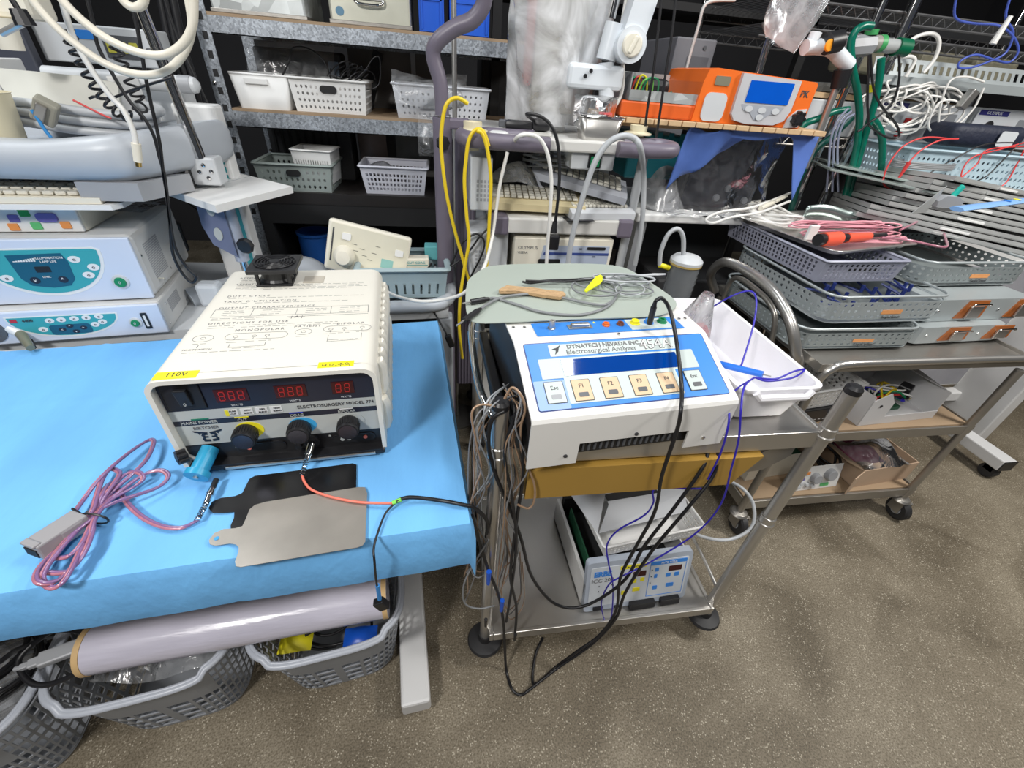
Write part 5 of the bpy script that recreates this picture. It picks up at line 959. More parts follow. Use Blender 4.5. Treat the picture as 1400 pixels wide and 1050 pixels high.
# ================================================================== purple-handled endoscopy trolley
et=thing('endoscopy_trolley','white and purple-grey endoscopy trolley standing behind the cart','trolley',(.40,1.70,0))
PW=mat('trolley_white',(.66,.65,.62),.4,var=.03)
def eshelf(z0,z1,x0,x1,y0,y1,nm='shelf_board'): return B().bb(x0,x1,y0,y1,z0,z1,.006).obj(nm,PW,et)
eshelf(1.312,1.346,-.29,.30,-.235,.25); eshelf(1.056,1.108,-.225,.27,-.23,.25); eshelf(.86,.89,-.225,.27,-.23,.25); eshelf(.25,.29,-.225,.27,-.23,.25)
for x in (-.2,.245): B().bb(x-.028,x+.028,-.236,-.16,1.050,1.112,.008).obj('corner_cap',PURP,et)
wire('handle_bar',et,[(-.065,-.25,1.33),(-.18,-.25,1.33),(-.285,-.25,1.332),(-.32,-.235,1.334),(-.325,-.19,1.336),(-.29,-.165,1.337),(-.10,-.16,1.337)],.0225,PURP,8,12); wire('handle_bar',et,[(.155,-.25,1.33),(.22,-.25,1.33),(.30,-.25,1.332),(.345,-.235,1.334),(.35,-.19,1.336),(.31,-.165,1.337),(.20,-.16,1.337)],.0225,PURP,8,12)
for x in (-.245,.285): B().cyl((x,.20,.06),(x,.20,1.3115),.02,16).obj('rear_post',PURP if x<0 else GHO,et,True)
B().cyl((.285,-.16,.06),(.285,-.16,1.3115),.016,14).obj('front_post',GHO,et,True)
B().cyl((-.385,-.13,.06),(-.385,-.13,1.375),.030,20).obj('main_column',PURP,et,True); B().cyl((-.385,-.13,1.375),(-.385,-.13,1.39),.012,12).obj('column_pin',CHROME,et,True); B().bb(-.37,-.30,-.15,-.11,1.345,1.375,.006).obj('column_clamp',PURP,et)
fl_=B()
for k in range(5): fl_.cyl((-.335+.014*k,-.05,.3),(-.335+.014*k,-.05,1.31),.010,8)
fl_.obj('fluted_panel',PURP,et)
wire('curved_pipe',et,[Vector(p)-Vector((.40,1.70,0)) for p in [Vector((.015,1.57,1.38)),Vector((.012,1.57,1.46)),PY(592,75,1.57),PY(600,55,1.56),PY(622,38,1.55),PY(645,28,1.54),PY(660,8,1.53),PY(666,-25,1.52)]],.021,PURP,8,14)
B().lathe([(.014,0),(.02,.004),(.022,.012),(.017,.02),(.004,.021)],(-.385,-.162,1.31),7,'Y').obj('column_knob',BLACK,et)
for x in (-.25,.27):
    for y in (-.2,.2): B().lathe([(.01,-.014),(.03,-.014),(.034,0),(.03,.014),(.01,.014)],(x,y,.034),18,'Y').bb(x-.012,x+.012,y-.018,y+.018,.034,.2495).obj('castor',RUB,et)
B().bb(.02,.165,-.215,-.12,1.262,1.3115,.004).obj('power_box',LGREY,et); psw=B().bb(.075,.118,-.222,-.2151,1.268,1.308,.002).obj('switch_frame',BLACK,et); B().bb(.081,.112,-.227,-.2221,1.272,1.303,.003).obj('green_rocker',GREEN,psw); text(psw,'1',face_y(.104,-.2275,1.288),.014,MINT); text(psw,'-',face_y(.088,-.2275,1.288),.014,MINT)
tag(thing('steel_pole','slim steel pole behind the curved purple pipe','pole',(.06,1.75,0)),None,None); pp=bpy.data.objects['steel_pole']; B().cyl((0,0,.02),(0,0,1.95),.0085,12).obj('shaft',STEEL,pp,True); B().lathe([(.10,0),(.10,.012),(.02,.02)],(0,0,0),24).obj('foot_plate',STEELD,pp,True)
# grey side units left under the trolley
def grid_unit(label,x0,x1,y0,y1,z0,z1):
    t=thing('ventilated_unit',label,'device',((x0+x1)/2,y0,z0)); w_=x1-x0; B().bb(-w_/2,w_/2,0,y1-y0,0,z1-z0,.004).obj('case',LGREY,t); b=B()
    for i in range(4):
        for j in range(5): b.bb(-w_/2+.02+i*.012,-w_/2+.027+i*.012,-.0008,-.0001,.03+j*.014,.039+j*.014)
    b.obj('vent_holes',MGREY,t)
grid_unit('tall grey unit with vent holes, upper one at the left of the trolley',.10,.17,1.50,1.85,1.12,1.28); grid_unit('grey unit with vent holes below, left of the ivory processor',.10,.235,1.50,1.85,.8905,1.05)
# ivory processor
op=thing('video_processor','ivory video processor with blue bands on the trolley below the keyboards','processor',(.255,1.478,.8905)); 
B().bb(0,.362,.012,.35,0,.152,.01).obj('case',CREAM,op); B().bb(.0,.362,0,.0118,.002,.15,.004).obj('front_panel',CREAM,op); yz_plate(op,[(.085,.01),(.35,.01),(.35,.125),(.105,.125)],mat('pale_blue_face',(.42,.48,.60),.4),'control_face'); yz_plate(op,[(.105,.092),(.35,.092),(.35,.101),(.108,.101)],mat('navy_band',(.04,.07,.25),.4),'navy_band',-.0018); yz_plate(op,rrect(.09,.06,.17,.076,.004),BLACK,'slot',-.003,.0019); yz_plate(op,rrect(.265,.112,.335,.122,.004),BLACK,'card_slot',-.003,.0019)
text(op,'OLYMPUS',face_y(.012,-.0005,.115),.0165,INKG,'LEFT'); text(op,'VISERA',face_y(.012,-.0005,.098),.012,INKG,'LEFT')
for x,z in ((.2,.112),(.235,.113),(.29,.085),(.2,.08)): yz_plate(op,rrect(x,z,x+.012,z+.004,.0005,1),NAVY,'key',-.0022)
# keyboards piled on the middle board
def keyb3(label,loc,rot,m,km,w_=.33,d_=.15):
    t=thing('keyboard',label,'keyboard',loc,0,'keyboards piled on the trolley',rot); B().prism([(0,0),(0,.022),(.03,.03),(d_,.038),(d_,0)],-w_/2,w_/2,lambda u,v,w2:(w2,u,v)).obj('case',m,t)
    for r_ in range(5):
        k=B()
        for c in range(14): k.box((-w_/2+.018+c*(w_-.03)/14,.04+r_*.022,.036+r_*.002),((w_-.03)/14*.82,.018,.008),.0015,seg=1)
        k.obj('key_row',km,t)
    return t
KY=mat('ivory_keys',(.66,.64,.56),.45); keyb3('yellowed cream keyboard, lowest left in the pile on the trolley',(.33,1.50,1.122),(R(4),R(0),R(-4)),mat('yellowed_cream',(.62,.53,.32),.45),KY); keyb3('grey and white keyboard lying across the top of the pile',(.47,1.53,1.185),(R(6),R(10),R(-14)),mat('slate_keyboard',(.40,.42,.47),.45),KY,.34); keyb3('white keyboard at the right of the pile on the trolley',(.56,1.475,1.109),(R(3),0,R(6)),mat('white_keyboard',(.60,.62,.65),.42),KY,.24,.13)
for k in range(4): cable('coiled_lead','dark lead coiled above the keyboards under the trolley top',[Vector((.37+.085*math.cos(a+k),1.60+.05*math.sin(a+k),1.255+.008*k+.004*math.sin(3*a))) for a in [R(36*i) for i in range(10)]],.0035,GCAB,'leads coiled above the keyboards',6,6,closed=True)
crumpled('plastic_bag','clear bag lying over the cream keyboard on the trolley','bag',(.26,1.58,1.20),(.18,.14,.05),FILMC,31,.02,14); tag(B().box((.47,1.475,1.1095),(.10,.05,.002),0,R(5)).obj('black_card',BLACK),'flat black card on the middle board of the trolley','card')
# on the trolley top
rc=thing('remote_tray','white moulded tray holding a black handset on the trolley top','tray',(.27,1.56,1.347),-8); B().prism(rrect(-.085,-.035,.09,.06,.01),0,.008).obj('tray',PW,rc); B().bb(-.06,.03,-.02,.02,.0085,.034,.01).bb(.025,.085,-.025,.02,.0085,.045,.015).obj('handset',BLACK,rc,True); B().bb(-.08,-.05,.03,.055,.0085,.03,.004).bb(-.03,.0,.03,.055,.0085,.03,.004).obj('clip',DGREY,rc)
tag(B().lathe([(.028,0),(.03,.004),(.022,.008),(.001,.0082)],(.185,1.50,1.3465),24).obj('round_cover',WHITE,None,True),'flat white round lid on the trolley top corner','lid')
st=thing('steel_dish','small stainless dish holding a zip bag on the trolley top','dish',(.505,1.53,1.347)); q0=rrect(-.055,-.035,.055,.035,.015,4); q1=rrect(-.07,-.045,.07,.045,.018,4); b=B(); r0=[b.bm.verts.new((x,y,0)) for x,y in q0]; r1=[b.bm.verts.new((x,y,.062)) for x,y in q1]; n=len(r0)
for k in range(n): b.bm.faces.new((r0[k],r0[(k+1)%n],r1[(k+1)%n],r1[k]))
b.bm.faces.new(r0); b.obj('body',STEEL,st,True,.0015,auto=50); B().tube([(x*1.03,y*1.03,.062) for x,y in q1],.003,6,True).obj('rim',CHROME,st,True)
crumpled('zip_bag','clear zip bag with red and violet print in the stainless dish','bag',(.505,1.55,1.42),(.13,.12,.05),FILMC,33,.03,16).rotation_euler=(R(50),0,0); tag(B().prism(ell(0,0,.022,.01,14),0,.006).obj('red_label',mat('coral_label',(.7,.12,.12),.5)),'small red label inside the zip bag','label').location=(.52,1.52,1.415)
for x,y,z,lb in ((.105,1.50,1.32,'beige cup hung in the purple handle at the left of the trolley'),(.655,1.56,1.335,'beige cup hung in the purple handle at the right of the trolley')):
    t=thing('beige_holder',lb,'cup',(x,y,z),0,'beige cups on the trolley'); B().lathe([(.026,.045),(.028,.055),(.028,.038),(.045,.034),(.045,.030),(.024,.028),(.02,-.02),(.016,-.022)][::-1],(0,0,0),22).obj('body',BEIGE,t,True)
# bag hanging over equipment and the white arm
bgm=crumple(.014,5,41); bg3=crumple(.008,12,43)
def hb(u,v):
    a=2*PI*u; wv=.115+.035*v+.02*math.sin(3*a+2*v); p=Vector((.355+wv*1.12*math.cos(a)+.02*v,1.66+wv*.55*math.sin(a),1.372+.40*v)); pl_f=.016*(abs(((a*2.6+1.3*v)%2)-1)-.5)*(.3+v); return p+bgm(p)+bg3(p)+Vector((math.cos(a),math.sin(a)*.5,0))*pl_f
tag(B().grid(64,36,hb).obj('hanging_plastic_bag',film('bag_film',(.92,.93,.95),.50,.18,.12,6),None,True,auto=25),'large milky plastic bag hanging over wrapped equipment on the trolley','bag')
bi=thing('bagged_monitor','beige equipment with a red edge seen through the hanging bag','equipment',(.36,1.67,1.40)); B().bb(-.06,.10,-.03,.04,.0,.36,.02).obj('body',mat('beige_inside',(.45,.42,.33),.5),bi); B().bb(-.085,-.0605,-.03,.02,.07,.33,.01).obj('red_edge',mat('red_inside',(.6,.12,.08),.5),bi); B().bb(-.03,.07,-.02,.03,-.052,-.0005,.006).obj('foot',LGREY,bi)
ar=thing('articulated_bracket','white articulated monitor arm with a round joint above the trolley','arm',(.56,1.62,1.38))
AW=mat('arm_white',(.70,.74,.78),.36,var=.03)
def ap(px,py,y=1.60): return PY(px,py,y)-Vector((.56,1.62,1.38))
B().cyl(ap(829,150),ap(829,85),.024,18).obj('lower_post',AW,ar,True); B().cyl(ap(828,82),ap(841,32),.030,18,.029).obj('upper_post',AW,ar,True); B().bb(-.16,.02,-.045,.02,.095,.16,.012).obj('horizontal_link',AW,ar); B().cyl(ap(836,25),ap(845,-15),.012,12).obj('chrome_stub',CHROME,ar,True)
q0,q1=ap(858,62,1.58),ap(885,-20,1.58); dd,u_,v_=axes(q0,q1); b=B(); b.prism([(-.04,-.0),(.04,0),(.038,.26),(-.038,.26)],-.03,.03,lambda u,v,w_:tuple(q0+Vector((1,0,0.35)).normalized()*u+(q1-q0).normalized()*v+Vector((0,1,0))*w_)); b.cyl(q0-Vector((0,.036,0)),q0+Vector((0,.036,0)),.045,24); b.obj('upper_link',AW,ar,True)
B().lathe([(.03,0),(.03,.006),(.026,.009),(.001,.0091)],(q0.x,q0.y-.0362,q0.z),22,'Y').obj('joint_cap',CREAM,ar,True); jb=B().box((q0.x,q0.y-.0485,q0.z),(.012,.006,.045),.003,Matrix.Rotation(R(25),4,'Y')).obj('joint_grip',CREAM,ar)
for px,py in ((808,97),(800,104),(875,15)): c=ap(px,py,1.57); B().lathe([(.006,0),(.006,.002)],(c.x,c.y,c.z),10,'Y').obj('plug_hole',BLACK,ar)
cable('arm_cable','white cable beside the monitor arm rising from the dish',Ys(1.62,838,150,848,132,852,110,851,80,850,40,856,0,858,-20),.006,WCAB); cable('arm_cable','white cable hanging between the bag and the monitor arm',Ys(1.70,793,85,800,55,810,30,820,5,824,-20),.006,WCAB)
# cables on the trolley
def yc(label,y,*a): return cable('yellow_cable',label,Ys(y,*a),.0055,YEL,'yellow cables beside the purple column',8,8)
yc('yellow cable looping over the beige cup, leftmost of the yellow strands',1.44,640,142,625,134,611,142,605,165,603,195,605,225,611,268,621,312,631,348,640,380,647,398)
yc('yellow cable over the trolley handle falling along the purple column',1.42,668,200,661,180,650,178,641,192,637,220,635,250,638,295,641,330,634,372,629,410,628,450,632,490)
yc('yellow cable on the right side of the handle, ending behind the sage plate',1.41,652,179,660,184,667,208,671,248,669,300,667,340,665,372)
cable('white_loop_cable','white cable arching over the purple trolley handle',Ys(1.47,697,205,701,198)+Ys(1.40,708,187,722,184,738,190,749,212,754,248,752,290,749,330,747,362),.0058,WCAB,None,8,8)
bpw=thing('power_lead','black power lead ending in a socket in front of the ivory processor','cable',PY(757,345,1.40)); o_=Vector(bpw.location); wire('cord',bpw,[p-o_ for p in [Vector((.30,1.55,1.385))]+Ys(1.42,720,156,740,160,756,176,763,200,765,235,763,270,759,305)],.005,BCAB); a,b_=PY(759,303,1.42)-o_,PY(757,318,1.42)-o_; B().cyl(a,b_,.008,10,.012).obj('strain_relief',BLACK,bpw,True); B().box(PY(757,331,1.42)-o_,(.034,.026,.05),.005).obj('socket_body',BLACK,bpw)
cable('grey_hose','thick grey hose arching over the right purple handle',Ys(1.39,776,365,782,325,795,275,812,225,830,197,850,186,868,190,876,205)+Ys(1.5,880,240,879,290,874,330,868,362),.009,GHO,None,8,10)
cable('black_lead','black lead hanging behind the right purple handle',Ys(1.55,905,-10,900,40,893,100,885,150,879,200,874,240,868,280,858,300),.004,BCAB); cable('black_lead','black lead falling past the orange unit, right of the two',Ys(1.52,925,-10,918,50,910,100,903,150,897,188),.004,BCAB)
for k,a in enumerate(((600,390,615,365,630,335,650,320,662,330,658,350,640,385),(598,372,620,362,640,345,655,325,668,312),(606,395,600,410,585,400,575,385,590,360))): cable('black_lead',['black lead arching between the column and the grey units','black lead crossing the yellow cables','black lead curled beside the slotted basket'][k],Ys(1.48,*a),.0035,BCAB)
# ================================================================== white table behind, with the orange unit on its plank
wt=thing('white_bench','white bench behind the cart carrying the bagged monitor','table',(1.08,1.62,0))
B().bb(-.33,.42,0,.5,1.066,1.098,.006).obj('top',WHITE,wt); 
for x in (-.29,.38):
    for y in (.05,.45): B().bb(x-.02,x+.02,y-.02,y+.02,0,1.0658).obj('leg',MGREY,wt)
B().bb(-.25,.3,.30,.32,.3,1.06).obj('back_panel',mat('charcoal_panel',(.035,.037,.04),.6),wt)
mn=thing('bagged_black_monitor','black monitor with round feet wrapped in clear film under the plank','monitor',(1.09,1.68,1.0985),-3)
B().prism([(-.16,.004),(.155,.004),(.17,.265),(-.125,.265)],0,.16,lambda u,v,w_:(u,w_+v*.12,v)).obj('case',BLACK,mn); B().prism([(-.145,.02),(.14,.02),(.155,.25),(-.115,.25)],-.003,-.0005,lambda u,v,w_:(u,w_+v*.12,v)).obj('screen',mat('dark_screen',(.008,.008,.012),.12),mn)
for x,z in ((.0,.055),(.06,.06),(.12,.05),(.04,.09)): B().lathe([(.014,0),(.012,.008),(.001,.009)],(x,-.004+z*.12,z),14,'Y').obj('knob',DGREY,mn,True)
cw=crumple(.018,9,51); cw2=crumple(.013,24,52)
def wrapf(u,v):
    p=Vector((.88+.40*u+.03*v,1.655-.03*math.sin(PI*u)+.03*v,1.105+.275*v-.01*(1-u))); return p+cw(p)*.7+cw2(p)
tag(B().grid(40,30,wrapf).obj('monitor_film',film('shiny_film',(.95,.96,1),.035,.09,.12,16),None,True,auto=20),'shiny clear film stretched over the black monitor','film')
def wrapg(u,v):
    a=PI*u; p=Vector((.80+.17*u,1.70-.06*math.sin(a)+.1*v,1.10+.20*v*(1-.3*u))); return p+cw(p)+cw2(p)
tag(B().grid(30,24,wrapg).obj('grey_film_bundle',film('grey_film',(.55,.56,.58),.45,.18,.15,8),None,True,auto=25),'bundle of grey film at the left of the bagged monitor','film')
def skirt(u,v): p=Vector((.86+.42*u,1.60+.05*v,1.1005+.012*noise.noise(Vector((u*9,v*6,2)))+.012*v)); return p+cw2(p)*.5
tag(B().grid(40,8,skirt).obj('film_skirt',FILMC,None,True,auto=25),'loose clear film lying along the front edge of the white bench','film')
def cl1(u,v): return Vector((.86+.24*u,1.615+.05*v+.012*math.sin(u*9),1.385-.17*(1-u)*v**1.0-.03*v+.006*math.sin(u*14+v*5)))
tag(B().grid(20,14,cl1).obj('blue_cloth',CLOTH,None,True,solid=.002),'blue cloth flap hanging below the plank at the left of the monitor','cloth')
def cl2(u,v): return Vector((1.02+.36*u,1.622-.0*v,1.392-.022*v*(1+.4*math.sin(u*8))-.19*v*max(0,(u-.72)/.28)+.004*math.sin(u*11)))
tag(B().grid(26,14,cl2).obj('blue_cloth',CLOTH,None,True,solid=.002),'blue cloth corner hanging below the plank at the right of the monitor','cloth')
tcx=thing('teal_crate','teal crate with notched rim behind the blue cloth flap','crate',(.83,1.74,1.20)); B().bb(-.12,.10,0,.2,0,.15,.006).obj('body',mat('teal_crate',(.02,.22,.27),.4),tcx)
for k in range(5): B().bb(-.11+k*.045,-.09+k*.045,-.006,-.0001,.10,.16,.002).obj('rim_tab',mat('teal_crate',()),tcx)
# slatted plank
pk_=thing('slatted_plank','pale wooden slatted board carrying the orange unit','board',(.98,1.585,1.392),-1)
for k in range(16): B().bb(-.41+k*.05,-.364+k*.05,0,.36,0,.016,.002).obj('slat',WOOD,pk_)
B().bb(-.41,.386,.08,.12,-.014,-.0003).bb(-.41,.386,.26,.30,-.014,-.0003).obj('batten',WOOD,pk_)
# orange unit
ou=thing('orange_unit','orange medical unit with a blue screen and an opened chassis on the slatted plank','device',(.60,1.605,1.409),-1)
OD=mat('orange_dark',(.70,.12,.02),.4)
B().bb(0,.27,.01,.30,0,.045,.006).obj('base',OD,ou); B().bb(.02,.262,.012,.016,.0455,.075).bb(.02,.262,.27,.274,.0455,.125).bb(.02,.024,.012,.274,.0455,.12).bb(.02,.262,.016,.27,.0455,.048).obj('open_chassis',ZINC,ou); B().bb(.06,.20,.10,.2,.049,.11,.02).obj('motor',BLACK,ou)
for k,m in enumerate((GREEN,REDW,YELB,mat('lime_wire',(.2,.6,.1),.5),GREEN)): wire('inner_wire',ou,[(.03+.012*k,.06,.06),(.035+.014*k,.05,.10+.006*(k%3)),(.05+.02*k,.06,.105),(.07+.02*k,.09,.07)],.003,m)
b=B().prism([(.255,0),(.66,0),(.672,.03),(.672,.128),(.665,.135),(.30,.150),(.272,.145),(.262,.11)],.002,.30,yf); b.obj('main_body',ORANGE,ou)
B().prism(rrect(.28,.004,.36,.085,.02,4),-.002,.0018,yf).obj('grey_insert',LGREY,ou); B().prism(rrect(.30,.105,.352,.13,.003,2),-.001,.0018,yf).obj('name_badge',mat('badge_gold',(.45,.42,.30),.3,.6),ou)
B().prism([(.385,.03),(.40,.012),(.45,.004),(.55,.006),(.585,.02),(.598,.05),(.598,.135),(.385,.143)],-.012,.0015,yf).obj('screen_bezel',mat('bezel_grey',(.52,.52,.54),.4),ou); B().prism(rrect(.418,.066,.575,.126,.002,2),-.0145,-.0122,yf).obj('screen',LCD2,ou)
B().prism([(.41,.06),(.57,.06),(.555,.04),(.52,.034),(.50,.018),(.47,.018),(.45,.036),(.42,.044)],-.0135,-.0122,yf).obj('key_field',mat('key_field_grey',(.36,.38,.42),.4),ou)
for x,z in ((.44,.048),(.49,.046),(.54,.046),(.488,.026)): B().prism(ell(x,z,.014,.009,16),-.0155,-.0137,yf).obj('key',LGREY,ou)
B().prism([(.60,.0),(.655,.004),(.665,.06),(.63,.055),(.605,.03)],-.002,.0018,yf).obj('grey_corner',LGREY,ou)
b=B()
b.cyl((.638,.0015,.03),(.638,-.02,.03),.018,16)
for k in range(7): a=2*PI*k/7; b.cyl((.638+.018*math.cos(a),.0015,.03+.018*math.sin(a)),(.638+.018*math.cos(a),-.02,.03+.018*math.sin(a)),.006,8)
b.obj('star_knob',BLACK,ou); text(ou,'PK',face_y(.635,.0013,.1),.026,INK,bold=.0006)
# dark things behind the orange unit
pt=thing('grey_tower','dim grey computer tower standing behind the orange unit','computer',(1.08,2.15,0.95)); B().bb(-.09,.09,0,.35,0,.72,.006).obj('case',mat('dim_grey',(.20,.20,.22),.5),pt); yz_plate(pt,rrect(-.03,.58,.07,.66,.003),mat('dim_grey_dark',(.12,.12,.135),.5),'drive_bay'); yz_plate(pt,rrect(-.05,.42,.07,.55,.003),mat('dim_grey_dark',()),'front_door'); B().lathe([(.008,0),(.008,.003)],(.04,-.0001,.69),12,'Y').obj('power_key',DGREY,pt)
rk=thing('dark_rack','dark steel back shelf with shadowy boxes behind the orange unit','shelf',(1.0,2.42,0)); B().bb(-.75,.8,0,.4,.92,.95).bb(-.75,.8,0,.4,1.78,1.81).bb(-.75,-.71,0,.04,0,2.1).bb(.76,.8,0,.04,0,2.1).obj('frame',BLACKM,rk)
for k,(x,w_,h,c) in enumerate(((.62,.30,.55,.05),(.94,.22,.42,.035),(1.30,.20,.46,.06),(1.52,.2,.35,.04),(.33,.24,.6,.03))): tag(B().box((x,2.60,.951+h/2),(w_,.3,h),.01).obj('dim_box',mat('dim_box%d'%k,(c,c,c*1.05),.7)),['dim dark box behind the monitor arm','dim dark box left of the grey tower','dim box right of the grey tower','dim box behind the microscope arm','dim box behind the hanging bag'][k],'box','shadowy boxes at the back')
def gcl(u,v): return Vector((.62+.42*u,1.86+.05*math.sin(u*7),1.50-.04*v-.03*u+.03*math.sin(u*10+v*2)+.02*noise.noise(Vector((u*6,v*4,1)))))
tag(B().grid(24,8,gcl).obj('green_cloth',mat('green_drape',(.0,.26,.16),.7),None,True,solid=.003),'green cloth strip behind the white monitor arm','cloth')
cable('white_rod','thin white bent rod behind the orange unit',Ys(1.95,936,104,945,70,955,35,962,10,975,1,1005,0),.006,WCAB,cat='rod')
tag(B().cyl(PY(1037,100,1.9),PY(1058,30,1.9),.013,14).obj('chrome_tube',CHROME,None,True),'short chrome tube rising behind the orange unit','tube')
cw3=crumple(.03,8,61)
def tbag(u,v): a=2*PI*u; r_=.055+.065*v**.8; p=Vector((1.185+.02*v-.0*(1-v)+r_*1.1*math.cos(a),1.75+r_*.6*math.sin(a),1.645-.02*math.cos(a)+.28*v)); return p+cw3(p)*.6+cw2(p)
tag(B().grid(40,22,tbag).obj('hanging_film_bag',film('bag_film2',(.75,.76,.79),.42,.16,.15,8),None,True,auto=25),'milky plastic bag hanging at the top right of the orange unit','bag')
# canister under the bench
sc=thing('suction_canister','clear ribbed suction canister with a white lid under the bench','canister',tuple(PY(940,352,1.42)-Vector((0,0,.33)))); CLR=mat('canister_clear',(.30,.32,.34),.12,var=.2,trans=.5)
prof_=[(.05,0)]
for k in range(9): prof_+=[(.055,.01+k*.022),(.052,.021+k*.022)]
B().lathe(prof_+[(.055,.21),(.001,.211)],(0,0,.10),28).obj('jar',CLR,sc,True); B().lathe([(.058,.312),(.058,.322),(.045,.335),(.02,.34),(.001,.341)],(0,0,0),28).obj('lid',LGREY,sc,True); B().lathe([(.0575,.305),(.0575,.312)],(0,0,0),28).obj('lid_band',mat('amber_band',(.5,.36,.12),.4),sc,True); wire('hose',sc,[(-.02,0,.34),(-.04,.0,.40),(-.07,0,.43),(-.10,0,.41),(-.11,0,.35),(-.10,0,.30)],.008,GHO); B().cyl((-.10,0,.30),(-.06,0,.29),.009,10).obj('yellow_valve',YELB,sc); B().cyl((0,0,-.0),(0,0,.1),.05,20).obj('stand',DGREY,sc)
dst=thing('dark_stool','dark stand carrying the suction canister under the bench','stand',(sc.location.x,1.42,0)); B().bb(-.10,.10,-.09,.09,.5,sc.location.z-.0002,.004).obj('top',BLACKM,dst); B().bb(-.09,-.06,-.08,.08,0,.4998).bb(.06,.09,-.08,.08,0,.4998).obj('leg_frame',BLACKM,dst)
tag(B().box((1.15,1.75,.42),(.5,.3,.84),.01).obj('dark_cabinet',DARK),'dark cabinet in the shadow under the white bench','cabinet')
# ================================================================== right steel cart
rcx,rcy=1.16,.958
rt=thing('steel_trolley','worn three-tier stainless trolley at the right loaded with trays','cart',(rcx,rcy,0)); W2,D2=.83,.60
def rtray(z,lip,m,x0=0,name='tray'):
    b=B().bb(x0,W2,0,D2,z-.003,z)
    for (a,b_,c,d) in ((x0,W2,-.006,0),(x0,W2,D2,D2+.006),(x0-.006,x0,-.006,D2+.006),(W2,W2+.006,-.006,D2+.006)): b.bb(a,b_,c,d,z-lip,z+.01,.001)
    return b.obj(name,m,rt)
rtray(.828,.02,STEELD,0,'top_tray'); rtray(.525,.03,STEELD,.02,'middle_tray'); rtray(.165,.035,STEELD,.02,'bottom_tray'); B().bb(.03,W2-.01,.01,D2-.01,.5255,.533).obj('middle_liner',MDF,rt); B().bb(.03,W2-.01,.01,D2-.01,.1655,.172).obj('bottom_liner',MDF,rt)
for x in (.02,W2-.02):
    for y in (.0,D2):
        B().cyl((x,y,.105),(x,y,.79),.0135,16).obj('post',STEELD,rt,True)
        cs_=B().lathe([(.014,.0),(.034,.0),(.036,.006),(.03,.014),(.015,.018)],(x,y,.098),20).obj('swivel',STEELD,rt,True); B().lathe([(.015,-.016),(.042,-.016),(.05,-.010),(.05,.010),(.042,.016),(.015,.016)],(x+.012,y-.012,.05),26,'X').obj('wheel',RUB,rt,True); B().lathe([(.001,-.017),(.022,-.017),(.022,.017),(.001,.017)],(x+.012,y-.012,.05),16,'X').obj('hub',MGREY,rt,True); B().bb(x-.012,x-.008,y-.03,y+.02,.04,.0978).bb(x+.033,x+.037,y-.03,y+.02,.04,.0978).bb(x-.012,x+.037,y-.03,y+.02,.0945,.0979).obj('fork',STEELD,rt)
wire('front_rail',rt,[(.02,0,.74),(.02,-.004,.79),(.035,-.008,.82),(.08,-.01,.84),(.3,-.01,.843),(.6,-.01,.846),(.83,-.01,.85),(.92,.05,.85)],.0125,STEEL,8,12)
wire('side_handle',rt,[(-.02,.06,.80),(-.055,.055,.845),(-.085,.10,.93),(-.10,.20,.985),(-.11,.34,1.0),(-.11,.48,.98),(-.09,.56,.90),(-.03,.58,.82)],.017,STEEL,8,12); wire('side_handle_bar',rt,[(-.06,.15,.80),(-.08,.18,.92),(-.09,.30,.955),(-.09,.42,.94),(-.07,.46,.82)],.009,STEELD,8,8)
# perforated instrument baskets
def icase(label,x0,y0,z0,w_,d_,h,m,yaw=0,nx=22,rows=3,ny=24):
    t=thing('instrument_basket',label,'basket',(x0,y0,z0),yaw,'perforated metal instrument baskets'); r=.05
    outl=rrect(0,0,w_,d_,r,5); per=[0]
    for k in range(len(outl)): a=Vector(outl[k]); c=Vector(outl[(k+1)%len(outl)]); per.append(per[-1]+(c-a).length)
    T_=per[-1]
    def f(u,v):
        s_=(u*T_)%T_; k=0
        while per[k+1]<s_-1e-9: k+=1
        a=Vector(outl[k]); c=Vector(outl[(k+1)%len(outl)]); q=a.lerp(c,(s_-per[k])/(per[k+1]-per[k])); return Vector((q.x,q.y,v*h))
    n=int(T_/.025); b=B().perf(f,n,rows,.46,.5,True,mv0=.14,mv1=.2,skip=lambda i,j:(i*7+j*3)%23==0)
    b.bm.faces.new([b.bm.verts.new((x,y,.002)) for x,y in outl]); b.obj('body',m,t,False,.0015,.0003); B().tube([(x,y,h) for x,y in outl],.0045,6,True).obj('rim',ALU,t,True,auto=80)
    p_=B().bb(w_*.45,w_*.62,-.0022,-.0012,h*.34,h*.5).obj('orange_mark',mat('orange_mark',(.75,.33,.12),.5),t); text(t,'Surgical System',face_y(w_*.55,-.0022,h*.22),.012,INK); return t
I1=icase('perforated metal basket at the bottom left of the stack on the right trolley',1.115,1.04,.839,.46,.46,.072,ALUD)
I2=icase('perforated metal basket with instruments, above the bottom one on the right trolley',1.205,1.075,.912,.475,.50,.092,ALU,2)
I3=icase('perforated metal basket at the right under the fanned trays',1.64,1.20,.99,.5,.4,.085,ALUD,3)
for k in range(16): x=1.26+random.uniform(0,.36); y=1.13+random.uniform(0,.1); c=Vector((x,y,.93+.004*k)); tag(B().cyl(c,c+Vector((random.uniform(-.07,.07),random.uniform(.03,.1),random.uniform(-.005,.02))),.005,8,.003).cyl(c,c+Vector((.0,.0,.025)),.006,8).obj('blue_handled_tool',mat('navy_handle',(.015,.03,.16),.4)),'small dark blue handled instrument in the upper perforated basket','instrument','blue handled instruments')
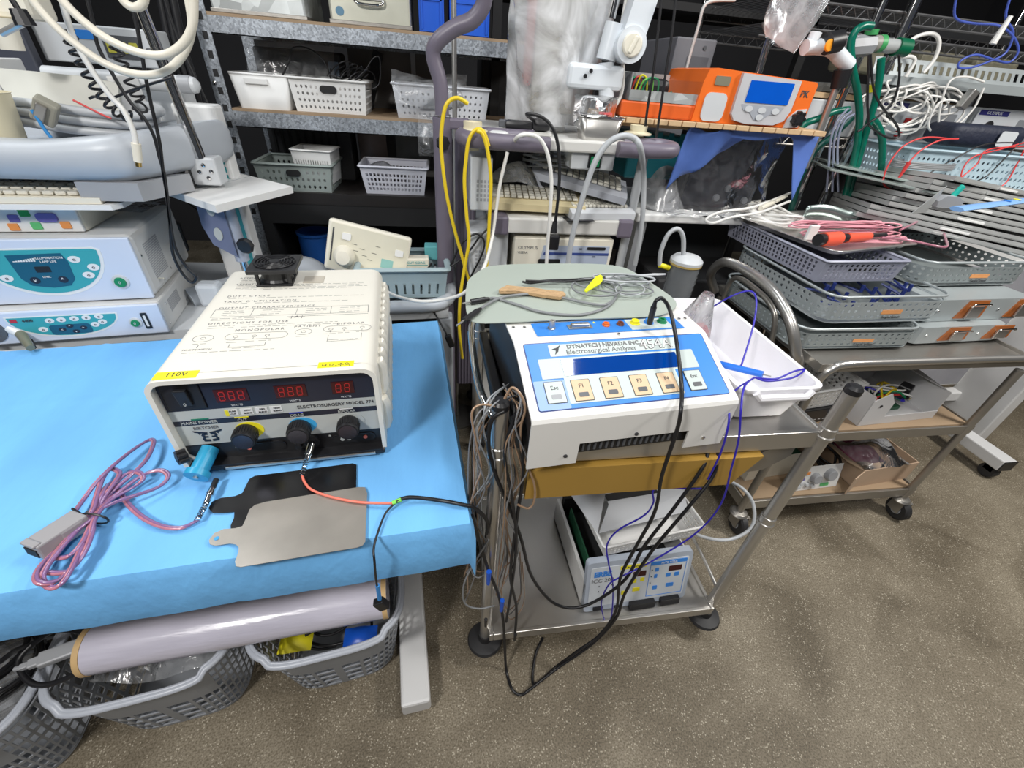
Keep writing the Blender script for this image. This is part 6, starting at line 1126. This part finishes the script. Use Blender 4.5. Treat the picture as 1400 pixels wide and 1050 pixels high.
# orange-latched containers
def cont(label,x0,y0,z0,w_,d_,h,g='grey containers with orange latches'):
    t=thing('instrument_container',label,'container',(x0,y0,z0),3,g); B().prism(rrect(0,0,w_,d_,.03,4),0,h).obj('body',ALU,t)
    for x in (w_*.45,w_*.95):
        l=B().prism([(x-.07,.01),(x-.045,h*.95),(x+.045,h*.95),(x+.05,.01)],-.004,-.0003,yf).obj('latch_plate',mat('burnt_orange',(.34,.10,.02),.35),t); B().bb(x-.03,x+.025,-.012,-.0042,.012,h*.7,.002).obj('latch',STEEL,l); wire('latch_bail',l,[(x-.04,-.014,h*.75),(x-.035,-.018,h*.85),(x+.03,-.018,h*.85),(x+.035,-.014,h*.75)],.003,CHROME)
    for x,z in ((.05,.5),(w_*.7,.5)): B().lathe([(.004,0),(.004,.002)],(x,-.0001,h*z),8,'Y').obj('rivet',CHROME,t)
cont('grey metal container with orange latches, lower one on the right trolley',1.585,1.06,.839,.40,.30,.062); cont('grey metal container with orange latches, upper one under the trays',1.62,1.10,.903,.46,.34,.08)
# violet-grey basket and steel tray with pink leads
VB=mat('violet_grey_plastic',(.36,.37,.46),.42,var=.04); vb=basket('square_hole_basket','violet grey basket with square holes beneath the steel tray of pink leads',(1.375,1.45,1.006),3,.33,.52,.075,VB,14,24,4,.55,False,.95,.006,handle=False,hv=.7,mv0=.1,mv1=.14); B().prism(rrect(-.06,.035,.07,.06,.004),-.006,-.001,lambda u,v,w_:(u,-.248+w_,v)).obj('grip_opening',BLACKM,vb)
sy=thing('steel_tray','shallow steel tray full of pink leads on the violet grey basket','tray',(1.42,1.47,1.0875),14); b=B(); q0=rrect(-.20,-.20,.20,.20,.03,4); q1=rrect(-.215,-.215,.215,.215,.035,4); q2=rrect(-.23,-.23,.23,.23,.04,4); rs=[[b.bm.verts.new((x,y,z)) for x,y in q] for q,z in ((q0,0),(q1,.018),(q2,.019))]; n=len(q0)
for a,c in zip(rs,rs[1:]):
    for k in range(n): b.bm.faces.new((a[k],a[(k+1)%n],c[(k+1)%n],c[k]))
b.bm.faces.new(rs[0]); b.obj('body',STEEL,sy,True,.0012,auto=40)
rg=random.Random(5)
for k in range(12):
    cx_,cy_=1.47+rg.uniform(-.05,.06),1.42+rg.uniform(-.08,.06)
    cable('pink_lead','pink twin lead bundled in the steel tray',[Vector((cx_+(.20+rg.uniform(-.03,.02))*math.cos(a)+.04*math.sin(a),cy_+.035*math.sin(a)+.05*math.cos(a)*(.3+.04*k%.2),1.096+.004*k+.003*math.sin(3*a))) for a in [R(45*i) for i in range(8)]],.0032,PINKL if k%3 else PINKC,'pink leads in the steel tray',6,6,closed=True)
for k in range(6): cable('white_lead','white lead coiled at the left of the steel tray',[Vector((1.30+(.11-.008*k)*math.cos(a),1.58+(.09+.004*k)*math.sin(a),1.10+.007*k+.01*math.sin(2*a+k))) for a in [R(40*i) for i in range(9)]],.0045,WCAB,'white leads coiled in the steel tray',6,7,closed=True)
cable('white_lead','grey-white lead sticking out over the left end of the steel tray',Ms((1080,275,1.16),(1040,290,1.14),(1000,297,1.13),(975,305,1.12),(965,300,1.12),(985,290,1.13),(1030,283,1.14),(1085,262,1.17)),.005,WCAB)
tag(B().cyl(P(1040,285,1.14),P(1075,268,1.16),.009,12,.007).obj('ivory_probe',CREAM,None,True),'ivory round probe handle pointing out of the white leads','probe')
rb=B().grid(14,2,lambda u,v:Vector((1.44+.22*u,1.60-.04*u,1.11+.045*v+.01*math.sin(u*5)))).obj('metal_ribbon',mat('green_grey_metal',(.30,.36,.35),.25,.8),None,True,solid=.002); tag(rb,'curved shiny metal band standing in the steel tray','band')
op2=thing('orange_plug','bright orange and black plug lying on the steel tray','plug',P(1150,325,1.125)); o_=Vector(op2.location); d0=P(1118,328,1.128)-o_; d1=P(1200,322,1.122)-o_; ORG=mat('coral_orange',(.90,.115,.06),.4)
for a,c,r_,m,nn in ((0,.07,.019,BLACK,'end_face'),(.07,.32,.0225,ORG,'front_ring'),(.32,.45,.014,BLACK,'collar'),(.45,.85,.0165,ORG,'rear_sleeve'),(.85,1.15,.006,BCAB,'cord_end')): B().cyl(d0.lerp(d1,a),d0.lerp(d1,c),r_,18,r_*(.8 if nn=='rear_sleeve' else 1)).obj(nn,m,op2,True)
tag(B().box(P(1110,318,1.13),(.035,.012,.05),.003).obj('white_tag',WHITE),'small white tag beside the orange plug','tag')
cable('pink_lead','pink and violet lead bending round the right side of the steel tray',[P(1205,325,1.115),P(1240,328,1.11),P(1290,338,1.105),P(1293,328,1.11),P(1285,310,1.12),P(1270,298,1.14),P(1240,310,1.14),P(1230,315,1.13)],.0045,PINKC)
# fan of shallow metal trays
TR=mat('matt_tray_metal',(.55,.56,.55),.34,.4,var=.1,scale=4)
for k in range(10):
    t=thing('shallow_tray','','tray',(1.98+.022*k-.01*(k%3),1.55+.012*k,1.095+.017*k),0,'fanned shallow metal trays',(R(-3),R(6),R(-24+3.2*k+(k%2)*3)))
    t['label']=['lowest','second lowest','third from the bottom','fourth from the bottom','fifth from the bottom','fifth from the top','fourth from the top','third from the top','second from the top','topmost'][k]+' shallow metal tray in the fanned stack at the right'
    B().prism(rrect(-.33,-.15,.33,.15,.01,2),0,.003).obj('sheet',TR,t); B().bb(-.33,.33,-.151,-.147,.003,.016).bb(-.33,.33,.147,.151,.003,.016).bb(-.33,-.326,-.147,.147,.003,.016).bb(.326,.33,-.147,.147,.003,.016).obj('lip',TR,t)
    B().bb(-.05,.06,-.158,-.152,.002,.010,.001).obj('front_tab',WHITE if k%2 else TR,t)
for k in range(2): tag(B().box((1.72+.05*k,1.66+.05*k,1.262+.011*k),(.40,.24,.008),.002,Matrix.Rotation(R(-22+5*k),4,'Z')@Matrix.Rotation(R(6),4,'Y')).obj('film_wrapped_tray',mat('green_clear_tray',(.36,.42,.40),.12,.3,var=.3,scale=20)),['film-wrapped greenish tray under the coiled grey lead','film-wrapped greenish tray on top of the metal fan'][k],'tray')
# things on top of the fan
for k in range(4): cable('grey_lead','grey lead coiled on the fanned trays',[Vector((1.93+.14*math.cos(a+k*.3),1.66+.05*math.sin(a+k*.3),1.305+.006*k)) for a in [R(40*i) for i in range(9)]],.004,GCAB,'grey lead coils on the fanned trays',6,6,closed=True)
b=B().prism([(0,0),(.045,.006),(.062,.075)],0,.002,lambda u,v,w_:(u,w_,v)); bl2=b.obj('pointed_spatula',TR); tag(bl2,'pointed grey metal blade standing on the fanned trays','blade'); bl2.location=P(1245,293,1.262)
dcn=thing('grey_data_plug','grey multi-pin plug on the fanned trays','plug',P(1293,280,1.29),-6); B().prism([(-.032,-.006),(.032,-.006),(.036,.013),(.013,.023),(-.02,.023),(-.036,.01)],-.01,.012,lambda u,v,w_:(u,w_,v)).obj('shell',MGREY,dcn); B().bb(-.026,.026,-.012,.01,-.013,-.0065).obj('pins',STEEL,dcn)
tgt=thing('teal_clip','small teal clip lead on the grey plug','clip',P(1303,268,1.31)); B().box((0,0,0),(.014,.01,.06),.003,Matrix.Rotation(R(25),4,'Y')).obj('grip',mat('teal_clip',(.02,.45,.36),.4),tgt)
bs=thing('blue_paddle','light blue flat paddle with round stickers beside the grey plug','paddle',P(1310,284,1.30)); o_=Vector(bs.location); a,b_=P(1308,286,1.30)-o_,P(1420,272,1.30)-o_; B().tube([a,a.lerp(b_,.2),b_],.016,8,flat=.35).obj('bar',mat('light_blue_bar',(.20,.38,.70),.45),bs,True)
for s_,m in ((.55,BLUEP),(.68,YELB)): c=a.lerp(b_,s_); B().lathe([(.009,0),(.009,.0015)],(c.x,c.y,c.z+.0058),14).obj('sticker',m,bs)
# light blue basket with bag on it
lb=basket('round_hole_basket','light blue round-hole basket full of red wires at the right edge',(2.20,1.80,1.235),-8,.62,.32,.13,mat('ice_blue_plastic',(.42,.55,.62),.4,var=.03),26,13,4,.5,True,.92,.008,handle=False)
stn=tag(B().box((2.2,1.86,1.15),(.6,.36,.165),.006).obj('grey_case',mat('case_grey',(.16,.16,.17),.5)),'dark grey case under the light blue basket','case'); tr9=tag(B().prism(rrect(1.84,1.66,2.5,2.0,.05,4),1.2335,1.2348).obj('wire_tray',STEELD),'flat steel tray under the light blue basket','tray')
nb=thing('navy_pouch','dark navy padded pouch with a white label on the light blue basket','bag',(2.28,1.82,1.37),-8); nf=crumple(.008,14,71)
b=B().box((0,0,.05),(.32,.17,.085),.03,seg=3); 
for v in b.bm.verts: v.co+=nf(v.co)
b.obj('body',mat('navy_fabric',(.012,.016,.035),.6,bump=.3),nb,True); B().prism(rrect(.03,.02,.10,.075,.01),-.0935,-.0915,yf).obj('white_label',LGREY,nb)
rg=random.Random(9)
def wr(label,m,*a,r=.0028): return cable('test_wire',label,[PY(t[0],t[1],1.60+.03*(t[2]-1.29)/.1) for t in a],r,m,None,6,6)
wr('red wire hanging left out of the light blue basket',REDW,(1300,190,1.38),(1265,188,1.38),(1235,200,1.36),(1215,225,1.32),(1208,250,1.29),(1225,262,1.29),(1260,268,1.29),r=.0032)
wr('red clip lead ending on the left side of the light blue basket',REDW,(1310,190,1.39),(1285,192,1.37),(1260,205,1.34),(1243,222,1.31),(1232,240,1.29),r=.0032)
wr('red wire looping down the front of the light blue basket',REDW,(1400,195,1.39),(1365,205,1.38),(1330,215,1.36),(1315,235,1.33),(1318,252,1.31),(1335,262,1.30),(1360,266,1.29)); wr('second red wire at the front of the light blue basket',REDW,(1400,200,1.39),(1350,205,1.38),(1335,225,1.35),(1312,245,1.32),(1300,258,1.30))
wr('red wire at the right edge of the light blue basket',REDW,(1400,205,1.38),(1390,225,1.36),(1375,250,1.33),(1355,262,1.30)); wr('black wire running diagonally across the light blue basket',BCAB,(1390,195,1.39),(1345,198,1.38),(1300,220,1.35),(1250,248,1.31),(1220,256,1.29)); wr('black wire at the right of the light blue basket',BCAB,(1395,195,1.39),(1375,215,1.36),(1350,240,1.33),(1325,252,1.31))
c0_,c1_=PY(1243,222,1.6),PY(1229,243,1.6); tag(B().cyl(c0_,c1_,.008,8,.004).obj('red_clip',REDW),'red crocodile clip at the left of the light blue basket','clip')
# processors behind
def oly(label,x,y,z,w_,h,yaw):
    t=thing('grey_processor',label,'processor',(x,y,z),yaw); B().bb(0,w_,.01,.35,0,h,.006).obj('case',LGREY,t); B().bb(0.002,w_-.002,0,.0098,.003,h-.003,.002).obj('front_panel',mat('cool_grey_panel',(.48,.50,.53),.4),t); yz_plate(t,[(.01,h-.028),(.16,h-.028),(.16,h-.008),(.01,h-.008)],mat('navy_logo_band',(.03,.03,.16),.4),'logo_band'); text(t,'OLYMPUS',face_y(.085,-.0014,h-.018),.018,LGREY)
    for xx,zz in ((.09,.085),(.075,.04)): B().lathe([(.022,0),(.022,.004),(.014,.006)],(xx,-.0001,zz),18,'Y').obj('socket',BLACK,t,True)
    for xx,zz in ((.19,.08),(.175,.03)): B().bb(xx-.016,xx+.016,-.006,-.0001,zz-.012,zz+.012,.002).obj('red_switch',mat('red_switch',(.45,.02,.02),.35),t)
    yz_plate(t,rrect(.23,.01,.42 if w_>.43 else w_-.02,h-.035,.004),mat('slate_panel',(.20,.21,.23),.4),'dark_field')
oly('grey processor with red switches under the white cable tangle',1.93,2.02,1.365,.48,.155,-4); oly('grey processor at the right photo edge above the navy pouch',2.46,2.0,1.365,.40,.155,-4)
tag(B().bb(1.62,1.915,2.03,2.35,1.365,1.50,.005).obj('plain_grey_unit',LGREY),'plain grey unit left of the processor behind the green hoses','device')
# wire rack
wr_=thing('wire_rack','chrome wire rack with zigzag shelf edges at the back right','shelf',(1.5,2.0,0)); 
def wshelf(z,x0=0,x1=1.5,m=STEELD):
    b=B(); 
    for zz in (z,z-.035): b.tube([(x0,0,zz),(x1,0,zz)],.0045,6)
    n=int((x1-x0)/.03); b.tube([(x0+(x1-x0)*k/n,0,z-.035*(k%2)) for k in range(n+1)],.0028,5)
    for zz in (z,z-.035): b.tube([(x0,.5,zz),(x1,.5,zz)],.0045,6)
    b.tube([(x0+(x1-x0)*k/n,.5,z-.035*(k%2)) for k in range(n+1)],.0028,5)
    for k in range(int((x1-x0)/.025)+1): b.tube([(x0+.025*k,0,z),(x0+.025*k,.5,z)],.0016,4)
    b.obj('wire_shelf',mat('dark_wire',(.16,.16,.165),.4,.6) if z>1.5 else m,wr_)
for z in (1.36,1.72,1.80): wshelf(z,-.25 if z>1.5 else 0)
for x,y in ((.22,-.012),(.36,-.012),(1.5,-.012),(-.25,.512),(1.5,.512)): B().cyl((x,y,.02),(x,y,2.05),.0165 if x!=.36 else .024,16).obj('post',CHROME,wr_,True)
B().bb(.10,.9,.04,.45,1.505,1.525).obj('board',WOOD,wr_); B().bb(.30,.9,.02,.44,1.53,1.565,.002).obj('metal_slab',ZINC,wr_)
gg=thing('slotted_gutter','silver slotted gutter lying on the upper part of the wire rack','gutter',(2.05,1.98,1.60),-3); b=B(); b.perf(lambda u,v:Vector((-.25+1.0*u,0-.02*(1-v),.0+.06*v)),30,1,.5,.7,False,mv0=.15,mv1=.15); b.bb(-.25,.75,-.05,-.02,-.03,0); b.obj('rail',ALU,gg,False,.002)
for k in range(3): tag(B().box((2.0+.3*k,2.25,1.66),(.25,.2,.10),.02).obj('cream_pack',mat('dull_cream_pack',(.30,.28,.20),.6)),['dull cream pack on the wire rack, leftmost','dull cream pack on the wire rack, middle','dull cream pack on the wire rack, rightmost'][k],'pack','cream packs on the wire rack')
# white cable tangle
rg=random.Random(21)
for k in range(11):
    rx=.13+rg.uniform(-.03,.06); rz=.055+rg.uniform(-.015,.03); cx_=2.0+rg.uniform(-.05,.10); cz=1.50+rg.uniform(-.03,.035); ph2=rg.uniform(0,6)
    cable('tangled_white_cable','thin white cable in the tangle before the grey processors',[Vector((cx_+rx*math.cos(a)+.02*math.sin(3*a+ph2),1.93+.02*math.sin(2*a+ph2),cz+rz*math.sin(a+.3*math.sin(ph2)))) for a in [R(36*i) for i in range(10)]],.0042,WCAB,'tangle of white cables',6,6,closed=True)
cable('tangled_white_cable','long white cable hanging down left of the tangle',Ys(1.88,1345,112,1320,105,1298,112,1285,150,1284,185,1290,182,1310,165,1318,150,1305,138,1285,140,1272,160,1270,175,1280,182,1300,178,1330,150,1345,120),.0042,WCAB); vp=PY(1322,136,1.86); tag(B().box(vp,(.035,.03,.07),.004,Matrix.Rotation(R(20),4,'Y')).obj('silver_plug',STEEL),'silver video plug in the white cable tangle','plug')
cable('blue_cable','blue cable hanging in a loop at the upper right',Ys(1.85,1312,-20,1305,10,1308,26,1330,32,1365,35,1385,50,1392,70,1380,85,1360,82,1335,75,1315,82,1310,92,1325,93,1350,85,1375,72)+Ys(1.85,1385,45,1375,25,1380,0,1388,-20),.0042,mat('mid_blue_cable',(.06,.10,.42),.4)); a,b_=PY(1382,22,1.84),PY(1357,60,1.84); tag(B().cyl(a,b_,.008,10,.012).obj('white_sleeve',WCAB,None,True),'white sleeve on the blue cable','sleeve')
cable('white_flex','white flex arching beside the green flowmeter caps',Ys(1.9,1225,75,1250,52,1275,46,1284,58,1278,80,1262,100),.007,WCAB); cable('white_flex','short white flex curved under the arching one',Ys(1.9,1238,105,1250,85,1247,78,1232,78),.007,WCAB)
for x,lb in ((2.08,'white oval cap lying left behind the cable tangle'),(2.22,'white oval cap lying right behind the cable tangle')): tag(B().lathe([(.001,0),(.06,.004),(.075,.016),(.06,.028),(.001,.032)],(x,2.05,1.566),24).obj('oval_dome',WHITE,None,True),lb,'cap')
# microscope arm, flowmeters and green hoses
ms=thing('swing_boom','white curved arm with an orange and black clamp knob right of the orange unit','arm',PY(1130,70,1.72)); o_=Vector(ms.location)
def mp(px,py,y=1.72): return PY(px,py,y)-o_
B().cyl(mp(1108,62),mp(1116,44),.019,16).obj('upright_stub',AW,ms,True); B().tube(spline([mp(1100,65),mp(1118,64),mp(1138,68),mp(1152,82),mp(1160,90)],6),.026,12,flat=.9).obj('arm',AW,ms,True); B().cyl(mp(1130,60,1.69),mp(1148,56,1.69),.032,18).obj('clamp_knob',BLACK,ms,True); c=mp(1134,62,1.67); B().lathe([(.018,0),(.016,.006),(.001,.007)],(c.x,c.y,c.z),18,'Y').obj('orange_cap',mat('amber_cap',(.9,.35,.02),.4),ms,True); B().cyl(mp(1153,95),mp(1146,120),.03,16,.026).obj('black_sleeve',BLACK,ms,True); B().cyl(mp(1145,115),mp(1100,230),.013,12).obj('pole',STEEL,ms,True)
fm=thing('flowmeter_block','grey flowmeter block with two green-capped knobs on the rack posts','flowmeter',PY(1200,65,1.80)); o_=Vector(fm.location)
def fp(px,py,y=1.80): return PY(px,py,y)-o_
B().cyl(fp(1150,65),fp(1190,62),.033,8).obj('grey_block',MGREY,fm); B().cyl(fp(1185,60),fp(1200,60),.026,18).obj('left_knob',mat('taupe',(.28,.27,.24),.4),fm,True); B().cyl(fp(1199,60),fp(1206,60),.027,18).obj('left_cap',mat('bright_green',(.05,.32,.10),.4),fm,True); B().cyl(fp(1205,62),fp(1228,64),.022,14).obj('clear_block',mat('milky_clear',(.55,.57,.57),.2,trans=.3),fm,True); B().cyl(fp(1224,64),fp(1240,66),.028,18).obj('right_cap',mat('dark_green',(.0,.11,.05),.35),fm,True); B().cyl(fp(1190,48),fp(1193,40),.022,14).obj('green_collar',mat('bright_green',()),fm,True)
def gh(label,*a,r=.0125,m=GHOSE,nm='green_hose',g='green hoses'): return cable(nm,label,Ys(1.74,*a),r,m,g,8,10)
gh('thick green hose arching over the flowmeter and falling in front',1192,36,1180,36,1168,45,1163,65,1166,95,1172,125,1175,160,1172,195,1166,225,1160,250,1150,290); gh('green hose falling straight beside the clear tubing',1205,80,1202,110,1196,140,1190,160,1183,185,1176,210,1166,245,1158,275); gh('green hose bending out to the right below the cords',1190,160,1200,172,1206,190,1206,215,1203,250,1200,285); gh('green hose running left behind the orange unit',1160,150,1140,153,1120,162,1100,170,1085,190)
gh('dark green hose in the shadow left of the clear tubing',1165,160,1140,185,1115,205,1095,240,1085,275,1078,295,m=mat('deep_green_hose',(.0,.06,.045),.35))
for k in range(3): cable('clear_tube','clear plastic tube falling from the flowmeters',Ys(1.70,1160+4*k,148+4*k,1145+5*k,165,1136+5*k,190,1133+6*k,225,1130+8*k,262),.0042,mat('clear_tube',(.42,.46,.60),.12,trans=.5),'clear tubes below the flowmeters',7,8)
cable('black_cable','black cord hanging left below the flowmeter caps',Ys(1.68,1188,75,1187,100,1186,140,1187,165,1180,175,1172,180),.004,BCAB); cable('black_cable','black cord looping right below the flowmeter caps',Ys(1.68,1190,75,1194,120,1205,145,1225,170,1229,185,1220,189,1205,184,1188,170,1200,160,1220,140,1229,110,1229,75),.004,BCAB)
tag(B().cyl(PY(1196,112,1.76),PY(1182,170,1.76),.018,14).obj('flow_tube',mat('milky_clear',()),None,True),'clear flowmeter tube with a yellow band between the green hoses','tube'); tag(B().cyl(PY(1194.5,114,1.76),PY(1193,124,1.76),.0195,14).obj('yellow_band',YELB,None,True),'yellow band round the clear flowmeter tube','band')
# ------------------------------------------------ middle and lower tiers of the right trolley
wbk=basket('round_hole_basket','white round-hole basket on the middle tier of the right trolley',(1.335,1.13,.60),8,.30,.22,.085,WHITE,13,9,4,.5,True,.93,.006,handle=False)
blk_=thing('black_panel_unit','black unit with yellow and blue knobs under the white basket','device',(1.20,1.0,.5335),6); B().bb(0,.25,0,.22,0,.064,.004).obj('case',BLACK,blk_)
for x,m in ((.03,YELB),(.2,BLUEP)): B().lathe([(.014,0),(.013,.006),(.001,.007)],(x,-.0001,.042),18,'Y').obj('knob',m,blk_,True)
for k in range(6): yz_plate(blk_,rrect(.07+.02*k,.015,.08+.02*k,.018,.0005,1),LGREY,'printed_mark',-.0008)
hs=thing('open_housing','open white metal housing full of wires on the middle tier','housing',(1.50,.985,.5335),4)
HW=mat('housing_white',(.62,.62,.63),.4,var=.03); B().bb(0,.36,0,.27,0,.003).bb(.10,.36,0,.003,.003,.035).bb(0,.36,.267,.27,.003,.16).bb(.357,.36,.003,.267,.003,.12).obj('tray',HW,hs); B().prism([(0,.003),(.0,.115),(.06,.145),(.10,.10),(.10,.003)],-.001,.002,lambda u,v,w_:(u,w_+.0,v)).bb(0,.003,.003,.267,.003,.13).obj('left_cover',HW,hs); B().lathe([(.006,0),(.006,.002)],(.045,-.0011,.09),10,'Y').obj('hole',BLACK,hs)
b=B(); b.bm.faces.new([b.bm.verts.new(p) for p in ((.357,.02,.12),(.357,.267,.14),(.20,.267,.22),(.16,.20,.20))]); b.obj('lid_flap',mat('grey_flap',(.36,.36,.37),.45),hs,False,.003)
rg=random.Random(4)
for k,m in enumerate([YEL,YEL,WCAB,WCAB,GREEN,REDW,BCAB,WCAB,YEL,BLUEC,mat('pcb_green',()),WCAB]): wire('inner_wire',hs,[(.11+rg.uniform(0,.05),.04+rg.uniform(0,.05),.03+.004*(k%4)),(.17+rg.uniform(-.02,.03),.06+rg.uniform(0,.1),.05),(.23+rg.uniform(-.02,.04),.05+rg.uniform(0,.1),.055+rg.uniform(0,.03)),(.27+rg.uniform(-.02,.05),.06+rg.uniform(0,.05),.03+rg.uniform(0,.05))],.004,m)
B().box((.29,.10,.075),(.055,.04,.03),.004,R(25)).obj('black_plug',BLACK,hs); B().bb(.12,.26,.06,.2,.004,.02).obj('circuit_board',mat('pcb_green',()),hs)
# bottom tier
kp=thing('dial_plate','white front panel with grey dials and a green key on the bottom tier','panel',(1.385,.985,.1725),3,rot=(R(-14),0,R(3))); B().bb(0,.25,0,.004,0,.115,.002).obj('plate',WHITE,kp)
for x,z,r_ in ((.12,.06,.024),(.19,.07,.027)): B().lathe([(r_,0),(r_*.9,.018),(r_*.8,.02),(.001,.0201)],(x,-.0001,z),22,'Y').obj('dial',MGREY,kp,True)
for x,z,m in ((.07,.085,KO),(.05,.06,KV),(.18,.02,KL)): yz_plate(kp,rrect(x-.02,z-.007,x+.02,z+.007,.002),m,'key',-.003,.0025)
for x,z in ((.05,.025),(.09,.03),(.12,.02),(.06,.04)): B().lathe([(.011,0),(.009,.008),(.001,.009)],(x,-.0001,z),14,'Y').obj('small_dial',LGREY,kp,True)
cbd=thing('cream_case','cream case with a green circuit board behind the dial panel','case',(1.24,1.06,.1725),6); B().bb(0,.34,0,.004,0,.12).bb(0,.34,.24,.244,0,.17).bb(0,.004,.004,.24,0,.16).bb(0,.34,.004,.24,0,.004).obj('shell',CREAM,cbd); B().bb(.12,.32,.03,.2,.05,.055).obj('circuit_board',mat('pcb_green',()),cbd)
for k,(x,y) in enumerate(((.15,.06),(.2,.1),(.25,.07),(.28,.14))): B().bb(x,x+.03,y,y+.02,.0555,.08,.002).obj('component',MGREY if k%2 else BLACK,cbd)
for k in range(4): wire('inner_wire',cbd,[(.10+.03*k,.05,.06),(.12+.03*k,.06,.14),(.17+.03*k,.12,.16),(.22+.02*k,.16,.07)],.004,[REDW,BCAB,BCAB,KO][k])
cb=thing('cardboard_box','open cardboard box with clear bags on the bottom tier of the right trolley','box',(1.70,.985,.1725),5); B().bb(0,.30,0,.004,0,.10).bb(0,.30,.24,.244,0,.10).bb(.296,.30,.004,.24,0,.10).bb(0,.30,.004,.24,0,.004).bb(0,.004,.004,.24,0,.10).obj('walls',CARD,cb)
b=B(); b.bm.faces.new([b.bm.verts.new(p) for p in ((0,.0,.10),(0,.244,.10),(-.10,.25,.16),(-.09,.03,.145))]); b.obj('left_flap',mat('brown_flap',(.24,.17,.11),.8),cb,False,.004); b=B(); b.bm.faces.new([b.bm.verts.new(p) for p in ((0,.0,.10),(.0,.0,.0),(-.075,-.03,.01),(-.07,-.025,.095))]); b.obj('front_flap',CARD,cb,False,.004)
crumpled('plastic_bag','clear bag with purple contents in the cardboard box','bag',(1.83,1.09,.27),(.24,.18,.06),FILMC,81,.03); crumpled('purple_cloth','dark purple cloth inside the bag in the cardboard box','cloth',(1.80,1.12,.25),(.16,.14,.04),mat('plum',(.16,.02,.06),.6),82,.015,12)
for k in range(3): cable('black_cable','black cord coiled between the cardboard box and the dial panel',[Vector((1.61+.05*math.cos(a+k),1.10+.05*math.sin(a),.27+.05*math.sin(a+.6*k))) for a in [R(40*i) for i in range(9)]],.005,BCAB,'black cords on the bottom tier',6,6,closed=True)
# white cabinet at the right edge
wc=thing('wheeled_stand','white steel frame on castors at the right photo edge','frame',(2.62,1.15,0),0); B().bb(-.28,.35,.40,.46,.14,.20,.006).obj('rear_beam',WSTEEL,wc); B().bb(.06,.14,-.06,.42,.075,.135,.006).obj('foot_beam',WSTEEL,wc); B().bb(.30,.37,.2,.46,.0,1.0,.006).obj('upright',WSTEEL,wc)
B().lathe([(.012,-.02),(.035,-.02),(.038,0),(.035,.02),(.012,.02)],(.10,-.02,.038),20,'X').bb(.08,.12,-.04,.0,.04,.0748).obj('castor',RUB,wc); b=B(); b.bb(.0605,.1395,-.064,-.0602,.076,.134); b.obj('end_cap',BLACK,wc)
dw=thing('clear_drawer_cabinet','white cabinet with clear drawers behind the right trolley','cabinet',(2.45,1.32,0)); B().bb(-.30,.5,.28,.6,.22,.95,.01).obj('carcass',WHITE,dw)
for k in range(3): q=B().bb(-.28,.44,.262,.279,.24+.235*k,.455+.235*k,.006).obj('drawer_front',mat('smoke_clear',(.30,.30,.33),.2,var=.3,scale=4),dw); B().bb(.02,.14,.25,.2618,.30+.235*k,.325+.235*k,.004).obj('grip',LGREY,q)
